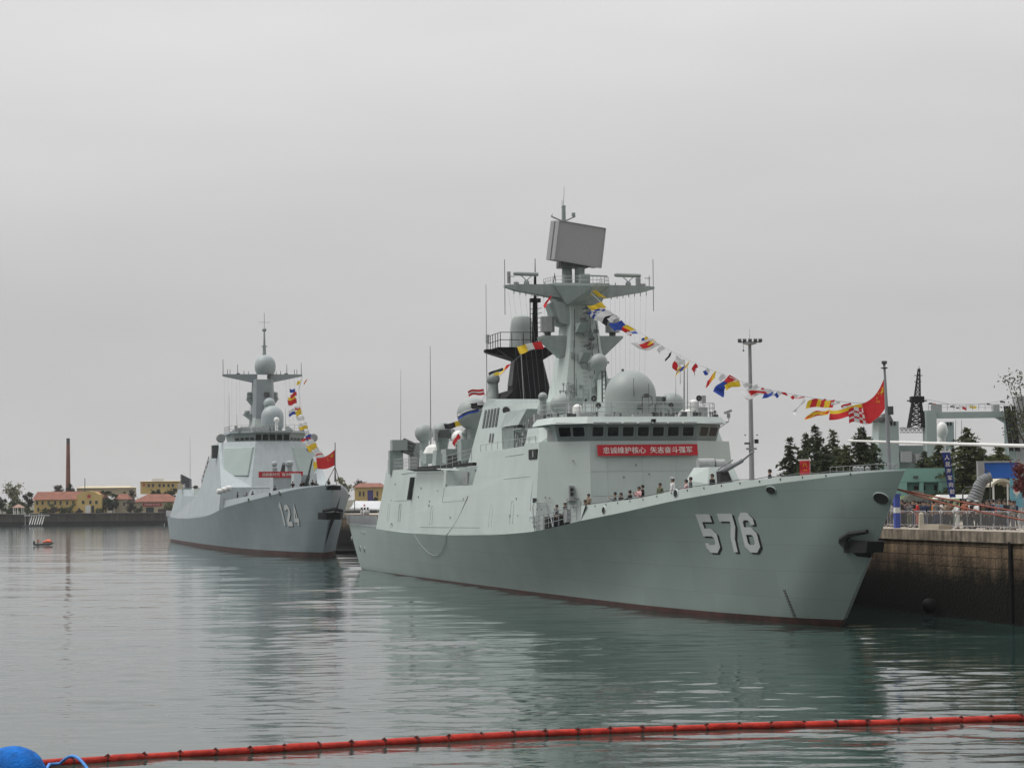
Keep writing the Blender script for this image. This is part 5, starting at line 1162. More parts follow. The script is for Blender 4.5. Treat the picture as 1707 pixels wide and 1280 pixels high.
# stern launcher, life rafts
c = U2(311, 804, 'x', -118)
for i in range(4):
    mb = MB()
    for s_ in (0, .45): mb.tube([(c.x + s_, c.y - 1.0, c.z + 1.3 - i * .42), (c.x - 1.5 + s_, c.y + .9, c.z + .4 - i * .42)], .2, 6)
    mb.build('launch_tube', M['dgrey'], des)
mb = MB(); mb.box((c.x, c.y, 9.2), (1.6, 1.6, 1.6)); mb.build('launcher_base', M['mast1'], des)
mb = MB(); mb.rail([(-84, -7.7, 10.0), (-74, -7.5, 13.5)], 1.3, 2.2, 2, .04, .05); mb.build('inclined_ladder', M['dgrey'], des)
mb = MB(); mb.rail([(-130, -7.9, 9.8), (-114, -7.9, 9.7)], 1.0, 2, 2, .03, .04); mb.build('hangar_railing', M['lgrey'], des)
mb = MB(); mb.box((-146, -8.2, 5.3), (14, .08, 1.1)); mb.build('deck_net', M['steel'], des)
for i in range(3):
    q = U2(366 + i * 7.5, 819 - i * 2.5, 'x', -44.5 + i * .4); mb = MB(); mb.tube([q + Vector((0, -.42, 0)), q + Vector((0, -.3, 0)), q + Vector((0, .3, 0)), q + Vector((0, .42, 0))], [.2, .42, .42, .2], 12)
    o = mb.build('life_raft', M['white'], None, smooth=50); o.matrix_world = Matrix.Translation(S2.P) @ Matrix.Rotation(S2.rot, 4, 'Z')
    tag(o, ('white life raft drum nearest the side wall of the farther destroyer', 'white life raft drum in the middle of its row on the farther destroyer', 'white life raft drum nearest the bow side of its row on the farther destroyer')[i], 'life raft', 'life raft drums on the farther destroyer')
mb = MB(); mb.rail([(-47, -8.0, 7.0), (-41.2, -8.2, 7.0)], 1.0, 1.5, 3, .03, .04); mb.build('guard_rail', M['steel'], des)
mb = MB(); mb.bar((-46.9, -2.9, 6.6), (-47.4, -2.2, 9.2), .5, .1); mb.build('inclined_stair', M['lgrey'], des)
fb_, ft_ = U2(558.5, 803, 'y', 0), U2(558.6, 737, 'y', 0)
mb = MB(); mb.tube([fb_, ft_], [.09, .05], 6); mt_ = fb_.lerp(ft_, .38)
for dx, dy in ((-1.6, -1.0), (-1.6, 1.0), (1.2, 0)): mb.tube([mt_, (fb_.x + dx, dy, fb_.z - .4)], .045, 5)
mb.build('jackstaff', M['dgrey'], des)
# slogan board and bunting
xb = XF(11.2) + .25
def W2p(px, py, x): return S2.w(*U2(px, py, 'x', x))
cloth_banner('slogan_banner', 'red banner with white characters on the front of the farther destroyer behind its gun', W2p(431, 786, -38 + .2), W2p(505, 785.5, -38 + .2), W2p(505, 795.5, -38 + .2), W2p(431, 796, -38 + .2), '扬帆新时代  奋进新征程', 0, M['banner'], M['bantext'], .84, .55)
Y_ = 'yellow'
FL2 = [(502, 633, -2, 6, -6, 3, p_solid('yellow')), (514, 630, -4, 6, -5, 6, p_solid('orange')), (492, 648, 0, 5, -9, 1, p_solid('blue')), (494, 652, 1, 6, -10, 6, p_v2('red', 'red')), (492, 660, 2, 6, -12, 2, p_solid('yellow')), (494, 664, 1, 7, -14, 4, p_solid('red')),
       (500, 676, 1, 6, -9, 3, p_h2('cwhite', 'red')), (502, 682, 2, 8, -10, 2, p_solid('yellow')), (492, 681, 1, 9, -11, 2, p_h2('cwhite', 'blue')), (506, 693, 2, 6, -12, 2, p_solid('cwhite')), (511, 703, 1, 5, -12, 4, p_solid('cwhite')), (512, 709, 1, 5, -13, 2, p_solid('yellow')),
       (515, 717, 2, 8, -7, 2, p_solid('cwhite')), (518, 723, 2, 7, -9, 3, p_solid('blue')), (518, 728, 3, 6, -16, 4, p_h2('red', 'cwhite')), (522, 732, 4, 7, -14, 4, p_solid('cwhite')), (527, 738, 3, 9, -16, 4, p_solid('yellow')), (526, 745, 4, 5, -16, 4, p_solid('blue')),
       (531, 746, 3, 8, -11, 3, p_solid('cwhite')), (536, 752, 3, 6, -12, 3, p_h2('cwhite', 'red')), (540, 757, 3, 7, -18, 3, p_solid('cwhite')), (528, 763, 2, 12, -6, 10, p_solid('yellow'))]
flag_string('signal_flag_line', 'signal flags hanging steeply from the farther destroyer mast to its bow', S2, (-58, 3, 26), [(504, 628), (498, 650), (500, 676), (506, 700), (514, 720), (526, 742), (545, 757), (558, 762)], 2.0, FL2, .03)
star_flag(S2, 'national_flag', 'smaller red flag with yellow stars on the bow staff of the farther destroyer', (558.4, 749), (558.5, 775), (527, 763), (529, 781), 0.0)
# ================================================================== PIER
PQ = 5.27; YE = 9.6                                            # quay height and its edge in the frigate's axes
def pier_pt(x, y, z=PQ): return S1.w(x, y, z)
def stone_mat():
    m = bpy.data.materials.new('quay_stone'); m.use_nodes = True; t = m.node_tree; n = t.nodes.new; l = t.links.new; b = t.nodes['Principled BSDF']; b.inputs['Roughness'].default_value = .75
    tc_ = n('ShaderNodeTexCoord'); sp = n('ShaderNodeSeparateXYZ'); l(tc_.outputs['Object'], sp.inputs[0])
    cb = n('ShaderNodeCombineXYZ'); l(sp.outputs[0], cb.inputs[0]); l(sp.outputs[2], cb.inputs[1])
    br = n('ShaderNodeTexBrick'); l(cb.outputs[0], br.inputs['Vector']); br.inputs['Scale'].default_value = 1; br.inputs['Brick Width'].default_value = 1.7; br.inputs['Row Height'].default_value = .62; br.inputs['Mortar Size'].default_value = .025
    br.inputs['Color1'].default_value = (.19, .135, .085, 1); br.inputs['Color2'].default_value = (.13, .092, .06, 1); br.inputs['Mortar'].default_value = (.04, .032, .026, 1)
    mp_ = n('ShaderNodeMapping'); mp_.inputs['Scale'].default_value = (.9, .9, .12); l(tc_.outputs['Object'], mp_.inputs[0])
    z1 = n('ShaderNodeTexNoise'); z1.inputs['Scale'].default_value = 1.1; z1.inputs['Detail'].default_value = 6; l(mp_.outputs[0], z1.inputs['Vector'])
    r1 = n('ShaderNodeMapRange'); l(z1.outputs['Fac'], r1.inputs[0]); r1.inputs[1].default_value = .3; r1.inputs[2].default_value = .72; r1.inputs[3].default_value = .4; r1.inputs[4].default_value = 1.9
    v = n('ShaderNodeVectorMath'); v.operation = 'SCALE'; l(br.outputs['Color'], v.inputs[0]); l(r1.outputs[0], v.inputs['Scale'])
    z2 = n('ShaderNodeTexNoise'); z2.inputs['Scale'].default_value = .8; z2.inputs['Detail'].default_value = 8; z2.inputs['Roughness'].default_value = .65; l(tc_.outputs['Object'], z2.inputs['Vector'])
    a = n('ShaderNodeMath'); a.operation = 'MULTIPLY_ADD'; l(z2.outputs['Fac'], a.inputs[0]); a.inputs[1].default_value = 2.4; l(sp.outputs[2], a.inputs[2])
    r2 = n('ShaderNodeMapRange'); r2.interpolation_type = 'SMOOTHSTEP'; l(a.outputs[0], r2.inputs[0]); r2.inputs[1].default_value = 3.3; r2.inputs[2].default_value = 5.6
    mx_ = n('ShaderNodeMix'); mx_.data_type = 'RGBA'; l(r2.outputs[0], mx_.inputs[0]); mx_.inputs[6].default_value = (.008, .008, .006, 1); l(v.outputs[0], mx_.inputs[7]); l(mx_.outputs[2], b.inputs['Base Color']); b.inputs['Specular IOR Level'].default_value = .12
    z3 = n('ShaderNodeTexNoise'); z3.inputs['Scale'].default_value = 5; z3.inputs['Detail'].default_value = 8; l(tc_.outputs['Object'], z3.inputs['Vector'])
    bp = n('ShaderNodeBump'); bp.inputs['Strength'].default_value = .8; bp.inputs['Distance'].default_value = .12; l(z3.outputs['Fac'], bp.inputs['Height']); l(bp.outputs[0], b.inputs['Normal'])
    return m
M['stone'] = stone_mat()
M['concrete'] = mat('quay_concrete', (.33, .29, .235), .85, var=.15, vscale=.6, bump=.2, bscale=6)
M['kerbstone'] = mat('weathered_coping', (.20, .165, .125), .85, var=.45, vscale=1.6, streak=.5)
PX0, PX1, PY1 = -260, 62, 78
pr = thing('quay_wall', S1.w(0, 0, 0), 'dark stained stone quay wall behind the bow of the nearest frigate', 'quay wall', S1.rot)
mb = MB(); mb.quad((PX0, YE, -1.5), (PX1, YE, -1.5), (PX1, YE, PQ - .62), (PX0, YE, PQ - .62)); mb.quad((PX1, YE, -1.5), (PX1, PY1, -1.5), (PX1, PY1, PQ - .62), (PX1, YE, PQ - .62)); mb.build('masonry', M['stone'], pr)
mb = MB(); x = PX0
rr_ = random.Random(8)
while x < PX1:
    w = 3.0; mb.box((x + w / 2, YE + .55 - rr_.uniform(.04, .08), PQ - .33), (w - .03, 1.3, .62)); x += w
mb.build('coping', M['kerbstone'], pr)
mb = MB()
for x in (2.2, -27, 31): mb.box((x, YE - .02, 2.4), (.28, .3, 4.6))
mb.build('fender_timber', M['black'], pr)
mb = MB(); mb.poly([(PX0, YE + .05, PQ), (PX1, YE + .05, PQ), (PX1, PY1, PQ), (PX0, PY1, PQ)]); mb.quad((PX0, YE + 1.2, PQ - .7), (PX0, YE + 1.2, PQ), (PX0, PY1, PQ), (PX0, PY1, PQ - .7)); mb.quad((PX0, PY1, -1.5), (PX1, PY1, -1.5), (PX1, PY1, PQ), (PX0, PY1, PQ))
o = mb.build('quay_pavement', M['concrete']); o.matrix_world = Matrix.Translation(S1.P) @ Matrix.Rotation(S1.rot, 4, 'Z'); tag(o, kind='structure')
def PW(px, py, y): return S1.w(*S1.u(px, py, 'y', y))          # photo pixel -> pier point at distance y from the ship's centreline
def PF(px, y, z=PQ):
    """foot on the pavement under photo column px at offset y"""
    py = 880
    for _ in range(6):
        q = S1.u(px, py, 'y', y); py += (q.z - z) * FPX / max(50, S1.w(*q).y)
    q.z = z; return S1.w(*q)

# crowd barriers
def barrier():
    r = thing('crowd_barrier', (0, 0, 0), 'x', 'barrier'); mb = MB(); w = 2.0
    mb.tube([(-w / 2, 0, .22), (-w / 2, 0, 1.02), (-w / 2 + .1, 0, 1.12), (w / 2 - .1, 0, 1.12), (w / 2, 0, 1.02), (w / 2, 0, .22), (-w / 2, 0, .22)], .028, 5); mb.build('frame', M['steel'], r)
    for i in range(1, 16): mb = MB(); x = -w / 2 + w * i / 16; mb.tube([(x, 0, .22), (x, 0, 1.12)], .008, 4, False); mb.build('bar', M['steel'], r)
    for x in (-.75, .75): mb = MB(); mb.tube([(x, -.3, .02), (x, 0, .24), (x, .3, .02)], .025, 5); mb.build('foot', M['steel'], r)
    return r
b0 = barrier(); bx = [1466 + i * 22.6 for i in range(12)]
for i, px in enumerate(bx):
    o = b0 if i == 0 else copy_tree(b0); f = PF(px, 11.4); o.location = f; o.rotation_euler = (0, 0, S1.rot + random.uniform(-.04, .04)); o['group'] = 'steel crowd barriers along the quay edge'
    o['label'] = ['steel crowd barrier partly behind the stem of the nearest frigate' if i < 1 else '', 'steel crowd barrier behind the blue and white quay post', 'steel crowd barrier just right of the blue and white quay post', 'steel crowd barrier in front of the person in red', 'steel crowd barrier fourth to the right of the blue quay post',
                  'steel crowd barrier below the dark blue hanging banner', 'steel crowd barrier left of the person dressed in white', 'steel crowd barrier in front of the person dressed in white', 'steel crowd barrier under the ribbed grey duct', 'steel crowd barrier third from the right edge of the photo', 'steel crowd barrier in front of the pale blue emblem board', 'rightmost steel crowd barrier on the quay'][i]
# blue post, bollards
f = PF(1495.5, 10.9); t = thing('quay_post', f, 'blue and white striped square post on the quay edge near the bow', 'post', S1.rot)
M['pblue'] = mat('post_blue', (.05, .08, .33), .5, var=.1, vscale=3)
mb = MB(); mb.box((0, 0, .5), (.34, .34, 1.0)); mb.build('blue_base', M['pblue'], t); mb = MB(); mb.box((0, 0, 1.18), (.34, .34, .38)); mb.build('white_band', M['white'], t); mb = MB(); mb.box((0, 0, 1.75), (.34, .34, .8)); mb.box((0, 0, 2.2), (.42, .42, .1)); mb.build('blue_top', M['pblue'], t)
mb = MB(); mb.box((.03, .2, 1.05), (.06, .06, 2.1)); mb.build('white_edge', M['white'], t)
M['cream'] = mat('cream_stone', (.45, .42, .34), .8, var=.1, vscale=3)
f = PF(1536, 10.9); mb = MB(); mb.frus([(-.16, -.16, 0), (.16, -.16, 0), (.16, .16, 0), (-.16, .16, 0)], [(-.13, -.13, .95), (.13, -.13, .95), (.13, .13, .95), (-.13, .13, .95)]); mb.frus([(-.13, -.13, .95), (.13, -.13, .95), (.13, .13, .95), (-.13, .13, .95)], [(-.05, -.05, 1.05), (.05, -.05, 1.05), (.05, .05, 1.05), (-.05, .05, 1.05)]); o = mb.build('marker_stone', M['cream']); o.location = f; tag(o, 'cream stone marker post behind the barriers beside the person in red', 'post')
f = PF(1560, 10.6); mb = MB(); mb.box((0, 0, .12), (2.9, .9, .24)); mb.box((0, 0, .27), (2.7, .75, .06)); o = mb.build('kerb_block', M['concrete']); o.location = f; o.rotation_euler.z = S1.rot; tag(o, 'long low pale concrete block lying on the quay edge', 'concrete block')

# ================================================================== PEOPLE
SK = mat('skin', (.30, .19, .14), .6); HA = mat('dark_hair', (.012, .010, .009), .6)
def skin_mesh(name, verts, edges, radii, root=0, sub=1):
    me = bpy.data.meshes.new(name); me.from_pydata(verts, edges, []); o = bpy.data.objects.new(name, me); C.objects.link(o)
    mo = o.modifiers.new('s', 'SKIN'); mo.use_smooth_shade = True
    if sub: ms = o.modifiers.new('u', 'SUBSURF'); ms.levels = sub; ms.render_levels = sub
    sv = me.skin_vertices[0].data
    for i, r in enumerate(radii): sv[i].radius = r if isinstance(r, tuple) else (r, r)
    sv[root].use_root = True
    out_ = bpy.data.meshes.new_from_object(o.evaluated_get(bpy.context.evaluated_depsgraph_get())); bpy.data.objects.remove(o); out_.name = name; return out_
def person_meshes(arm_pose, step=0.0, lean=0.0):
    """arm_pose: per side (elbow offset, wrist offset) relative to the shoulder"""
    V, E_, Rr = [], [], []
    def v(p, r, par=None):
        V.append(p); Rr.append(r)
        if par is not None: E_.append((par, len(V) - 1))
        return len(V) - 1
    pel = v((0, 0, .96), (.15, .11)); sp_a = v((0, .01, 1.15), (.125, .10), pel); che = v((0, lean * .5, 1.33), (.165, .115), sp_a); nk = v((0, lean * .8 + .01, 1.47), (.055, .055), che); hd = v((0, lean - .01, 1.57), (.075, .09), nk); h2 = v((0, lean - .015, 1.66), (.078, .095), hd); v((0, lean, 1.73), (.05, .06), h2)
    v((0, lean - .115, 1.585), (.012, .015), hd)                # nose
    for s in (-1, 1): v((s * .085, lean + .01, 1.6), (.012, .022), hd)    # ears
    for s, (eo, wo) in zip((-1, 1), arm_pose):
        sh = v((s * .185, lean * .6, 1.40), .058, che); el = v((s * (.185 + eo[0]), lean * .6 + eo[1], 1.40 + eo[2]), .042, sh); wr = v((s * (.185 + wo[0]), lean * .6 + wo[1], 1.40 + wo[2]), .028, el)
        d = Vector(V[wr]) - Vector(V[el]); d.normalize(); pm = Vector(V[wr]) + d * .07; pa = v(tuple(pm), (.040, .018), wr)
        side = Vector((s, 0, 0)).cross(d).normalized() if abs(d.x) < .9 else Vector((0, 0, 1))
        for k, ln in zip((-1.5, -.5, .5, 1.5), (.07, .085, .08, .06)):
            a = pm + d * .05 + side * k * .019; b_ = a + d * ln * .5 + Vector((0, -.012, -.004)); v(tuple(b_), .0085, v(tuple(a), .0095, pa))
        tb = pm - side * .045 + d * .005; v(tuple(tb + d * .035 - side * .008), .009, v(tuple(tb), .011, pa))
    for s in (-1, 1):
        st_ = s * step; hp = v((s * .09, 0, .88), .088, pel); kn = v((s * .10, st_ * .4 - .01, .49), .060, hp); an = v((s * .10, st_ + .02, .09), .043, kn); v((s * .11, st_ - .13, .035), (.042, .03), an)
    body = skin_mesh('body', V, E_, Rr)
    V, E_, Rr = [], [], []
    a = v((0, .005, .90), (.175, .135)); b_ = v((0, .01, 1.15), (.16, .125), a); c_ = v((0, lean * .5, 1.34), (.19, .14), b_); v((0, lean * .8, 1.45), (.09, .085), c_)
    for s, (eo, wo) in zip((-1, 1), arm_pose):
        sh = v((s * .185, lean * .6, 1.395), .078, c_); el = v((s * (.185 + eo[0]), lean * .6 + eo[1], 1.40 + eo[2]), .060, sh); v((s * (.185 + wo[0] * .95), lean * .6 + wo[1] * .95, 1.40 + wo[2] * .95), .046, el)
    top = skin_mesh('jacket', V, E_, Rr)
    V, E_, Rr = [], [], []
    a = v((0, 0, .97), (.155, .118))
    for s in (-1, 1):
        st_ = s * step; hp = v((s * .095, 0, .86), .102, a); kn = v((s * .10, st_ * .4 - .01, .49), .076, hp); v((s * .10, st_ + .015, .12), .062, kn)
    tro = skin_mesh('trousers', V, E_, Rr)
    mb = MB(); mb.ball((0, lean + .012, 1.66), .118, 12, 1.0, -5); mb.lathe((0, lean + .03, 1.56), [(.085, 0), (.105, .1)], 12)
    ho = mb.build('hair', HA, None, smooth=60); hair = ho.data; bpy.data.objects.remove(ho)
    mb = MB(); mb.lathe((0, lean, 1.70), [(.105, 0), (.105, .05), (.155, .07), (.15, .1), (0, .115)], 14); co = mb.build('cap', M['white'], None); cap = co.data; bpy.data.objects.remove(co)
    mb = MB()
    for s in (-1, 1): mb.hull8([(s * .10 - .045, s * step - .17, 0), (s * .10 + .045, s * step - .17, 0), (s * .10 + .045, s * step + .09, 0), (s * .10 - .045, s * step + .09, 0), (s * .10 - .04, s * step - .15, .06), (s * .10 + .04, s * step - .15, .06), (s * .10 + .045, s * step + .09, .10), (s * .10 - .045, s * step + .09, .10)])
    so_ = mb.build('shoes', M['black'], None); sho = so_.data; bpy.data.objects.remove(so_)
    for me, mt in ((body, SK), (top, None), (tro, None), (hair, HA)):
        me.materials.clear(); me.materials.append(mt or SK)
    return dict(body=body, jacket=top, trousers=tro, hair=hair, cap=cap, shoes=sho)
down = ((.05, .02, -.28), (.05, -.08, -.52)); phone = ((.06, -.10, -.26), (-.04, -.32, -.08)); fold = ((.06, -.02, -.27), (-.10, -.22, -.24)); rest = ((.09, -.12, -.22), (.05, -.36, -.30))
POSE = [person_meshes((down, down)), person_meshes((phone, phone), .05), person_meshes((down, fold), .12), person_meshes((rest, rest), 0, -.05)]
CLOTH = {}
def cloth(c):
    if c not in CLOTH: CLOTH[c] = mat('clothing_fabric', c, .9, var=.15, vscale=9)
    return CLOTH[c]
def person(loc, rz, pose, top, leg, label, group=None, cap=False, hair=True, sc_=1.0):
    r = thing('person', loc, label, 'person', rz, group); r.scale = (sc_,) * 3; P_ = POSE[pose]
    for nm, col in (('body', None), ('jacket', top), ('trousers', leg), ('shoes', None)) + ((('cap', None),) if cap else ()) + ((('hair', None),) if hair else ()):
        o = bpy.data.objects.new(nm, P_[nm]); C.objects.link(o); o.parent = r
        if col is not None: o.material_slots[0].link = 'OBJECT'; o.material_slots[0].material = cloth(col)
    return r
K_, Nv, Gy, Wh, Rd, Or, Tn, Pk, Bl, Ol = (.012, .012, .014), (.02, .03, .07), (.10, .105, .11), (.62, .62, .62), (.42, .03, .03), (.5, .2, .05), (.22, .17, .12), (.6, .36, .36), (.06, .12, .3), (.10, .11, .06)
TOSHIP = S1.rot - math.pi / 2 + math.pi / 2 * 0                 # facing the water : local -Y towards starboard
crowd = [  # photo x, offset from centreline, pose, jacket, trousers, turn, label, cap
 (1478, 13.6, 1, K_, K_, .2, 'person in black close behind the stem of the nearest frigate'), (1487, 12.8, 0, (.3, .3, .3), K_, -.3, 'person in grey jacket left of the blue quay post'),
 (1504, 13.2, 1, K_, K_, .1, 'person in black just right of the blue quay post'), (1510, 14.4, 0, Nv, K_, 2.8, 'person in navy behind the person in black by the quay post'), (1517, 12.6, 1, Gy, Ol, .4, 'person in grey top and olive trousers holding up a phone'),
 (1530, 12.8, 2, Rd, (.4, .12, .08), -.5, 'person in red jacket and rust trousers by the cream stone'), (1524, 14.6, 0, K_, Nv, .2, 'person in black behind the left shoulder of the person in red'),
 (1543, 12.7, 0, Nv, Nv, 1.0, 'person in navy just right of the cream stone'), (1549, 13.6, 1, K_, K_, .2, 'tall person in black with raised hands right of the cream stone'), (1556, 14.9, 0, Or, K_, -.4, 'person in orange jacket between dark coats'),
 (1562, 12.6, 2, Gy, Nv, .6, 'person in grey jacket and navy trousers mid quay'), (1569, 14.6, 0, Wh, Gy, .1, 'person in white top behind the grey jacket'), (1577, 12.9, 1, Tn, Gy, -.2, 'person in tan jacket left of the dark brown coat'),
 (1584, 13.4, 0, (.16, .1, .07), Gy, .5, 'person in brown coat left of the person dressed in white'), (1597, 12.3, 3, Wh, Wh, .0, 'person dressed wholly in white standing at the barrier'), (1609, 13.3, 0, (.28, .1, .06), K_, .4, 'person in rust brown top right of the person in white'),
 (1614, 14.6, 0, Wh, K_, .2, 'person in white top standing behind the rust brown top'), (1620, 12.9, 2, K_, K_, 2.6, 'person in black below the ribbed duct'), (1629, 14.9, 1, Wh, Gy, .1, 'person in white near the foot of the ribbed duct'),
 (1648, 12.9, 0, K_, K_, .3, 'person in black beneath the arched canopy, leftmost of three'), (1655, 13.8, 2, Nv, K_, -.2, 'person in navy beneath the arched canopy, middle of three'), (1663, 14.6, 0, Rd, K_, .1, 'person in red top under the arched canopy'),
 (1667, 12.7, 1, (.1, .16, .2), Gy, .7, 'person in slate blue top right of the canopy post'), (1676, 13.0, 0, K_, K_, -.3, 'person in black in front of the emblem board, left one'), (1684, 13.7, 2, K_, Nv, .2, 'person in black coat and navy trousers by the emblem board'),
 (1689, 12.6, 0, Gy, Gy, .2, 'person in grey at the right end of the barriers'), (1572, 16.6, 2, K_, K_, 1.2, 'person in black farther back in the middle of the crowd'), (1538, 16.8, 0, Ol, K_, .2, 'person in olive farther back behind the cream stone'), (1640, 16.0, 0, Tn, K_, .2, 'person in tan farther back beside the duct')]
for i, (px, y, ps, a, b, tn, lb) in enumerate(crowd):
    if b == Gy and 'grey' not in lb.split('and')[-1]: b = K_
    person(PF(px, y), S1.rot + tn, ps, a, b, lb, 'visitors on the quay behind the barriers', cap=(a == Wh and b == Wh) or i in (16, 18), sc_=random.Random(i).uniform(.96, 1.06))
rg = random.Random(77)
for i in range(30):
    px = 1476 + i * 7.4 + rg.uniform(-2, 2); a = rg.choice([K_, K_, K_, Nv, Nv, Ol, (.03, .03, .035)])
    if 1590 < px < 1604: continue
    person(PF(px, 15.2 + rg.uniform(0, 3.6)), S1.rot + rg.uniform(-1, 1) + (3.1 if i % 4 == 0 else 0), i % 3, a, K_, 'dark clothed visitor in the packed back rows of the quay crowd', 'dark clothed visitors in the back rows of the quay crowd', sc_=rg.uniform(.95, 1.05))
# people along the forecastle of the frigate and of the destroyer
def deckman(S, H, px, pyh, inb, ps, a, b, tn, lb, cap=False, grp='people on the forecastle of the nearest frigate', hgt=1.75):
    bb = 5.0
    for _ in range(50):
        q = S.u(px, pyh, 'y', -bb); bb = .5 * bb + .5 * max(0.2, (H.hb(min(q.x, 8), H.ZK(q.x)) - inb))
    z = max(q.z - hgt, H.zdeck(q.x) - .05) if abs(q.z - hgt - H.zdeck(q.x)) > .25 else q.z - hgt
    return person(S.w(q.x, q.y, z), S.rot + tn, ps, a, b, lb, grp, cap=cap)
dk = [(975, 838 - 5, 1.0, 0, K_, K_, 'person in black at the after end of the frigate bulwark'), (981, 823, 1.6, 2, Tn, Gy, 'person with a tan jacket by the frigate front wall'), (1025, 820, .8, 1, Gy, K_, 'person in grey looking over the frigate bulwark, leftmost of three'), (1035, 821, .8, 0, K_, K_, 'person in black looking over the frigate bulwark, middle of three'),
      (1051, 817, .8, 3, K_, K_, 'person in black leaning over the frigate bulwark, rightmost of three'), (1065, 811, .9, 1, Pk, K_, 'person in pink top on the frigate deck, left of a close pair'), (1071, 808, 1.2, 0, K_, K_, 'person with dark hair, right of a close pair on the frigate deck'), (1100, 805, .8, 0, Ol, K_, 'person in olive standing alone on the frigate deck'),
      (1121, 797, 1.0, 0, Wh, Wh, 'sailor in white uniform and cap on the frigate deck'), (1145, 799, .8, 3, Pk, K_, 'person in pale pink top beside the frigate gun'), (1151, 795, 1.3, 0, Gy, K_, 'person in grey beside the pale pink top near the frigate gun'), (1187, 790, .8, 0, K_, K_, 'person in black cap right in front of the frigate gun turret'),
      (1283, 789, .9, 0, K_, K_, 'person whose dark hair shows right of the lamp mast foot on the frigate')]
for px, py, inb, ps, a, b, lb in dk: deckman(S1, H1, px, py, inb, ps, a, b, random.Random(px).uniform(-.6, .6), lb, cap=(a == Wh))
person(S1.w(-37.0, -7.2, ZK1(-37.0) - .02), S1.rot + .2, 0, Gy, K_, 'person in grey standing in the railed gap of the frigate side', 'people on the forecastle of the nearest frigate')
person(S1.w(-34.6, -7.2, ZK1(-34.6) - .02), S1.rot + .1, 0, K_, K_, 'sailor in black with white cap in the railed gap of the frigate side', 'people on the forecastle of the nearest frigate', cap=True)
for i, (px, py, a, lb) in enumerate([(396, 820, K_, 'person in black nearest the life rafts on the destroyer'), (411, 821.5, Nv, 'person in navy mid deck on the destroyer'), (421, 819, K_, 'person in black below the destroyer slogan banner'), (458, 810, K_, 'person bending near the front wall of the destroyer'), (488, 802.5, K_, 'person in black left of the destroyer main gun'), (503, 802, K_, 'person in black at the foot of the destroyer gun, left'), (521, 800, K_, 'person in black right of the destroyer gun'), (527, 802, K_, 'person in black farther right of the destroyer gun'), (548, 798.5, K_, 'person in black at the destroyer bow left of its staff')]):
    deckman(S2, H2, px, py, 1.2, (0, 1, 2)[i % 3], a, K_, .3 * i, lb, grp='people on the forecastle of the farther destroyer', hgt=1.72)
# ================================================================== TREES
def leaf_mat(name, a, b, tr=.25):
    m = mat(name, a, .8, trans=tr); t = m.node_tree; n = t.nodes.new; l = t.links.new; bs = t.nodes['Principled BSDF']
    tc_ = n('ShaderNodeTexCoord'); z = n('ShaderNodeTexNoise'); z.inputs['Scale'].default_value = .9; z.inputs['Detail'].default_value = 5; l(tc_.outputs['Object'], z.inputs['Vector'])
    r = n('ShaderNodeValToRGB'); l(z.outputs['Fac'], r.inputs[0]); r.color_ramp.elements[0].position = .35; r.color_ramp.elements[0].color = tuple(a) + (1,); r.color_ramp.elements[1].position = .66; r.color_ramp.elements[1].color = tuple(b) + (1,)
    l(r.outputs[0], bs.inputs['Base Color'])
    for q in t.nodes:
        if q.type == 'BSDF_TRANSLUCENT': l(r.outputs[0], q.inputs[0])
    return m
M['cedar'] = leaf_mat('cedar_needles', (.022, .034, .016), (.055, .075, .028)); M['cedar2'] = leaf_mat('cedar_needles_yellowish', (.035, .045, .016), (.085, .10, .035))
M['spring'] = leaf_mat('spring_leaves', (.13, .14, .06), (.22, .22, .11)); M['bushy'] = leaf_mat('bush_leaves', (.04, .055, .025), (.09, .11, .045)); M['redleaf'] = leaf_mat('red_leaves', (.10, .03, .03), (.20, .06, .05))
M['twig'] = leaf_mat('twiggy_crown', (.09, .075, .065), (.15, .13, .11)); M['bark'] = mat('bark', (.07, .055, .045), .9, var=.3, vscale=4)
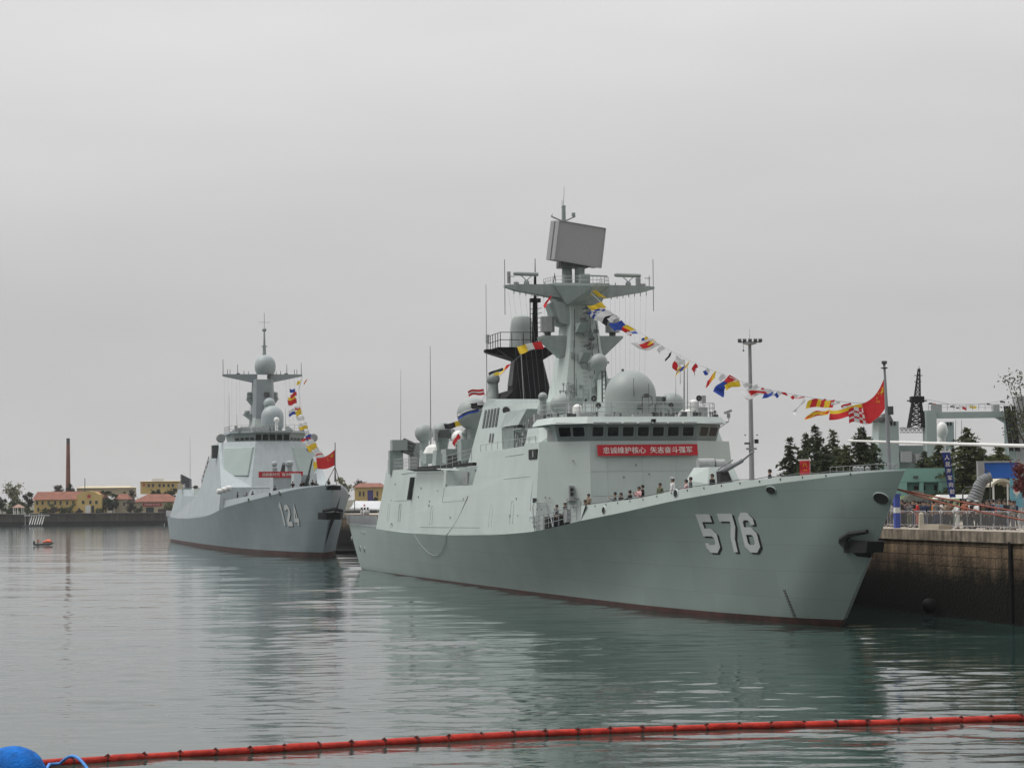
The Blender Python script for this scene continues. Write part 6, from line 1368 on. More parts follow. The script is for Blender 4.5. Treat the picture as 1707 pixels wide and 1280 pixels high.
def cedar(base, h, r, seed, label, m_='cedar', dens=1.0, group='cedars on the pier behind the bow', skirt=.10, bare_top=.12):
    rg = random.Random(seed); root = thing('cedar_tree', base, label, 'tree', rg.uniform(0, 6), group); mb = MB()
    lean = Vector((rg.uniform(-.04, .04), rg.uniform(-.04, .04), 0)) * h
    def ax(t): return lean * t * t + Vector((0, 0, h * t))
    mb.tube([ax(t) for t in (0, .3, .6, .85, 1.0)], [h * .022, h * .017, h * .010, h * .005, .015], 6); lb = MB(); cr = MB(); nb = int(78 * dens)
    for i in range(nb):
        t = skirt + (1 - skirt) * ((i + rg.random()) / nb) ** .9; t = min(t, .985); az = i * 2.4 + rg.uniform(-.5, .5); L_ = r * 1.15 * (1 - t) ** .78 * rg.choice((.55, .8, .95, 1.1, 1.3)) * rg.uniform(.85, 1.1) + .18
        o = ax(t); d = Vector((math.cos(az), math.sin(az), 0)); up = rg.uniform(.05, .35); pts = [o + d * L_ * s + Vector((0, 0, L_ * (up * s - .42 * s * s))) for s in (0, .35, .7, 1.0)]
        lb.tube(pts, [.05 * (1 - t) + .012, .03, .018, .008], 3, False)
        m_n = max(3, int(L_ * 5.5)); sd_ = Vector((-d.y, d.x, 0))
        for k in range(m_n):
            s = .12 + .9 * k / m_n; p = o + d * L_ * s + Vector((0, 0, L_ * (up * s - .42 * s * s)))
            wd_ = L_ * .26 * math.sin(min(1, s * 1.1) * 2.6) + .12
            for q in range(4 if t < .88 else 2):
                c = p + sd_ * rg.uniform(-wd_, wd_) + Vector((0, 0, rg.uniform(-.10, .06))); e1 = Vector((rg.gauss(0, 1), rg.gauss(0, 1), rg.gauss(-.25, .45))).normalized() * rg.uniform(.14, .36); e2 = Vector((rg.gauss(0, 1), rg.gauss(0, 1), rg.gauss(0, .5))).normalized() * rg.uniform(.07, .16)
                cr.add([c - e1, c + e2, c + e1, c - e2], [(0, 1, 2, 3)])
    tk = mb.build('trunk', M['bark'], root); lb.build('branches', M['bark'], tk); cr.build('crown', M[m_], root); return root
def leafy(base, h, r, seed, label, m_='bushy', n=1400, trunk=True, group=None, name='tree', leaf=.35, low=.25, nclump=16, sparse=.0, cat='tree'):
    rg = random.Random(seed); root = thing(name, base, label, cat, 0, group); cr = MB(); tb = MB()
    cl = []
    for i in range(nclump):
        a = rg.uniform(0, 6.28); rr = r * math.sqrt(rg.random()) * .8; z = h * (low + (1 - low) * (.15 + .75 * rg.random())); cl.append((Vector((rr * math.cos(a), rr * math.sin(a), z - rr * rr / r * .25)), r * rg.uniform(.22, .42)))
    if trunk:
        tb.tube([(0, 0, 0), (.02 * h, 0, h * low), (0, .03 * h, h * .6)], [h * .03, h * .022, h * .01], 6)
        for c, q in cl: tb.tube([Vector((.02 * h, 0, h * low * .9)), Vector((0, 0, h * low)).lerp(c, .5) + Vector((0, 0, -.03 * h)), c], [h * .005, h * .003, .01], 4, False)
        tb.build('trunk', M['bark'], root)
    for k in range(n):
        c, q = rg.choice(cl); v_ = Vector((rg.gauss(0, .55), rg.gauss(0, .55), rg.gauss(0, .45))) * q; p = c + v_; e1 = Vector((rg.gauss(0, 1), rg.gauss(0, 1), rg.gauss(0, 1))).normalized() * leaf * rg.uniform(.5, 1.1); e2 = e1.cross(Vector((rg.random(), rg.random(), rg.random()))).normalized() * leaf * rg.uniform(.3, .6)
        if p.z < .05: p.z = .1 + rg.random() * .3
        cr.add([p - e1, p + e2, p + e1, p - e2], [(0, 1, 2, 3)])
    cr.build('crown' if cat == 'tree' else 'foliage', M[m_], root); return root
def GZ(px, Y, z=PQ):
    p = dep(px, 850, Y); p.z = z; return p
def topz(px, py, Y): return dep(px, py, Y).z
for i, (px, pt, Y, r, mm, lb, dn) in enumerate([(1318, 728, 200, 1.9, 'cedar', 'narrow dark cedar leftmost on the pier behind the bow', 1.0), (1347, 722, 212, 1.8, 'cedar', 'slim cedar with a bare tip between the leftmost and the tallest cedar', 1.0), (1364, 709, 205, 2.7, 'cedar', 'tall cedar with a star shaped top left of the bow staff', 1.2), (1393, 716, 214, 2.6, 'cedar2', 'yellow green cedar with a thin bare spire', 1.0),
                                   (1438, 711, 200, 3.4, 'cedar', 'broad dark cedar behind the bow staff of the nearest frigate', 1.5), (1415, 742, 196, 2.4, 'cedar2', 'low yellow green cedar left of the broad dark cedar', 1.0), (1614, 713, 196, 4.0, 'cedar2', 'large cedar behind the dark blue hanging banner', 1.5), (1570, 738, 206, 3.2, 'cedar2', 'cedar left of the dark blue hanging banner', 1.1), (1666, 741, 188, 3.4, 'cedar2', 'layered cedar above the blue backdrop board', 1.2), (1378, 745, 192, 2.6, 'cedar', 'low dark cedar right of the small red banner', 1.2), (1333, 752, 208, 2.4, 'cedar', 'low dark cedar filling the gap behind the small red banner', 1.2), (1402, 748, 208, 3.0, 'cedar', 'low dark cedar behind the yellow green cedars', 1.3), (1352, 762, 190, 2.3, 'cedar', 'lowest dark cedar just behind the small red banner', 1.1), (1452, 738, 214, 2.8, 'cedar', 'dark cedar behind the frigate bow staff foot', 1.2), (1640, 748, 204, 3.0, 'cedar', 'dark cedar behind the left post of the blue backdrop board', 1.2), (1548, 752, 212, 2.4, 'cedar', 'dark cedar above the roof of the teal building', 1.1)]):
    z = topz(px, pt, Y); cedar(GZ(px, Y), z - PQ, r, 10 + i, lb, mm, dn)
leafy(GZ(1302, 190), topz(1302, 788, 190) - PQ, 2.2, 31, 'low shrub at the left foot of the cedars', 'twig', 500, False, None, 'shrub', .16, .1, 10, cat='shrub')
leafy(GZ(1722, 150), topz(1716, 598, 150) - PQ, 1.9, 32, 'sparse leafy branches at the right edge above the crane', 'bushy', 1100, True, None, 'tree', .12, .45, 30)
leafy(GZ(1714, 140), topz(1706, 768, 140) - PQ, 1.05, 33, 'red leaved tree at the right edge above the emblem board', 'redleaf', 1500, True, None, 'tree', .13, .45, 16)

# ================================================================== PIER FURNITURE
# high lamp mast
Y = 228; b = GZ(1254, Y); hz = topz(1251, 563, Y) - PQ
t = thing('lamp_mast', b, 'tall grey floodlight mast standing behind the frigate gun', 'lamp mast'); mb = MB(); mb.tube([(0, 0, 0), (0, 0, hz * .5), (0, 0, hz - .6)], [.30, .24, .16], 12); mb.build('pole', M['pole'], t, smooth=40)
mb = MB(); mb.lathe((0, 0, hz - .75), [(.25, 0), (.7, .12), (.7, .25), (.2, .3)], 14); mb.bar((-1.15, 0, hz - .45), (1.15, 0, hz - .45), .12); hd = mb.build('lamp_frame', M['pole'], t)
for x in (-1.05, -.55, 0, .55, 1.05): mb = MB(); mb.box((x, -.25, hz - .28), (.36, .3, .30), M=Matrix.Rotation(.4, 3, 'X')); mb.build('floodlight', M['dgrey'], hd)
mb = MB(); mb.cyl((0, 0, hz - .3), (0, 0, hz + .9), .02, .01, 4); mb.build('lightning_rod', M['dgrey'], t)
mb = MB(); mb.cyl((-.65, 0, hz - 1.2), (-.65, 0, hz - .4), .02, .02, 4); mb.ball((-.65, 0, hz - 1.3), .1, 8); mb.build('hanging_lamp', M['dgrey'], t)
z0 = topz(1254, 748, Y) - PQ
mb = MB(); mb.box((0, -.05, z0), (1.05, .5, .18)); mb.build('camera_bracket', M['pole'], t); mb = MB(); mb.box((.52, -.1, z0 + .75), (.4, .3, .42)); mb.build('speaker', M['hole'], t); mb = MB(); mb.box((-.45, -.1, z0 + .55), (.5, .3, .2)); mb.build('camera', M['dgrey'], t)
mb = MB()
for x in (-.6, .6): mb.ball((x, 0, z0 + 1.4), .09, 6)
mb.each('sensor', M['dgrey'], t)
# red banner on pole behind bulwark, dark blue banner
def pole_banner(name, label, px0, px1, pt, pb, Y, m_, body, cat='banner', lean=0.0):
    base = GZ(px1, Y); root = thing(name, base, label, cat); zt, zb = topz(px0, pt, Y) - PQ, topz(px0, pb, Y) - PQ; w = (dep(px1, pt, Y) - dep(px0, pt, Y)).x; mb = MB(); mb.cyl((0, .05, 0), (0, .05, zt + .25), .05, .04, 8); mb.bar((-w - .1, 0, zt + .05), (.1, 0, zt + .05), .14); mb.build('banner_pole', M['white'], root)
    mb = MB(); n = 12
    def P(u, v): return Vector((-w * (1 - u) * (1 - .25 * v * (lean != 0)) + lean * v, -.06 - .05 * math.sin(v * 7 + u * 2), zt + (zb - zt) * v))
    for i in range(4):
        for j in range(n): mb.quad(P(i / 4, (j + 1) / n), P((i + 1) / 4, (j + 1) / n), P((i + 1) / 4, j / n), P(i / 4, j / n))
    mb.build('cloth', m_, root)
    for k, ch in enumerate(body):
        me = text_mesh(ch, .40 if len(body) > 3 else .42, .005); v0 = (k + .8) / (len(body) + .6)
        for v in me.vertices: c = P(.5, v0); v.co = (c.x + v.co.x * .9, c.y - .09, c.z + v.co.y * .9)
        me.materials.clear(); me.materials.append(M['bantext'] if m_ is M['navy'] else M['yellow']); me.name = 'lettering'; o = bpy.data.objects.new('lettering', me); C.objects.link(o); o.parent = root
    return root
M['navy'] = mat('dark_blue_cloth', (.018, .035, .17), .8, var=.1, vscale=1)
pole_banner('pole_banner', 'small red banner on a pole standing before the cedars', 1334, 1351, 768, 792, 175, M['banner'], '八一')
pole_banner('pole_banner', 'long dark blue banner with vertical white characters on the quay', 1571.5, 1585, 754, 829, 158, M['navy'], '人民海军向前', lean=.35)
# teal building and lawn
M['teal'] = mat('teal_render', (.22, .40, .36), .85, var=.06, vscale=.5); M['teal2'] = mat('teal_recess', (.13, .25, .23), .85, var=.06, vscale=.5); M['lawn'] = mat('lawn', (.085, .12, .04), .9, var=.25, vscale=1.2, bump=.5, bscale=30)
Y = 195; a = dep(1478, 820, Y); b_ = dep(1592, 820, Y); zt = topz(1520, 781, Y); t = thing('teal_building', Vector((a.x, Y, PQ)), 'pale teal two storey building between the bow and the cedars', 'building'); Wd = b_.x - a.x
def tx(px): return dep(px, 820, Y).x - a.x
def tz(py): return topz(1520, py, Y) - PQ
mb = MB(); mb.box((Wd / 2, 5, (zt - PQ) / 2), (Wd, 9, zt - PQ)); mb.build('wall', M['teal2'], t)
mb = MB(); mb.box((Wd / 2, .35, (tz(804) + tz(781)) / 2 + .03), (Wd + .1, .6, tz(781) - tz(804))); mb.box(((tx(1512)) / 2, .3, tz(804) / 2), (tx(1512), .7, tz(804))); mb.box(((tx(1533) + tx(1540)) / 2, .3, tz(804) / 2), (tx(1540) - tx(1533), .5, tz(804))); mb.box(((tx(1565) + Wd) / 2, .3, tz(804) / 2), (Wd - tx(1565), .5, tz(804))); mb.build('facade', M['teal'], t)
for p0, p1 in ((1525, 1532), (1540.5, 1544), (1559, 1563)): mb = MB(); mb.box(((tx(p0) + tx(p1)) / 2, .44, (tz(817) + tz(809)) / 2), (tx(p1) - tx(p0), .12, tz(809) - tz(817))); mb.build('window', M['glass'], t)
mb = MB(); mb.box(((tx(1527)), -.02, tz(795)), (.4, .1, .2)); mb.build('wall_lamp', M['dgrey'], t)
p0, p1 = GZ(1498, 176), GZ(1600, 176); q0, q1 = GZ(1498, 193.5, PQ + 2.1), GZ(1600, 193.5, PQ + 2.1); r0, r1 = GZ(1490, 210, PQ + 2.1), GZ(1620, 210, PQ + 2.1)
mb = MB(); mb.ring([[p0 + Vector((0, 0, .02)), p1 + Vector((0, 0, .02))], [p0.lerp(q0, .3) + Vector((0, 0, .75)), p1.lerp(q1, .3) + Vector((0, 0, .75))], [q0, q1]], False, False); tag(mb.build('lawn_bank', M['lawn']), kind='structure')
# dark tent, white awning, arched canopy, backdrop board, emblem board, ribbed duct
b = GZ(1528, 168); mb = MB(); mb.frus([(-1.5, -1.2, 0), (1.5, -1.2, 0), (1.5, 1.2, 0), (-1.5, 1.2, 0)], [(-1.5, -1.2, 1.2), (1.5, -1.2, 1.2), (1.5, 1.2, 1.2), (-1.5, 1.2, 1.2)], False); mb.frus([(-1.8, -1.5, 1.2), (1.8, -1.5, 1.2), (1.8, 1.5, 1.2), (-1.8, 1.5, 1.2)], [(-.2, -.1, 2.5), (.2, -.1, 2.5), (.2, .1, 2.5), (-.2, .1, 2.5)]); o = mb.build('small_tent', mat('olive_canvas', (.05, .055, .04), .9, var=.2, vscale=2)); o.location = b; tag(o, 'small dark peaked tent behind the crowd', 'tent')
b = GZ(1600, 162); t = thing('awning', b, 'flat white awning behind the crowd left of the ribbed duct', 'awning'); zz = topz(1600, 826, 162) - PQ; mb = MB(); mb.frus([(-1.8, -1, zz - .2), (1.6, -1, zz - .2), (1.6, 1, zz - .2), (-1.8, 1, zz - .2)], [(-1.5, -.8, zz + .08), (1.4, -.8, zz + .08), (1.4, .8, zz + .08), (-1.5, .8, zz + .08)]); mb.build('roof', M['white'], t)
for x, y in ((-1.6, -.9), (1.5, -.9), (-1.6, .9), (1.5, .9)): mb = MB(); mb.cyl((x, y, 0), (x, y, zz - .15), .04, .04, 6); mb.build('leg', M['white'], t)
Y = 156; b = GZ(1668, Y); t = thing('backdrop_board', b, 'bright blue backdrop board with grey frame behind the arched canopy', 'display board'); xl, xr = dep(1641, 780, Y).x - b.x, dep(1703, 780, Y).x - b.x; zt, zb = topz(1668, 771, Y) - PQ, topz(1668, 797, Y) - PQ
mb = MB(); mb.box(((xl + xr) / 2, .1, (zt + zb) / 2), (xr - xl, .12, zt - zb)); mb.build('panel', mat('bright_blue_panel', (.02, .13, .52), .5, var=.12, vscale=.7), t)
for x in (xl - .25, xr): mb = MB(); mb.box((x, .1, zt / 2), (.45, .5, zt)); mb.build('side_post', M['lgrey'], t)
mb = MB(); mb.box(((xl + xr) / 2, .1, zt + .06), (xr - xl + 1, .4, .12)); mb.build('top_rail', M['lgrey'], t)
Y = 151; b = GZ(1668, Y); t = thing('arched_canopy', b, 'cream arched canopy with dark interior beside the emblem board', 'canopy'); zt = topz(1668, 799, Y) - PQ; w = (dep(1686, 800, Y) - dep(1650, 800, Y)).x / 2; rings = []
for k in range(9): a_ = -1 + k / 4; rings.append([(w * a_, y, zt - .38 * a_ * a_ + dz) for y, dz in ((-.9, -.12), (-.9, .06), (2.4, .06), (2.4, -.12))])
mb = MB(); mb.ring(rings); mb.build('roof', M['cream'], t)
for x in (-w + .1, w * .45, w - .05): mb = MB(); mb.cyl((x, -.8, 0), (x, -.8, zt - .3), .06, .06, 8); mb.build('post', M['white'], t)
mb = MB(); mb.box((0, 2.3, zt * .45), (2 * w, .1, zt * .85)); mb.build('back_panel', mat('olive_dark_screen', (.03, .035, .02), .9, var=.4, vscale=2), t)
Y = 143; b = GZ(1695, Y); t = thing('emblem_board', b, 'pale blue upright board with a red and white emblem', 'display board'); w = (dep(1705, 800, Y) - dep(1683.5, 800, Y)).x; zt, zb = topz(1694, 797, Y) - PQ, topz(1694, 846, Y) - PQ; zb = max(.4, zb)
mb = MB(); mb.box((0, 0, (zt + zb) / 2), (w, .12, zt - zb)); mb.build('panel', mat('pale_blue_panel', (.16, .40, .50), .5, var=.08, vscale=1), t)
mb = MB(); mb.box((-w * .35, 0, zb / 2), (.08, .08, zb)); mb.box((w * .35, 0, zb / 2), (.08, .08, zb)); mb.each('leg', M['white'], t)
cz = zt - .75
for nm, pts, mt, d in (('emblem_shield', [(-.20, .05), (.20, .05), (.22, -.15), (0, -.40), (-.22, -.15)], 'white', .075), ('emblem_drop', [(0, .42), (.10, .25), (.17, .05), (.12, -.08), (0, -.12), (-.12, -.08), (-.17, .05), (-.10, .25)], 'banner', .085), ('emblem_wave', [(-.2, -.38), (0, -.5), (.2, -.38), (0, -.45)], 'white', .075)):
    mb = MB(); mb.poly([(x, -d, cz + z) for x, z in pts]); mb.build(nm, M[mt], t)
Y = 147; b = GZ(1628, Y)
def dl(px, py): p = dep(px, py, Y) - b; return p
t = thing('ribbed_duct', b, 'fat ribbed grey duct arching down to the quay beside the canopy', 'duct'); path = [dl(1652, 795), dl(1645, 797), dl(1638, 801), dl(1633, 809), dl(1629, 820), dl(1624, 832), dl(1618, 846)]; mb = MB(); P_ = []; R_ = []
for i in range(len(path) - 1):
    for k in range(5): P_.append(path[i].lerp(path[i + 1], k / 5)); R_.append((.33 + .035 * i) * (1.0 if len(P_) % 2 else .88))
mb.tube(P_, R_, 14); mb.build('corrugated_hose', mat('grey_ribbed_fabric', (.19, .20, .205), .8, var=.1, vscale=3), t)
mb = MB(); mb.tube([dl(1605, 838), dl(1605, 818), dl(1610, 812), dl(1640, 811)], .05, 6); mb.tube([dl(1650, 846), dl(1651, 790), dl(1642, 782)], .05, 6); mb.build('support_frame', M['dgrey'], t)
mb = MB(); mb.box(dl(1647, 792), (.35, .3, .2)); mb.build('lamp', M['dgrey'], t)
# white boom pole carried by a post off to the right
pA, pB = dep(1414, 734.5, 186), dep(1770, 746, 126); ft = S1.w(5.5, 12.0, PQ); pB.x, pB.y = ft.x, ft.y
t = thing('boom_pole', ft, 'long thin white boom pole stretching level in front of the cedars', 'pole'); mb = MB(); mb.tube([pB - ft, (pA - ft).lerp(pB - ft, .5), pA - ft], [.12, .10, .08], 8); mb.build('boom', M['white'], t); mb = MB(); mb.cyl((0, 0, 0), (0, 0, pB.z - PQ + .3), .2, .16, 10); mb.build('upright', M['white'], t)
# bow mooring ropes
M['rope'] = mat('red_brown_rope', (.26, .075, .05), .8, var=.3, vscale=6)
src = S1.w(*S1.u(1494, 815, 'y', .5))
for i, (py, r_, pyl, lb) in enumerate(((854, .05, 0, 'upper red mooring rope from the bow to the right edge'), (866, .045, .1, 'lower red mooring rope from the bow to the right edge'))):
    e_ = S1.w(*S1.u(1707, py, 'x', 13.0 + i * .5)); en = src + (e_ - src) * 1.06; pts = []
    for k in range(13): q = k / 12; p = src.lerp(en, q); p.z -= (.05 + pyl) * math.sin(math.pi * q); pts.append(p - src)
    mb = MB(); mb.tube(pts, r_, 6); o = mb.build('mooring_rope', M['rope']); o.location = src; tag(o, lb, 'rope', 'mooring ropes from the frigate bow')
b = S1.w(14.0, 10.2, PQ); mb = MB(); mb.lathe((0, 0, 0), [(.32, 0), (.22, .12), (.2, .35), (.34, .45), (.3, .56), (0, .58)], 14); o = mb.build('bollard', M['black']); o.location = b; tag(o, 'black iron bollard on the quay edge right of the photo', 'bollard')

# ================================================================== SUPPLY SHIP beyond the pier
Y = 330; b = dep(1600, 850, Y); b.z = 0
t = thing('supply_ship', b, 'grey supply ship beyond the trees with gantry, white dome and black lattice mast', 'warship')
def D(px, py, dy=0): return dep(px, py, Y + dy) - b
M['p3'] = mat('supply_ship_paint', (.30, .36, .35), .6, var=.06, vscale=.3)
mb = MB(); x0, x1 = D(1400, 800).x, D(1800, 800).x; mb.ring([[(x0 + 4, -6, -1), (x1, -6, -1), (x1, 10, -1), (x0 + 4, 10, -1)], [(x0, -8, 8.5), (x1 + 4, -8, 8.5), (x1 + 4, 12, 8.5), (x0, 12, 8.5)]]); mb.build('hull', M['p3'], t)
def blk(nm, pl, pr, ptp, pbt, d0, d1, m_='p3', par=None): A_, B_ = D(pl, pbt, d0), D(pr, ptp, d0); mb = MB(); mb.box(((A_.x + B_.x) / 2, (d0 + d1) / 2, (A_.z + B_.z) / 2), (B_.x - A_.x, d1 - d0, B_.z - A_.z)); return mb.build(nm, M[m_], par or t)
fu = blk('funnel', 1466, 1498, 702, 800, 0, 6); blk('funnel', 1577, 1590, 703, 760, 8, 13)
A_ = D(1464, 702); mb = MB(); mb.frus([A_ + Vector((-.9, -.3, 0)), A_ + Vector((2.2, -.3, 0)), A_ + Vector((2.2, 5, 0)), A_ + Vector((-.9, 5, 0))], [A_ + Vector((-1.0, 0, .5)), A_ + Vector((1.6, 0, 1.3)), A_ + Vector((1.6, 4, 1.3)), A_ + Vector((-1.0, 4, .5))]); mb.build('funnel_cap', M['dgrey'], fu)
mb = MB(); mb.ball(D(1470, 698), .6, 10); mb.build('funnel_top', M['dgrey'], fu)
for px in (1486, 1491.5): blk('vent', px - 1.7, px + 1.7, 702.5, 709, -.12, 0, 'hole', fu)
for px in (1580, 1585): blk('vent', px - 1.5, px + 1.5, 703.5, 709, 7.85, 8, 'hole', fu)
blk('superstructure', 1497, 1562, 742, 790, 2, 12, 'p3'); blk('deckhouse', 1503, 1520, 752, 770, -1, 2, 'lgrey'); blk('deckhouse', 1528, 1542, 756, 772, -1, 2, 'lgrey')
bt = D(1527, 712); tp = D(1530, 650); t2 = D(1532, 615)
mb = MB()
def lattice(mb, b0, w0, b1, w1, n, r):
    cs0 = [Vector(b0) + Vector((sx * w0, sy * w0, 0)) for sx, sy in ((-1, -1), (1, -1), (1, 1), (-1, 1))]; cs1 = [Vector(b1) + Vector((sx * w1, sy * w1, 0)) for sx, sy in ((-1, -1), (1, -1), (1, 1), (-1, 1))]
    for a, c in zip(cs0, cs1): mb.bar(a, c, r * 1.4)
    for k in range(n):
        u, v = k / n, (k + 1) / n
        for i in range(4):
            j = (i + 1) % 4; mb.bar(cs0[i].lerp(cs1[i], u), cs0[j].lerp(cs1[j], v), r); mb.bar(cs0[j].lerp(cs1[j], u), cs0[i].lerp(cs1[i], v), r); mb.bar(cs0[i].lerp(cs1[i], v), cs0[j].lerp(cs1[j], v), r)
lattice(mb, bt, 1.05, D(1528, 668), .55, 5, .13); lattice(mb, D(1529, 664), .42, t2, .14, 7, .07); mb.box(D(1528.5, 666), (1.9, 1.6, .9)); mb.bar(D(1512, 668), D(1545, 668), .18); mb.bar(D(1524, 626), D(1538, 626), .1); mb.bar(D(1524, 636), D(1536, 636), .1); mb.cyl(D(1532, 616), D(1532, 610), .05, .03, 4); mb.build('lattice_mast', M['black'], t)
mb = MB(); lattice(mb, D(1500, 716), .1, D(1545, 716), .1, 1, .06)
for k in range(7): p = D(1500 + k * 7, 713); q = D(1500 + (k + 1) * 7, 713); p2 = D(1500 + k * 7, 721); q2 = D(1507 + k * 7, 721); mb.bar(p, q, .14); mb.bar(p2, q2, .1); mb.bar(p, q2, .08); mb.bar(p2, q, .08)
mb.build('truss_bridge', M['lgrey'], t)
blk('gantry_post', 1546, 1561, 684, 800, -2, 1); blk('gantry_post', 1683, 1697, 684, 800, -2, 1); 
gb_ = blk('gantry_beam', 1561, 1684, 685.5, 696.5, -1.8, .8)
A_, B_, C_ = D(1660, 696.5), D(1676, 706), D(1683, 730); mb = MB(); mb.hull8([A_ + Vector((0, -1.5, 0)), D(1683.5, 696.5) + Vector((0, -1.5, 0)), D(1683.5, 730) + Vector((0, -1.5, 0)), B_ + Vector((0, -1.5, 0)), A_ + Vector((0, .5, 0)), D(1683.5, 696.5) + Vector((0, .5, 0)), D(1683.5, 730) + Vector((0, .5, 0)), B_ + Vector((0, .5, 0))]); mb.build('gantry_knee', M['p3'], t)
mb = MB(); mb.rail([D(1548, 684), D(1561, 684), D(1684, 684)], .9, .9, 2, .03, .035); mb.build('gantry_railing', M['lgrey'], t)
mb = MB(); mb.box(D(1561, 681), (1.4, 1.2, 1.2)); mb.box(D(1660, 681), (.9, 1, 1.1)); mb.each('winch', M['lgrey'], t)
mb = MB(); c = D(1570.5, 716, 4); mb.lathe(c - Vector((0, 0, 1.2)), [(.5, 0), (.8, .5), (.85, 1.1), (.7, 1.8), (.4, 2.2), (0, 2.35)], 20); mb.cyl(c - Vector((0, 0, 4)), c - Vector((0, 0, 1.1)), .5, .5, 10); mb.build('white_dome', M['white'], t, smooth=40)
for px0, px1 in ((1676, 1686), (1681, 1696), (1689, 1697)): mb = MB(); lattice(mb, D(px1, 752, -3), .22, D(px0, 677, -3), .18, 12, .07); mb.build('derrick', M['black'], t)
blk('crane_column', 1698, 1712, 660, 800, -3, 0, 'lgrey')
for px in (1593, 1603): mb = MB(); mb.cyl(D(px, 742), D(px, 700), .05, .03, 4); mb.build('whip_antenna', M['lgrey'], t)
fr = Frame(b, 0); 
tg = thing('signal_flag_line', b + D(1540, 672), 'faint signal flags strung above the supply ship gantry', 'bunting')
o0 = D(1540, 672); mb = MB(); mb.tube([D(1537, 664) - o0, D(1600, 677) - o0, D(1660, 670) - o0, D(1690, 662) - o0], .03, 4); mb.build('line', M['lgrey'], tg)
for i, (px, py, w, h, cc) in enumerate(((1532, 664, 5, 9, 'red'), (1548, 671, 8, 3, 'cblack'), (1556, 672, 5, 2, 'red'), (1584, 676, 8, 3, 'cblack'), (1594, 679, 5, 2, 'cblack'), (1604, 677, 8, 5, 'red'), (1616, 676, 12, 4, 'yellow'), (1645, 672, 6, 3, 'cblack'), (1667, 668, 9, 3, 'cblack'))):
    k = Y / FPX; flag(tg, D(px, py) - o0, (0, 0, -h * k), (w * k, .2, -h * k * .3), p_solid(cc), nu=4, nv=3, seed=i, name='flag')
# ================================================================== FAR SHORE
YS = 742
def F(px, py, dy=0): return dep(px, py, YS + dy)
ZQ = 4.0
M['farwall'] = mat('far_quay_stone', (.085, .078, .07), .9, var=.3, vscale=.25, streak=.3); M['algae'] = mat('tidal_algae', (.022, .022, .02), .9, var=.3, vscale=.3)
t = thing('far_quay_wall', Vector((-120, YS, 0)), 'long low dark quay wall across the water on the left', 'quay wall'); 
mb = MB(); mb.box((-100, 2, 2.75), (760, 4, 2.5)); mb.build('masonry', M['farwall'], t); mb = MB(); mb.box((-100, 1.9, .25), (760, 4.3, 2.5)); mb.build('tidal_band', M['algae'], t)
mb = MB(); mb.box((-100, 1.8, ZQ + .1), (760, 4.4, .2)); mb.build('coping', mat('pale_coping', (.2, .19, .18), .9, var=.2, vscale=.2), t)
M['land'] = mat('far_ground', (.09, .085, .06), .9, var=.3, vscale=.1)
mb = MB(); mb.ring([[(-600, YS + 3, ZQ), (260, YS + 3, ZQ)], [(-600, YS + 60, ZQ + .8), (260, YS + 60, ZQ + .8)], [(-600, YS + 260, ZQ + 2), (260, YS + 260, ZQ + 2)], [(-600, YS + 900, ZQ + 4), (260, YS + 900, ZQ + 4)]], False, False); tag(mb.build('far_ground', M['land']), kind='structure')
M['yel'] = mat('yellow_render', (.60, .44, .17), .85, var=.08, vscale=.2); M['cream2'] = mat('cream_render', (.46, .40, .28), .85, var=.08, vscale=.2); M['rtile'] = mat('red_roof_tiles', (.20, .078, .05), .85, var=.2, vscale=.5, streak=.1); M['win'] = mat('dark_window', (.04, .045, .05), .3)
def house(name, label, px0, px1, pyr, pye, pyb, dy, wall, roof, wins, dpt=10, hip=.0, cat='building', winsz=(3.2, 6), eave=.6):
    a, c = F(px0, pye, dy), F(px1, pye, dy); zb = F(px0, pyb, dy).z; zb = max(ZQ, zb) - .3; ze = a.z; zr = F(px0, pyr, dy).z; w = c.x - a.x; t = thing(name, Vector((a.x, YS + dy, zb)), label, cat); mb = MB(); mb.box((w / 2, dpt / 2, (ze - zb) / 2), (w, dpt, ze - zb)); mb.build('wall', M[wall], t)
    if roof:
        mb = MB(); e = eave; h = zr - ze; z0 = ze - zb
        mb.add([(-e, -e, z0), (w + e, -e, z0), (w + e, dpt + e, z0), (-e, dpt + e, z0), (hip, dpt / 2, z0 + h), (w - hip, dpt / 2, z0 + h)], [(0, 1, 5, 4), (1, 2, 5), (2, 3, 4, 5), (3, 0, 4), (3, 2, 1, 0)]); mb.build('roof', M[roof], t)
    for px, py in wins:
        p = F(px, py, dy); k = (YS + dy) / FPX; ww, hh = winsz[0] * k, winsz[1] * k; mb = MB(); mb.box((p.x - a.x, -.02, p.z - zb), (ww, .12, hh)); wv = mb.build('window', M['win'], t); mb = MB(); mb.box((p.x - a.x, -.1, p.z - zb - hh / 2 - .06), (ww + .2, .2, .12)); mb.build('sill', M['cream2'], wv)
    return t, a, zb
t, a, zb = house('yellow_building', 'long yellow waterfront building with dark red roof and a star gable', 57, 170, 819.5, 833, 854, 8, 'yel', 'rtile', [(62, 838), (71, 838), (81, 838), (92, 838), (101, 838), (112, 838), (122, 838), (64, 849), (76, 849), (90, 849), (104, 849), (118, 849)])
g0, g1 = F(128, 840, 6).x - a.x, F(169, 840, 6).x - a.x; ztp = F(148, 820, 6).z - zb; zsh = F(148, 824.5, 6).z - zb; mid = (g0 + g1) / 2
prf = [(g0, 0), (g1, 0), (g1, zsh), (mid + 3.4, zsh + .1), (mid + 2.2, ztp), (mid, ztp + .35), (mid - 2.2, ztp), (mid - 3.4, zsh + .1), (g0, zsh)]
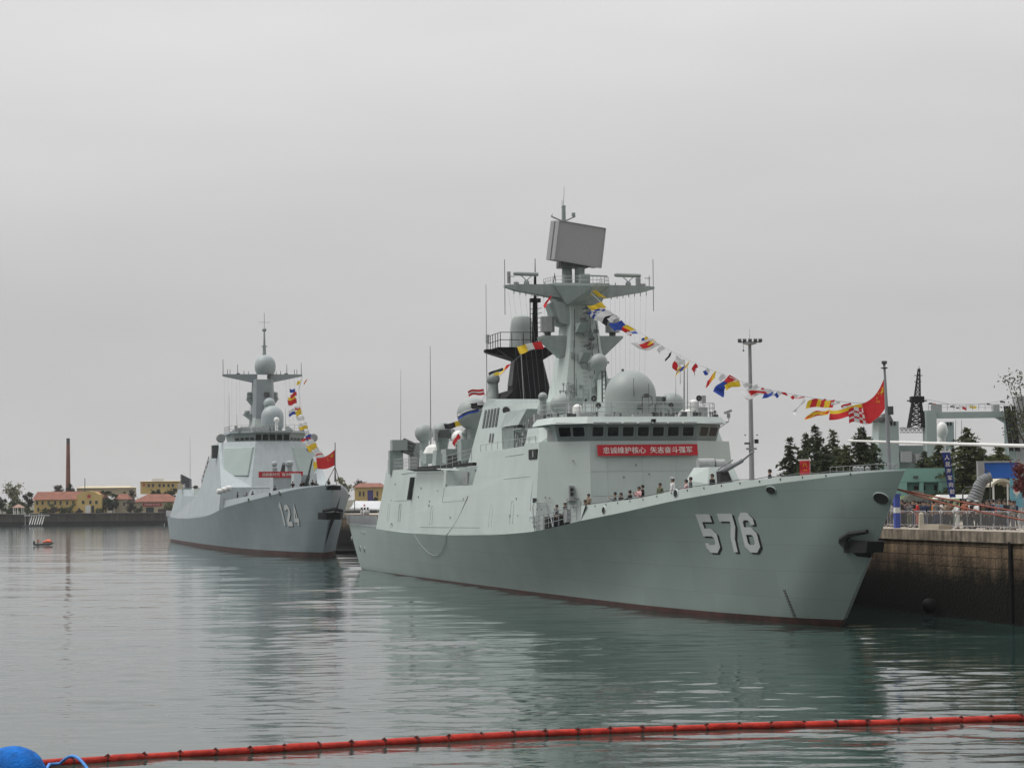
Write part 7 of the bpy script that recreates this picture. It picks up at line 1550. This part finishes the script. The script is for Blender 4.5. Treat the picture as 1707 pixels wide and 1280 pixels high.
mb = MB(); n = len(prf); mb.add([(x, -2.2, z) for x, z in prf] + [(x, 1, z) for x, z in prf], [tuple(range(n)), tuple(range(n, 2 * n))[::-1]] + [(i, n + i, n + (i + 1) % n, (i + 1) % n) for i in range(n)]); gb = mb.build('gable_front', M['yel'], t)
mb = MB(); cz = F(148, 827, 6).z - zb; mb.poly([(mid + (1.0 if k % 2 == 0 else .4) * math.sin(k * math.pi / 5), -2.3, cz + (1.0 if k % 2 == 0 else .4) * math.cos(k * math.pi / 5)) for k in range(10)]); mb.build('red_star', M['banner'], gb)
for px in (137, 149, 159): p = F(px, 837, 4); mb = MB(); mb.box((p.x - a.x, -2.25, p.z - zb), (.8, .12, 1.1)); mb.build('window', M['win'], gb)
p = F(145, 850, 4); mb = MB(); mb.box((p.x - a.x, -2.3, 1.2), (1.7, .25, 2.6)); mb.build('doorway', M['white'], gb); p = F(153, 850, 4); mb = MB(); mb.box((p.x - a.x, -2.27, 1.2), (.9, .15, 2.4)); mb.build('door', M['win'], gb)
t, a, zb = house('red_roofed_house', 'low cream house with dark red hipped roof and a red lettered sign', 222, 296, 823.5, 836.5, 856, 12, 'cream2', 'rtile', [(226, 846), (236, 846), (284, 846)], 12, 4.0)
p = F(254, 841, 12); mb = MB(); mb.box((p.x - a.x, -.15, p.z - zb), (6.2, .12, 1.0)); sg_ = mb.build('sign_board', M['banner'], t)
me = text_mesh('听党指挥 能打胜仗', .8, .01); xs = [v.co.x for v in me.vertices]; wx = max(xs) - min(xs)
for v in me.vertices: v.co = (p.x - a.x + v.co.x / wx * 5.4, -.24, p.z - zb + v.co.y * .8)
me.materials.clear(); me.materials.append(M['bantext']); me.name = 'lettering'; o = bpy.data.objects.new('lettering', me); C.objects.link(o); o.parent = sg_
p = F(250, 850, 12); mb = MB(); mb.box((p.x - a.x, -.05, 1.1), (2.6, .14, 2.2)); mb.build('doorway', M['win'], t)
house('small_house', 'small cream house with peaked red roof left of the low red roofed house', 191, 213, 823, 832, 855, 10, 'cream2', 'rtile', [(196, 840), (207, 840)], 8, 1.0)
house('long_hall', 'long pale low hall on the rise behind the yellow building', 128, 216, 810, 813.5, 826, 60, 'cream2', 'cream2', [], 14, 1.0)
t, a, zb = house('yellow_block', 'yellow block with a red star on the hill left of the destroyer', 234, 297, 801, 802.5, 822, 90, 'yel', 'cream2', [(248, 809), (255, 809), (266, 809), (273, 809), (281, 809), (288, 809)], 12, .5, winsz=(3.6, 5))
p = F(240, 808, 90); mb = MB(); mb.poly([(p.x - a.x + (.8 if k % 2 == 0 else .32) * math.sin(k * math.pi / 5), -.1, p.z - zb + (.8 if k % 2 == 0 else .32) * math.cos(k * math.pi / 5)) for k in range(10)]); mb.build('red_star', M['banner'], t)
mb = MB(); q = F(260, 800, 90); mb.box((q.x - a.x, 4, q.z - zb), (4, 3, 1.0)); mb.build('rooftop_tank', M['white'], t)
house('yellow_house', 'yellow house with purple brown roof seen between the two warships', 591, 640, 805, 812, 836, 20, 'yel', 'rtile', [(600, 823), (606, 823), (629, 823)], 12, 1.5, winsz=(3, 8))
# brick chimney
b = F(113.5, 850, 40); b.z = ZQ; zt = F(114, 730.5, 40).z - ZQ; t = thing('brick_chimney', b, 'tall tapering red brick chimney behind the yellow building', 'chimney'); mb = MB(); k = (YS + 40) / FPX; mb.tube([(0, 0, 0), (0, 0, zt * .93)], [4.6 * k, 3.0 * k], 16); mb.build('shaft', mat('chimney_brick', (.20, .088, .068), .9, var=.2, vscale=.4), t, smooth=40)
mb = MB(); mb.lathe((0, 0, zt * .93), [(3.0 * k, 0), (3.1 * k, .1), (2.9 * k, zt * .07)], 16); mb.build('sooty_crown', M['dgrey'], t)
b = F(141.5, 815, 58); mb = MB(); zt = F(141.5, 797, 58).z; mb.cyl((0, 0, 0), (0, 0, zt - ZQ), .22, .12, 8); o = mb.build('flag_pole', M['dgrey']); o.location = (b.x, b.y, ZQ); tag(o, 'thin dark pole on the rise right of the chimney', 'pole')
# trees of the far shore
def ft_(px, ptop, dy, rpx, seed, lb, m_, n=900, trunk=True, name='tree', low=.2, leaf=.5, nc=14, cat='tree'):
    b = F(px, 850, dy); b.z = ZQ + max(0, dy - 3) * .010; k = (YS + dy) / FPX; leafy(b, F(px, ptop, dy).z - b.z, rpx * k, seed, lb, m_, n, trunk, 'trees and bushes on the far shore', name, leaf, low, nc, cat=cat)
for i, a_ in enumerate([(21, 801, 20, 17, 'pale yellow green spreading tree leftmost on the far shore', 'spring', 800, .35), (3, 821, 14, 10, 'dark evergreen at the left edge of the photo', 'cedar', 900, .05), (46, 819, 14, 10, 'dark evergreen left of the yellow building', 'cedar', 1000, .05), (27, 835, 8, 14, 'low green tree behind the white gazebo', 'bushy', 900, .1),
    (94, 805, 40, 11, 'twiggy bare tree behind the yellow building roof', 'twig', 700, .3), (119, 804, 38, 8, 'dark pine at the foot of the brick chimney', 'cedar', 700, .2), (176, 815, 10, 12, 'dark evergreen right of the star gable', 'cedar', 1100, .05), (188, 822, 9, 8, 'dark palm like tree left of the small house', 'cedar', 700, .1),
    (206, 818, 22, 7, 'slim tree behind the small house', 'bushy', 500, .1), (222, 812, 30, 9, 'brownish tree between the small house and the hill block', 'twig', 800, .1), (216, 832, 6, 9, 'brown bush left of the low red roofed house', 'twig', 700, .1), (262, 812, 60, 11, 'dark palms in front of the yellow hill block', 'cedar', 900, .1),
    (284, 812, 62, 12, 'dark green tree at the right of the yellow hill block', 'cedar', 900, .1), (281, 834, 6, 8, 'yellow green bush in front of the low red roofed house', 'spring', 600, .1), (318, 806, 60, 12, 'green tree behind the destroyer stern', 'bushy', 700, .2),
    (571, 794, 30, 14, 'pale green tree right of the destroyer bow staff', 'spring', 900, .3), (604, 797, 40, 13, 'twiggy pale tree above the yellow house between the ships', 'twig', 800, .3), (599, 833, 10, 6, 'small pale bush in front of the yellow house', 'spring', 400, .1), (625, 828, 8, 6, 'dark bush by the purple sign between the ships', 'cedar', 400, .1)]):
    ft_(a_[0], a_[1], a_[2], a_[3], 60 + i, a_[4], a_[5], a_[6], low=a_[7])
for i, (px, pt, w, m_, lb) in enumerate(((76, 848, 9, 'bushy', 'low hedge bush leftmost before the yellow building'), (92, 846, 10, 'twig', 'brown hedge bush before the yellow building'), (110, 845, 12, 'cedar', 'dark hedge bush in the middle of the yellow building front'), (86, 837, 7, 'spring', 'pale small tree before the yellow building windows'), (119, 837, 8, 'spring', 'pale small tree left of the star gable'),
    (133, 848, 7, 'twig', 'hedge bush left of the gable doorway'), (165, 848, 8, 'bushy', 'hedge bush right of the gable doorway'), (13, 845, 10, 'cedar', 'dark bush left of the white gazebo'), (49, 845, 8, 'bushy', 'bush between the gazebo and the yellow building'), (232, 848, 8, 'bushy', 'bush before the low red roofed house'), (271, 847, 7, 'twig', 'brown bush beside the sign of the red roofed house'))):
    ft_(px, pt, 4, w, 90 + i, lb, m_, 420, False, 'bush', .05, .4, 9, 'bush')
# gazebo, pontoon gangway
def FL(px, py, dy=-6): return dep(px, py, YS + dy)
b = FL(31, 858); b.z = ZQ; t = thing('gazebo', b, 'small white gazebo with a red brown peaked roof on the far quay', 'gazebo'); w = (FL(38, 850) - FL(24, 850)).x / 2; zr = FL(30, 846).z - ZQ
mb = MB(); mb.frus([(-w - .6, -w, zr), (w + .6, -w, zr), (w + .6, w, zr), (-w - .6, w, zr)], [(-.1, -.1, zr + 1.2), (.1, -.1, zr + 1.2), (.1, .1, zr + 1.2), (-.1, .1, zr + 1.2)]); mb.build('roof', mat('faded_roof', (.34, .22, .17), .8), t)
for x, y in ((-w, -w), (w, -w), (-w, w), (w, w), (0, -w)): mb = MB(); mb.cyl((x, y, 0), (x, y, zr), .13, .13, 6); mb.build('post', M['white'], t)
mb = MB(); mb.box((0, 1, .1 - .1), (2 * w + 1, 2 * w, .2)); mb.build('floor', M['lgrey'], t)
b = FL(60, 874, -9); b.z = .0; t = thing('pontoon_gangway', b, 'white railed gangway and pontoon below the gazebo', 'gangway'); mb = MB(); x0, x1 = FL(41, 860, -9).x - b.x, FL(82, 860, -9).x - b.x; mb.box(((x0 + x1) / 2, 0, 3.6), (x1 - x0, 2.0, .25)); mb.build('walkway', M['white'], t)
for k in range(6): mb = MB(); x = x0 * .45 + (x1 - x0) * .10 * k; mb.bar((x + .5, -.8, 3.4), (x - .1, -1.6, .7), .35, .1); mb.build('lattice_panel', M['white'], t)
for x in (x0 + .2, x0 + 1.6, 1.0, x1 - 2.5): mb = MB(); mb.cyl((x, 0, -.5), (x, 0, 4.4), .16, .16, 6); mb.build('pile', M['lgrey'], t)
mb = MB(); mb.box((-1.0, -1.0, .2), (6.2, 2.4, .5)); mb.build('pontoon', M['dgrey'], t)
# purple sign, white boat with star, far quay details between ships
b = F(617.5, 834, 4); b.z = ZQ; zt = F(617, 817, 4).z - ZQ; t = thing('billboard', b, 'dark purple blue billboard between the two warships', 'sign'); mb = MB(); mb.box((0, 0, zt / 2 + .3), (1.9, .15, zt - .6)); mb.build('panel', mat('purple_panel', (.05, .035, .17), .6, var=.3, vscale=1), t); mb = MB(); mb.box((-.7, .1, .4), (.1, .1, .9)); mb.box((.7, .1, .4), (.1, .1, .9)); mb.each('leg', M['lgrey'], t)
M['awning'] = mat('awning_cloth', (.48, .49, .5), .8, var=.08, vscale=.6); Yb = 420; b = dep(606, 860, Yb); b.z = 0; t = thing('ferry', b, 'white excursion boat with a small red star between the two warships', 'boat'); D2 = lambda px, py: dep(px, py, Yb) - b; A_, B_ = D2(586, 848), D2(632, 835)
mb = MB(); mb.ring([[(A_.x + 1, -2, -.4), (B_.x, -2, -.4), (B_.x, 4, -.4), (A_.x + 1, 4, -.4)], [(A_.x - .5, -2.5, 3.2), (B_.x + 1, -2.5, 3.2), (B_.x + 1, 4.5, 3.2), (A_.x - .5, 4.5, 3.2)]]); mb.build('hull', M['lgrey'], t)
mb = MB(); mb.box(((A_.x + B_.x) / 2, 1, 4.3), (B_.x - A_.x - .6, 5, 2.2)); mb.build('cabin', M['win'], t); mb = MB(); mb.hull8([Vector(p) for p in [(A_.x - .2, -2.6, A_.z), (B_.x + .5, -2.6, A_.z - .2), (B_.x + .5, 4.6, A_.z + .4), (A_.x - .2, 4.6, A_.z + .6), (A_.x + .2, -2.4, A_.z + .25), (B_.x + .3, -2.4, A_.z), (B_.x + .3, 4.4, B_.z), (A_.x + .2, 4.4, B_.z + .1)]]); rf_ = mb.build('canopy', M['awning'], t)
c = D2(608.5, 842); mb = MB(); mb.poly([(c.x + (.3 if k % 2 == 0 else .12) * math.sin(k * math.pi / 5), -2.62 + .9 + .0 * k, A_.z + .62 + (.3 if k % 2 == 0 else .12) * math.cos(k * math.pi / 5)) for k in range(10)]); mb.build('red_star', M['banner'], rf_)
mb = MB(); mb.cyl((D2(593, 850).x, -2.9, 3.0), (D2(593, 850).x, -2.9, D2(593, 833).z), .09, .09, 6); mb.build('mast', M['dgrey'], t)
p = dep(553, 918, 312); p.z = 0; mb = MB(); mb.box((0, 0, .15), (7, 2.2, .7)); mb.tube([(-3.6, -1.2, .35), (3.4, -1.2, .35)], .16, 6); o = mb.build('mooring_raft', M['hole']); o.location = dep(584, 917, 318); o.location.z = 0; tag(o, 'low dark mooring raft on the water between the two warships', 'raft')
# sailors on the helicopter deck of the frigate
for i, (px, ps, lb) in enumerate(((603, 0, 'sailor in white uniform leftmost on the frigate stern deck'), (608, 2, 'sailor in white uniform, second from left on the frigate stern deck'), (613, 1, 'sailor in white uniform, third from left on the frigate stern deck'))):
    q = S1.u(px, 848, 'y', -5.0 + i * .4); person(S1.w(q.x, q.y, H1.ZK(q.x)), S1.rot + 2.6 + i, ps, Wh, Wh, lb, 'sailors on the frigate stern deck', cap=True)

# ================================================================== FOREGROUND WATER THINGS
# rigid inflatable on the left
b = gnd(72, 909.5); t = thing('rubber_boat', b, 'small grey rubber boat carrying orange gear and a person in an orange life jacket', 'boat', rad(4)); mb = MB()
for s in (-1, 1): mb.tube([(-1.4, s * .55, .28), (.9, s * .55, .3), (1.5, s * .25, .42), (1.65, 0, .48)], [.2, .2, .19, .17], 8)
mb.box((-.1, 0, .16), (2.6, 1.0, .12)); mb.build('hull_tubes', M['dgrey'], t, smooth=50); mb = MB(); mb.box((-1.6, 0, .5), (.28, .3, .7)); mb.build('outboard_motor', M['hole'], t)
M['lifeor'] = mat('orange_gear', (.62, .13, .06), .7, var=.15, vscale=2)
mb = MB(); mb.tube([(.0, -.2, .62), (.8, .1, .75), (1.5, -.1, .72)], [.22, .3, .2], 8); mb.tube([(.5, .3, .95), (1.2, .2, .95)], [.2, .18], 8); o = mb.build('orange_bundle', M['lifeor'], None, smooth=50); o.matrix_world = Matrix.Translation(b); tag(o, 'heap of orange life jackets in the rubber boat', 'life jackets')
person(b + Vector((-.95, 0, -.42)), rad(90), 3, (.5, .12, .05), K_, 'person in an orange life jacket kneeling in the rubber boat', None, True)
M['foam'] = mat('wake_foam', (.62, .65, .65), .7, var=.25, vscale=3)
mb = MB(); rg = random.Random(4)
for k in range(60): x = -2.0 - rg.random() ** 1.6 * 9; y = rg.gauss(0, .25 + .04 * -x); s_ = rg.uniform(.05, .22); mb.add([(x - s_ * 2, y - s_, .012), (x + s_ * 2, y - s_ * .8, .012), (x + s_ * 2.2, y + s_, .012), (x - s_ * 1.6, y + s_ * .9, .012)], [(0, 1, 2, 3)])
o = mb.build('wake', M['foam']); o.location = b; tag(o, kind='stuff', label='broken white wake trailing behind the rubber boat', cat='wake')
# oil containment boom
M['boomf'] = mat('orange_red_boom_fabric', (.37, .024, .014), .62, var=.35, vscale=2.5, bump=.7, bscale=8, spec=.2); M['boomd'] = mat('dirty_boom_joint', (.11, .016, .012), .8, var=.4, vscale=6)
pxs = [(60, 1271), (170, 1263), (340, 1253), (520, 1242), (700, 1231), (860, 1222), (1040, 1214.5), (1200, 1209), (1400, 1203.5), (1560, 1199), (1707, 1193.5), (1800, 1190)]
P_ = [gnd(x, y + 3, 0.07) for x, y in pxs]; cum = [0]
for a, c in zip(P_, P_[1:]): cum.append(cum[-1] + (c - a).length)
def bp(s):
    k = 0
    while k < len(P_) - 2 and cum[k + 1] < s: k += 1
    return P_[k].lerp(P_[k + 1], (s - cum[k]) / (cum[k + 1] - cum[k]))
t = thing('containment_boom', P_[0], 'long orange red segmented floating boom across the foreground water', 'floating boom'); n = int(cum[-1] / 1.06); rg = random.Random(12)
for k in range(n):
    s0, s1 = cum[-1] * k / n, cum[-1] * (k + 1) / n; off = -P_[0]; rr = .132 * rg.uniform(.90, 1.08); zz = Vector((0, 0, rg.uniform(-.022, .015))); lt = Vector((0, rg.uniform(-.06, .06), 0))
    def q(u): return bp(s0 + (s1 - s0) * u) + off + zz + lt * math.sin(math.pi * u)
    mb = MB(); mb.tube([q(-.01), q(.05), q(.13), q(.5), q(.87), q(.95), q(1.01)], [.085, rr * .88, rr, rr * 1.02, rr, rr * .88, .085], 14); fl = mb.build('float', M['boomf'], t, smooth=60)
    mb = MB(); c = bp(s1) + off; mb.tube([c + (q(.9) - q(.97)) * .9, c, c - (q(.9) - q(.97)) * .9], [.118, .095, .118], 9); mb.box(c + Vector((0, 0, .09)), (.10, .07, .09), rz=rg.uniform(0, 2)); mb.tube([c + Vector((-.08, -.1, .1)), c + Vector((0, 0, .16)), c + Vector((.09, -.08, .07))], .018, 4); mb.build('joint', M['boomd'], t)
mb = MB(); rings = [(bp(cum[-1] * i / 60) - P_[0]) for i in range(61)]; mb.ring([[p + Vector((0, -.0, -.05)) for p in rings], [p + Vector((0, .02, -.55)) for p in rings]], False, False); mb.build('skirt', M['boomd'], t)
# blue mooring buoy with rope
b = gnd(22, 1290, 0.3); b = Vector((b.x, b.y, 0)); M['bbuoy'] = mat('blue_buoy_skin', (.005, .115, .42), .75, spec=.15, var=.35, vscale=3.5, bump=.9, bscale=14)
t = thing('mooring_buoy', b, 'large weathered blue round buoy in the lower left corner', 'buoy'); mb = MB(); mb.ball((0, 0, .12), .93, 36, .98); o = mb.build('float_body', M['bbuoy'], t, smooth=80)
for v in o.data.vertices: nz__ = noise.noise(v.co * 2.5) * .03 + noise.noise(v.co * 9) * .012; v.co += v.co.normalized() * nz__
M['brope'] = mat('blue_rope', (.06, .22, .55), .7, var=.2, vscale=12)
e0, e1 = gnd(100, 1272, .1) - b, gnd(148, 1284, .05) - b; c_ = gnd(122, 1263, .3) - b; pts = [Vector((.7, -.2, .1)), e0 + Vector((-.3, 0, -.02)), e0]
for k in range(1, 9): u = k / 9; pts.append(e0.lerp(e1, u) + Vector((0, 0, .30 * math.sin(math.pi * u))))
pts += [e1, e1 + Vector((.05, -.3, -.15))]
mb = MB(); mb.tube(pts, .045, 8); mb.tube([Vector((.7, -.3, .12)), Vector((1.2, -.35, .10)), Vector((1.9, -.5, .04))], .05, 8); mb.build('rope_loop', M['brope'], t, smooth=60)
# fender bobbing by the quay wall
q = S1.w(*S1.u(1549, 1010, 'y', 9.0)); mb = MB(); mb.ball((0, 0, 0), .5, 12); o = mb.build('tyre_fender', M['black'], smooth=60); o.location = q; tag(o, 'round black fender hanging low on the stained quay wall', 'fender')
# thin air : faint haze so the far shore greys a little
hz = bpy.data.materials.new('haze_air'); hz.use_nodes = True; tt = hz.node_tree; tt.nodes.remove(tt.nodes['Principled BSDF']); pv = tt.nodes.new('ShaderNodeVolumePrincipled'); pv.inputs['Color'].default_value = (.93, .94, .95, 1); pv.inputs['Density'].default_value = .00008; pv.inputs['Anisotropy'].default_value = .2; tt.links.new(pv.outputs[0], tt.nodes['Material Output'].inputs['Volume'])
mb = MB(); mb.box((0, 2600, 42), (7600, 7400, 88)); o = mb.build('haze', hz); tag(o, kind='stuff')
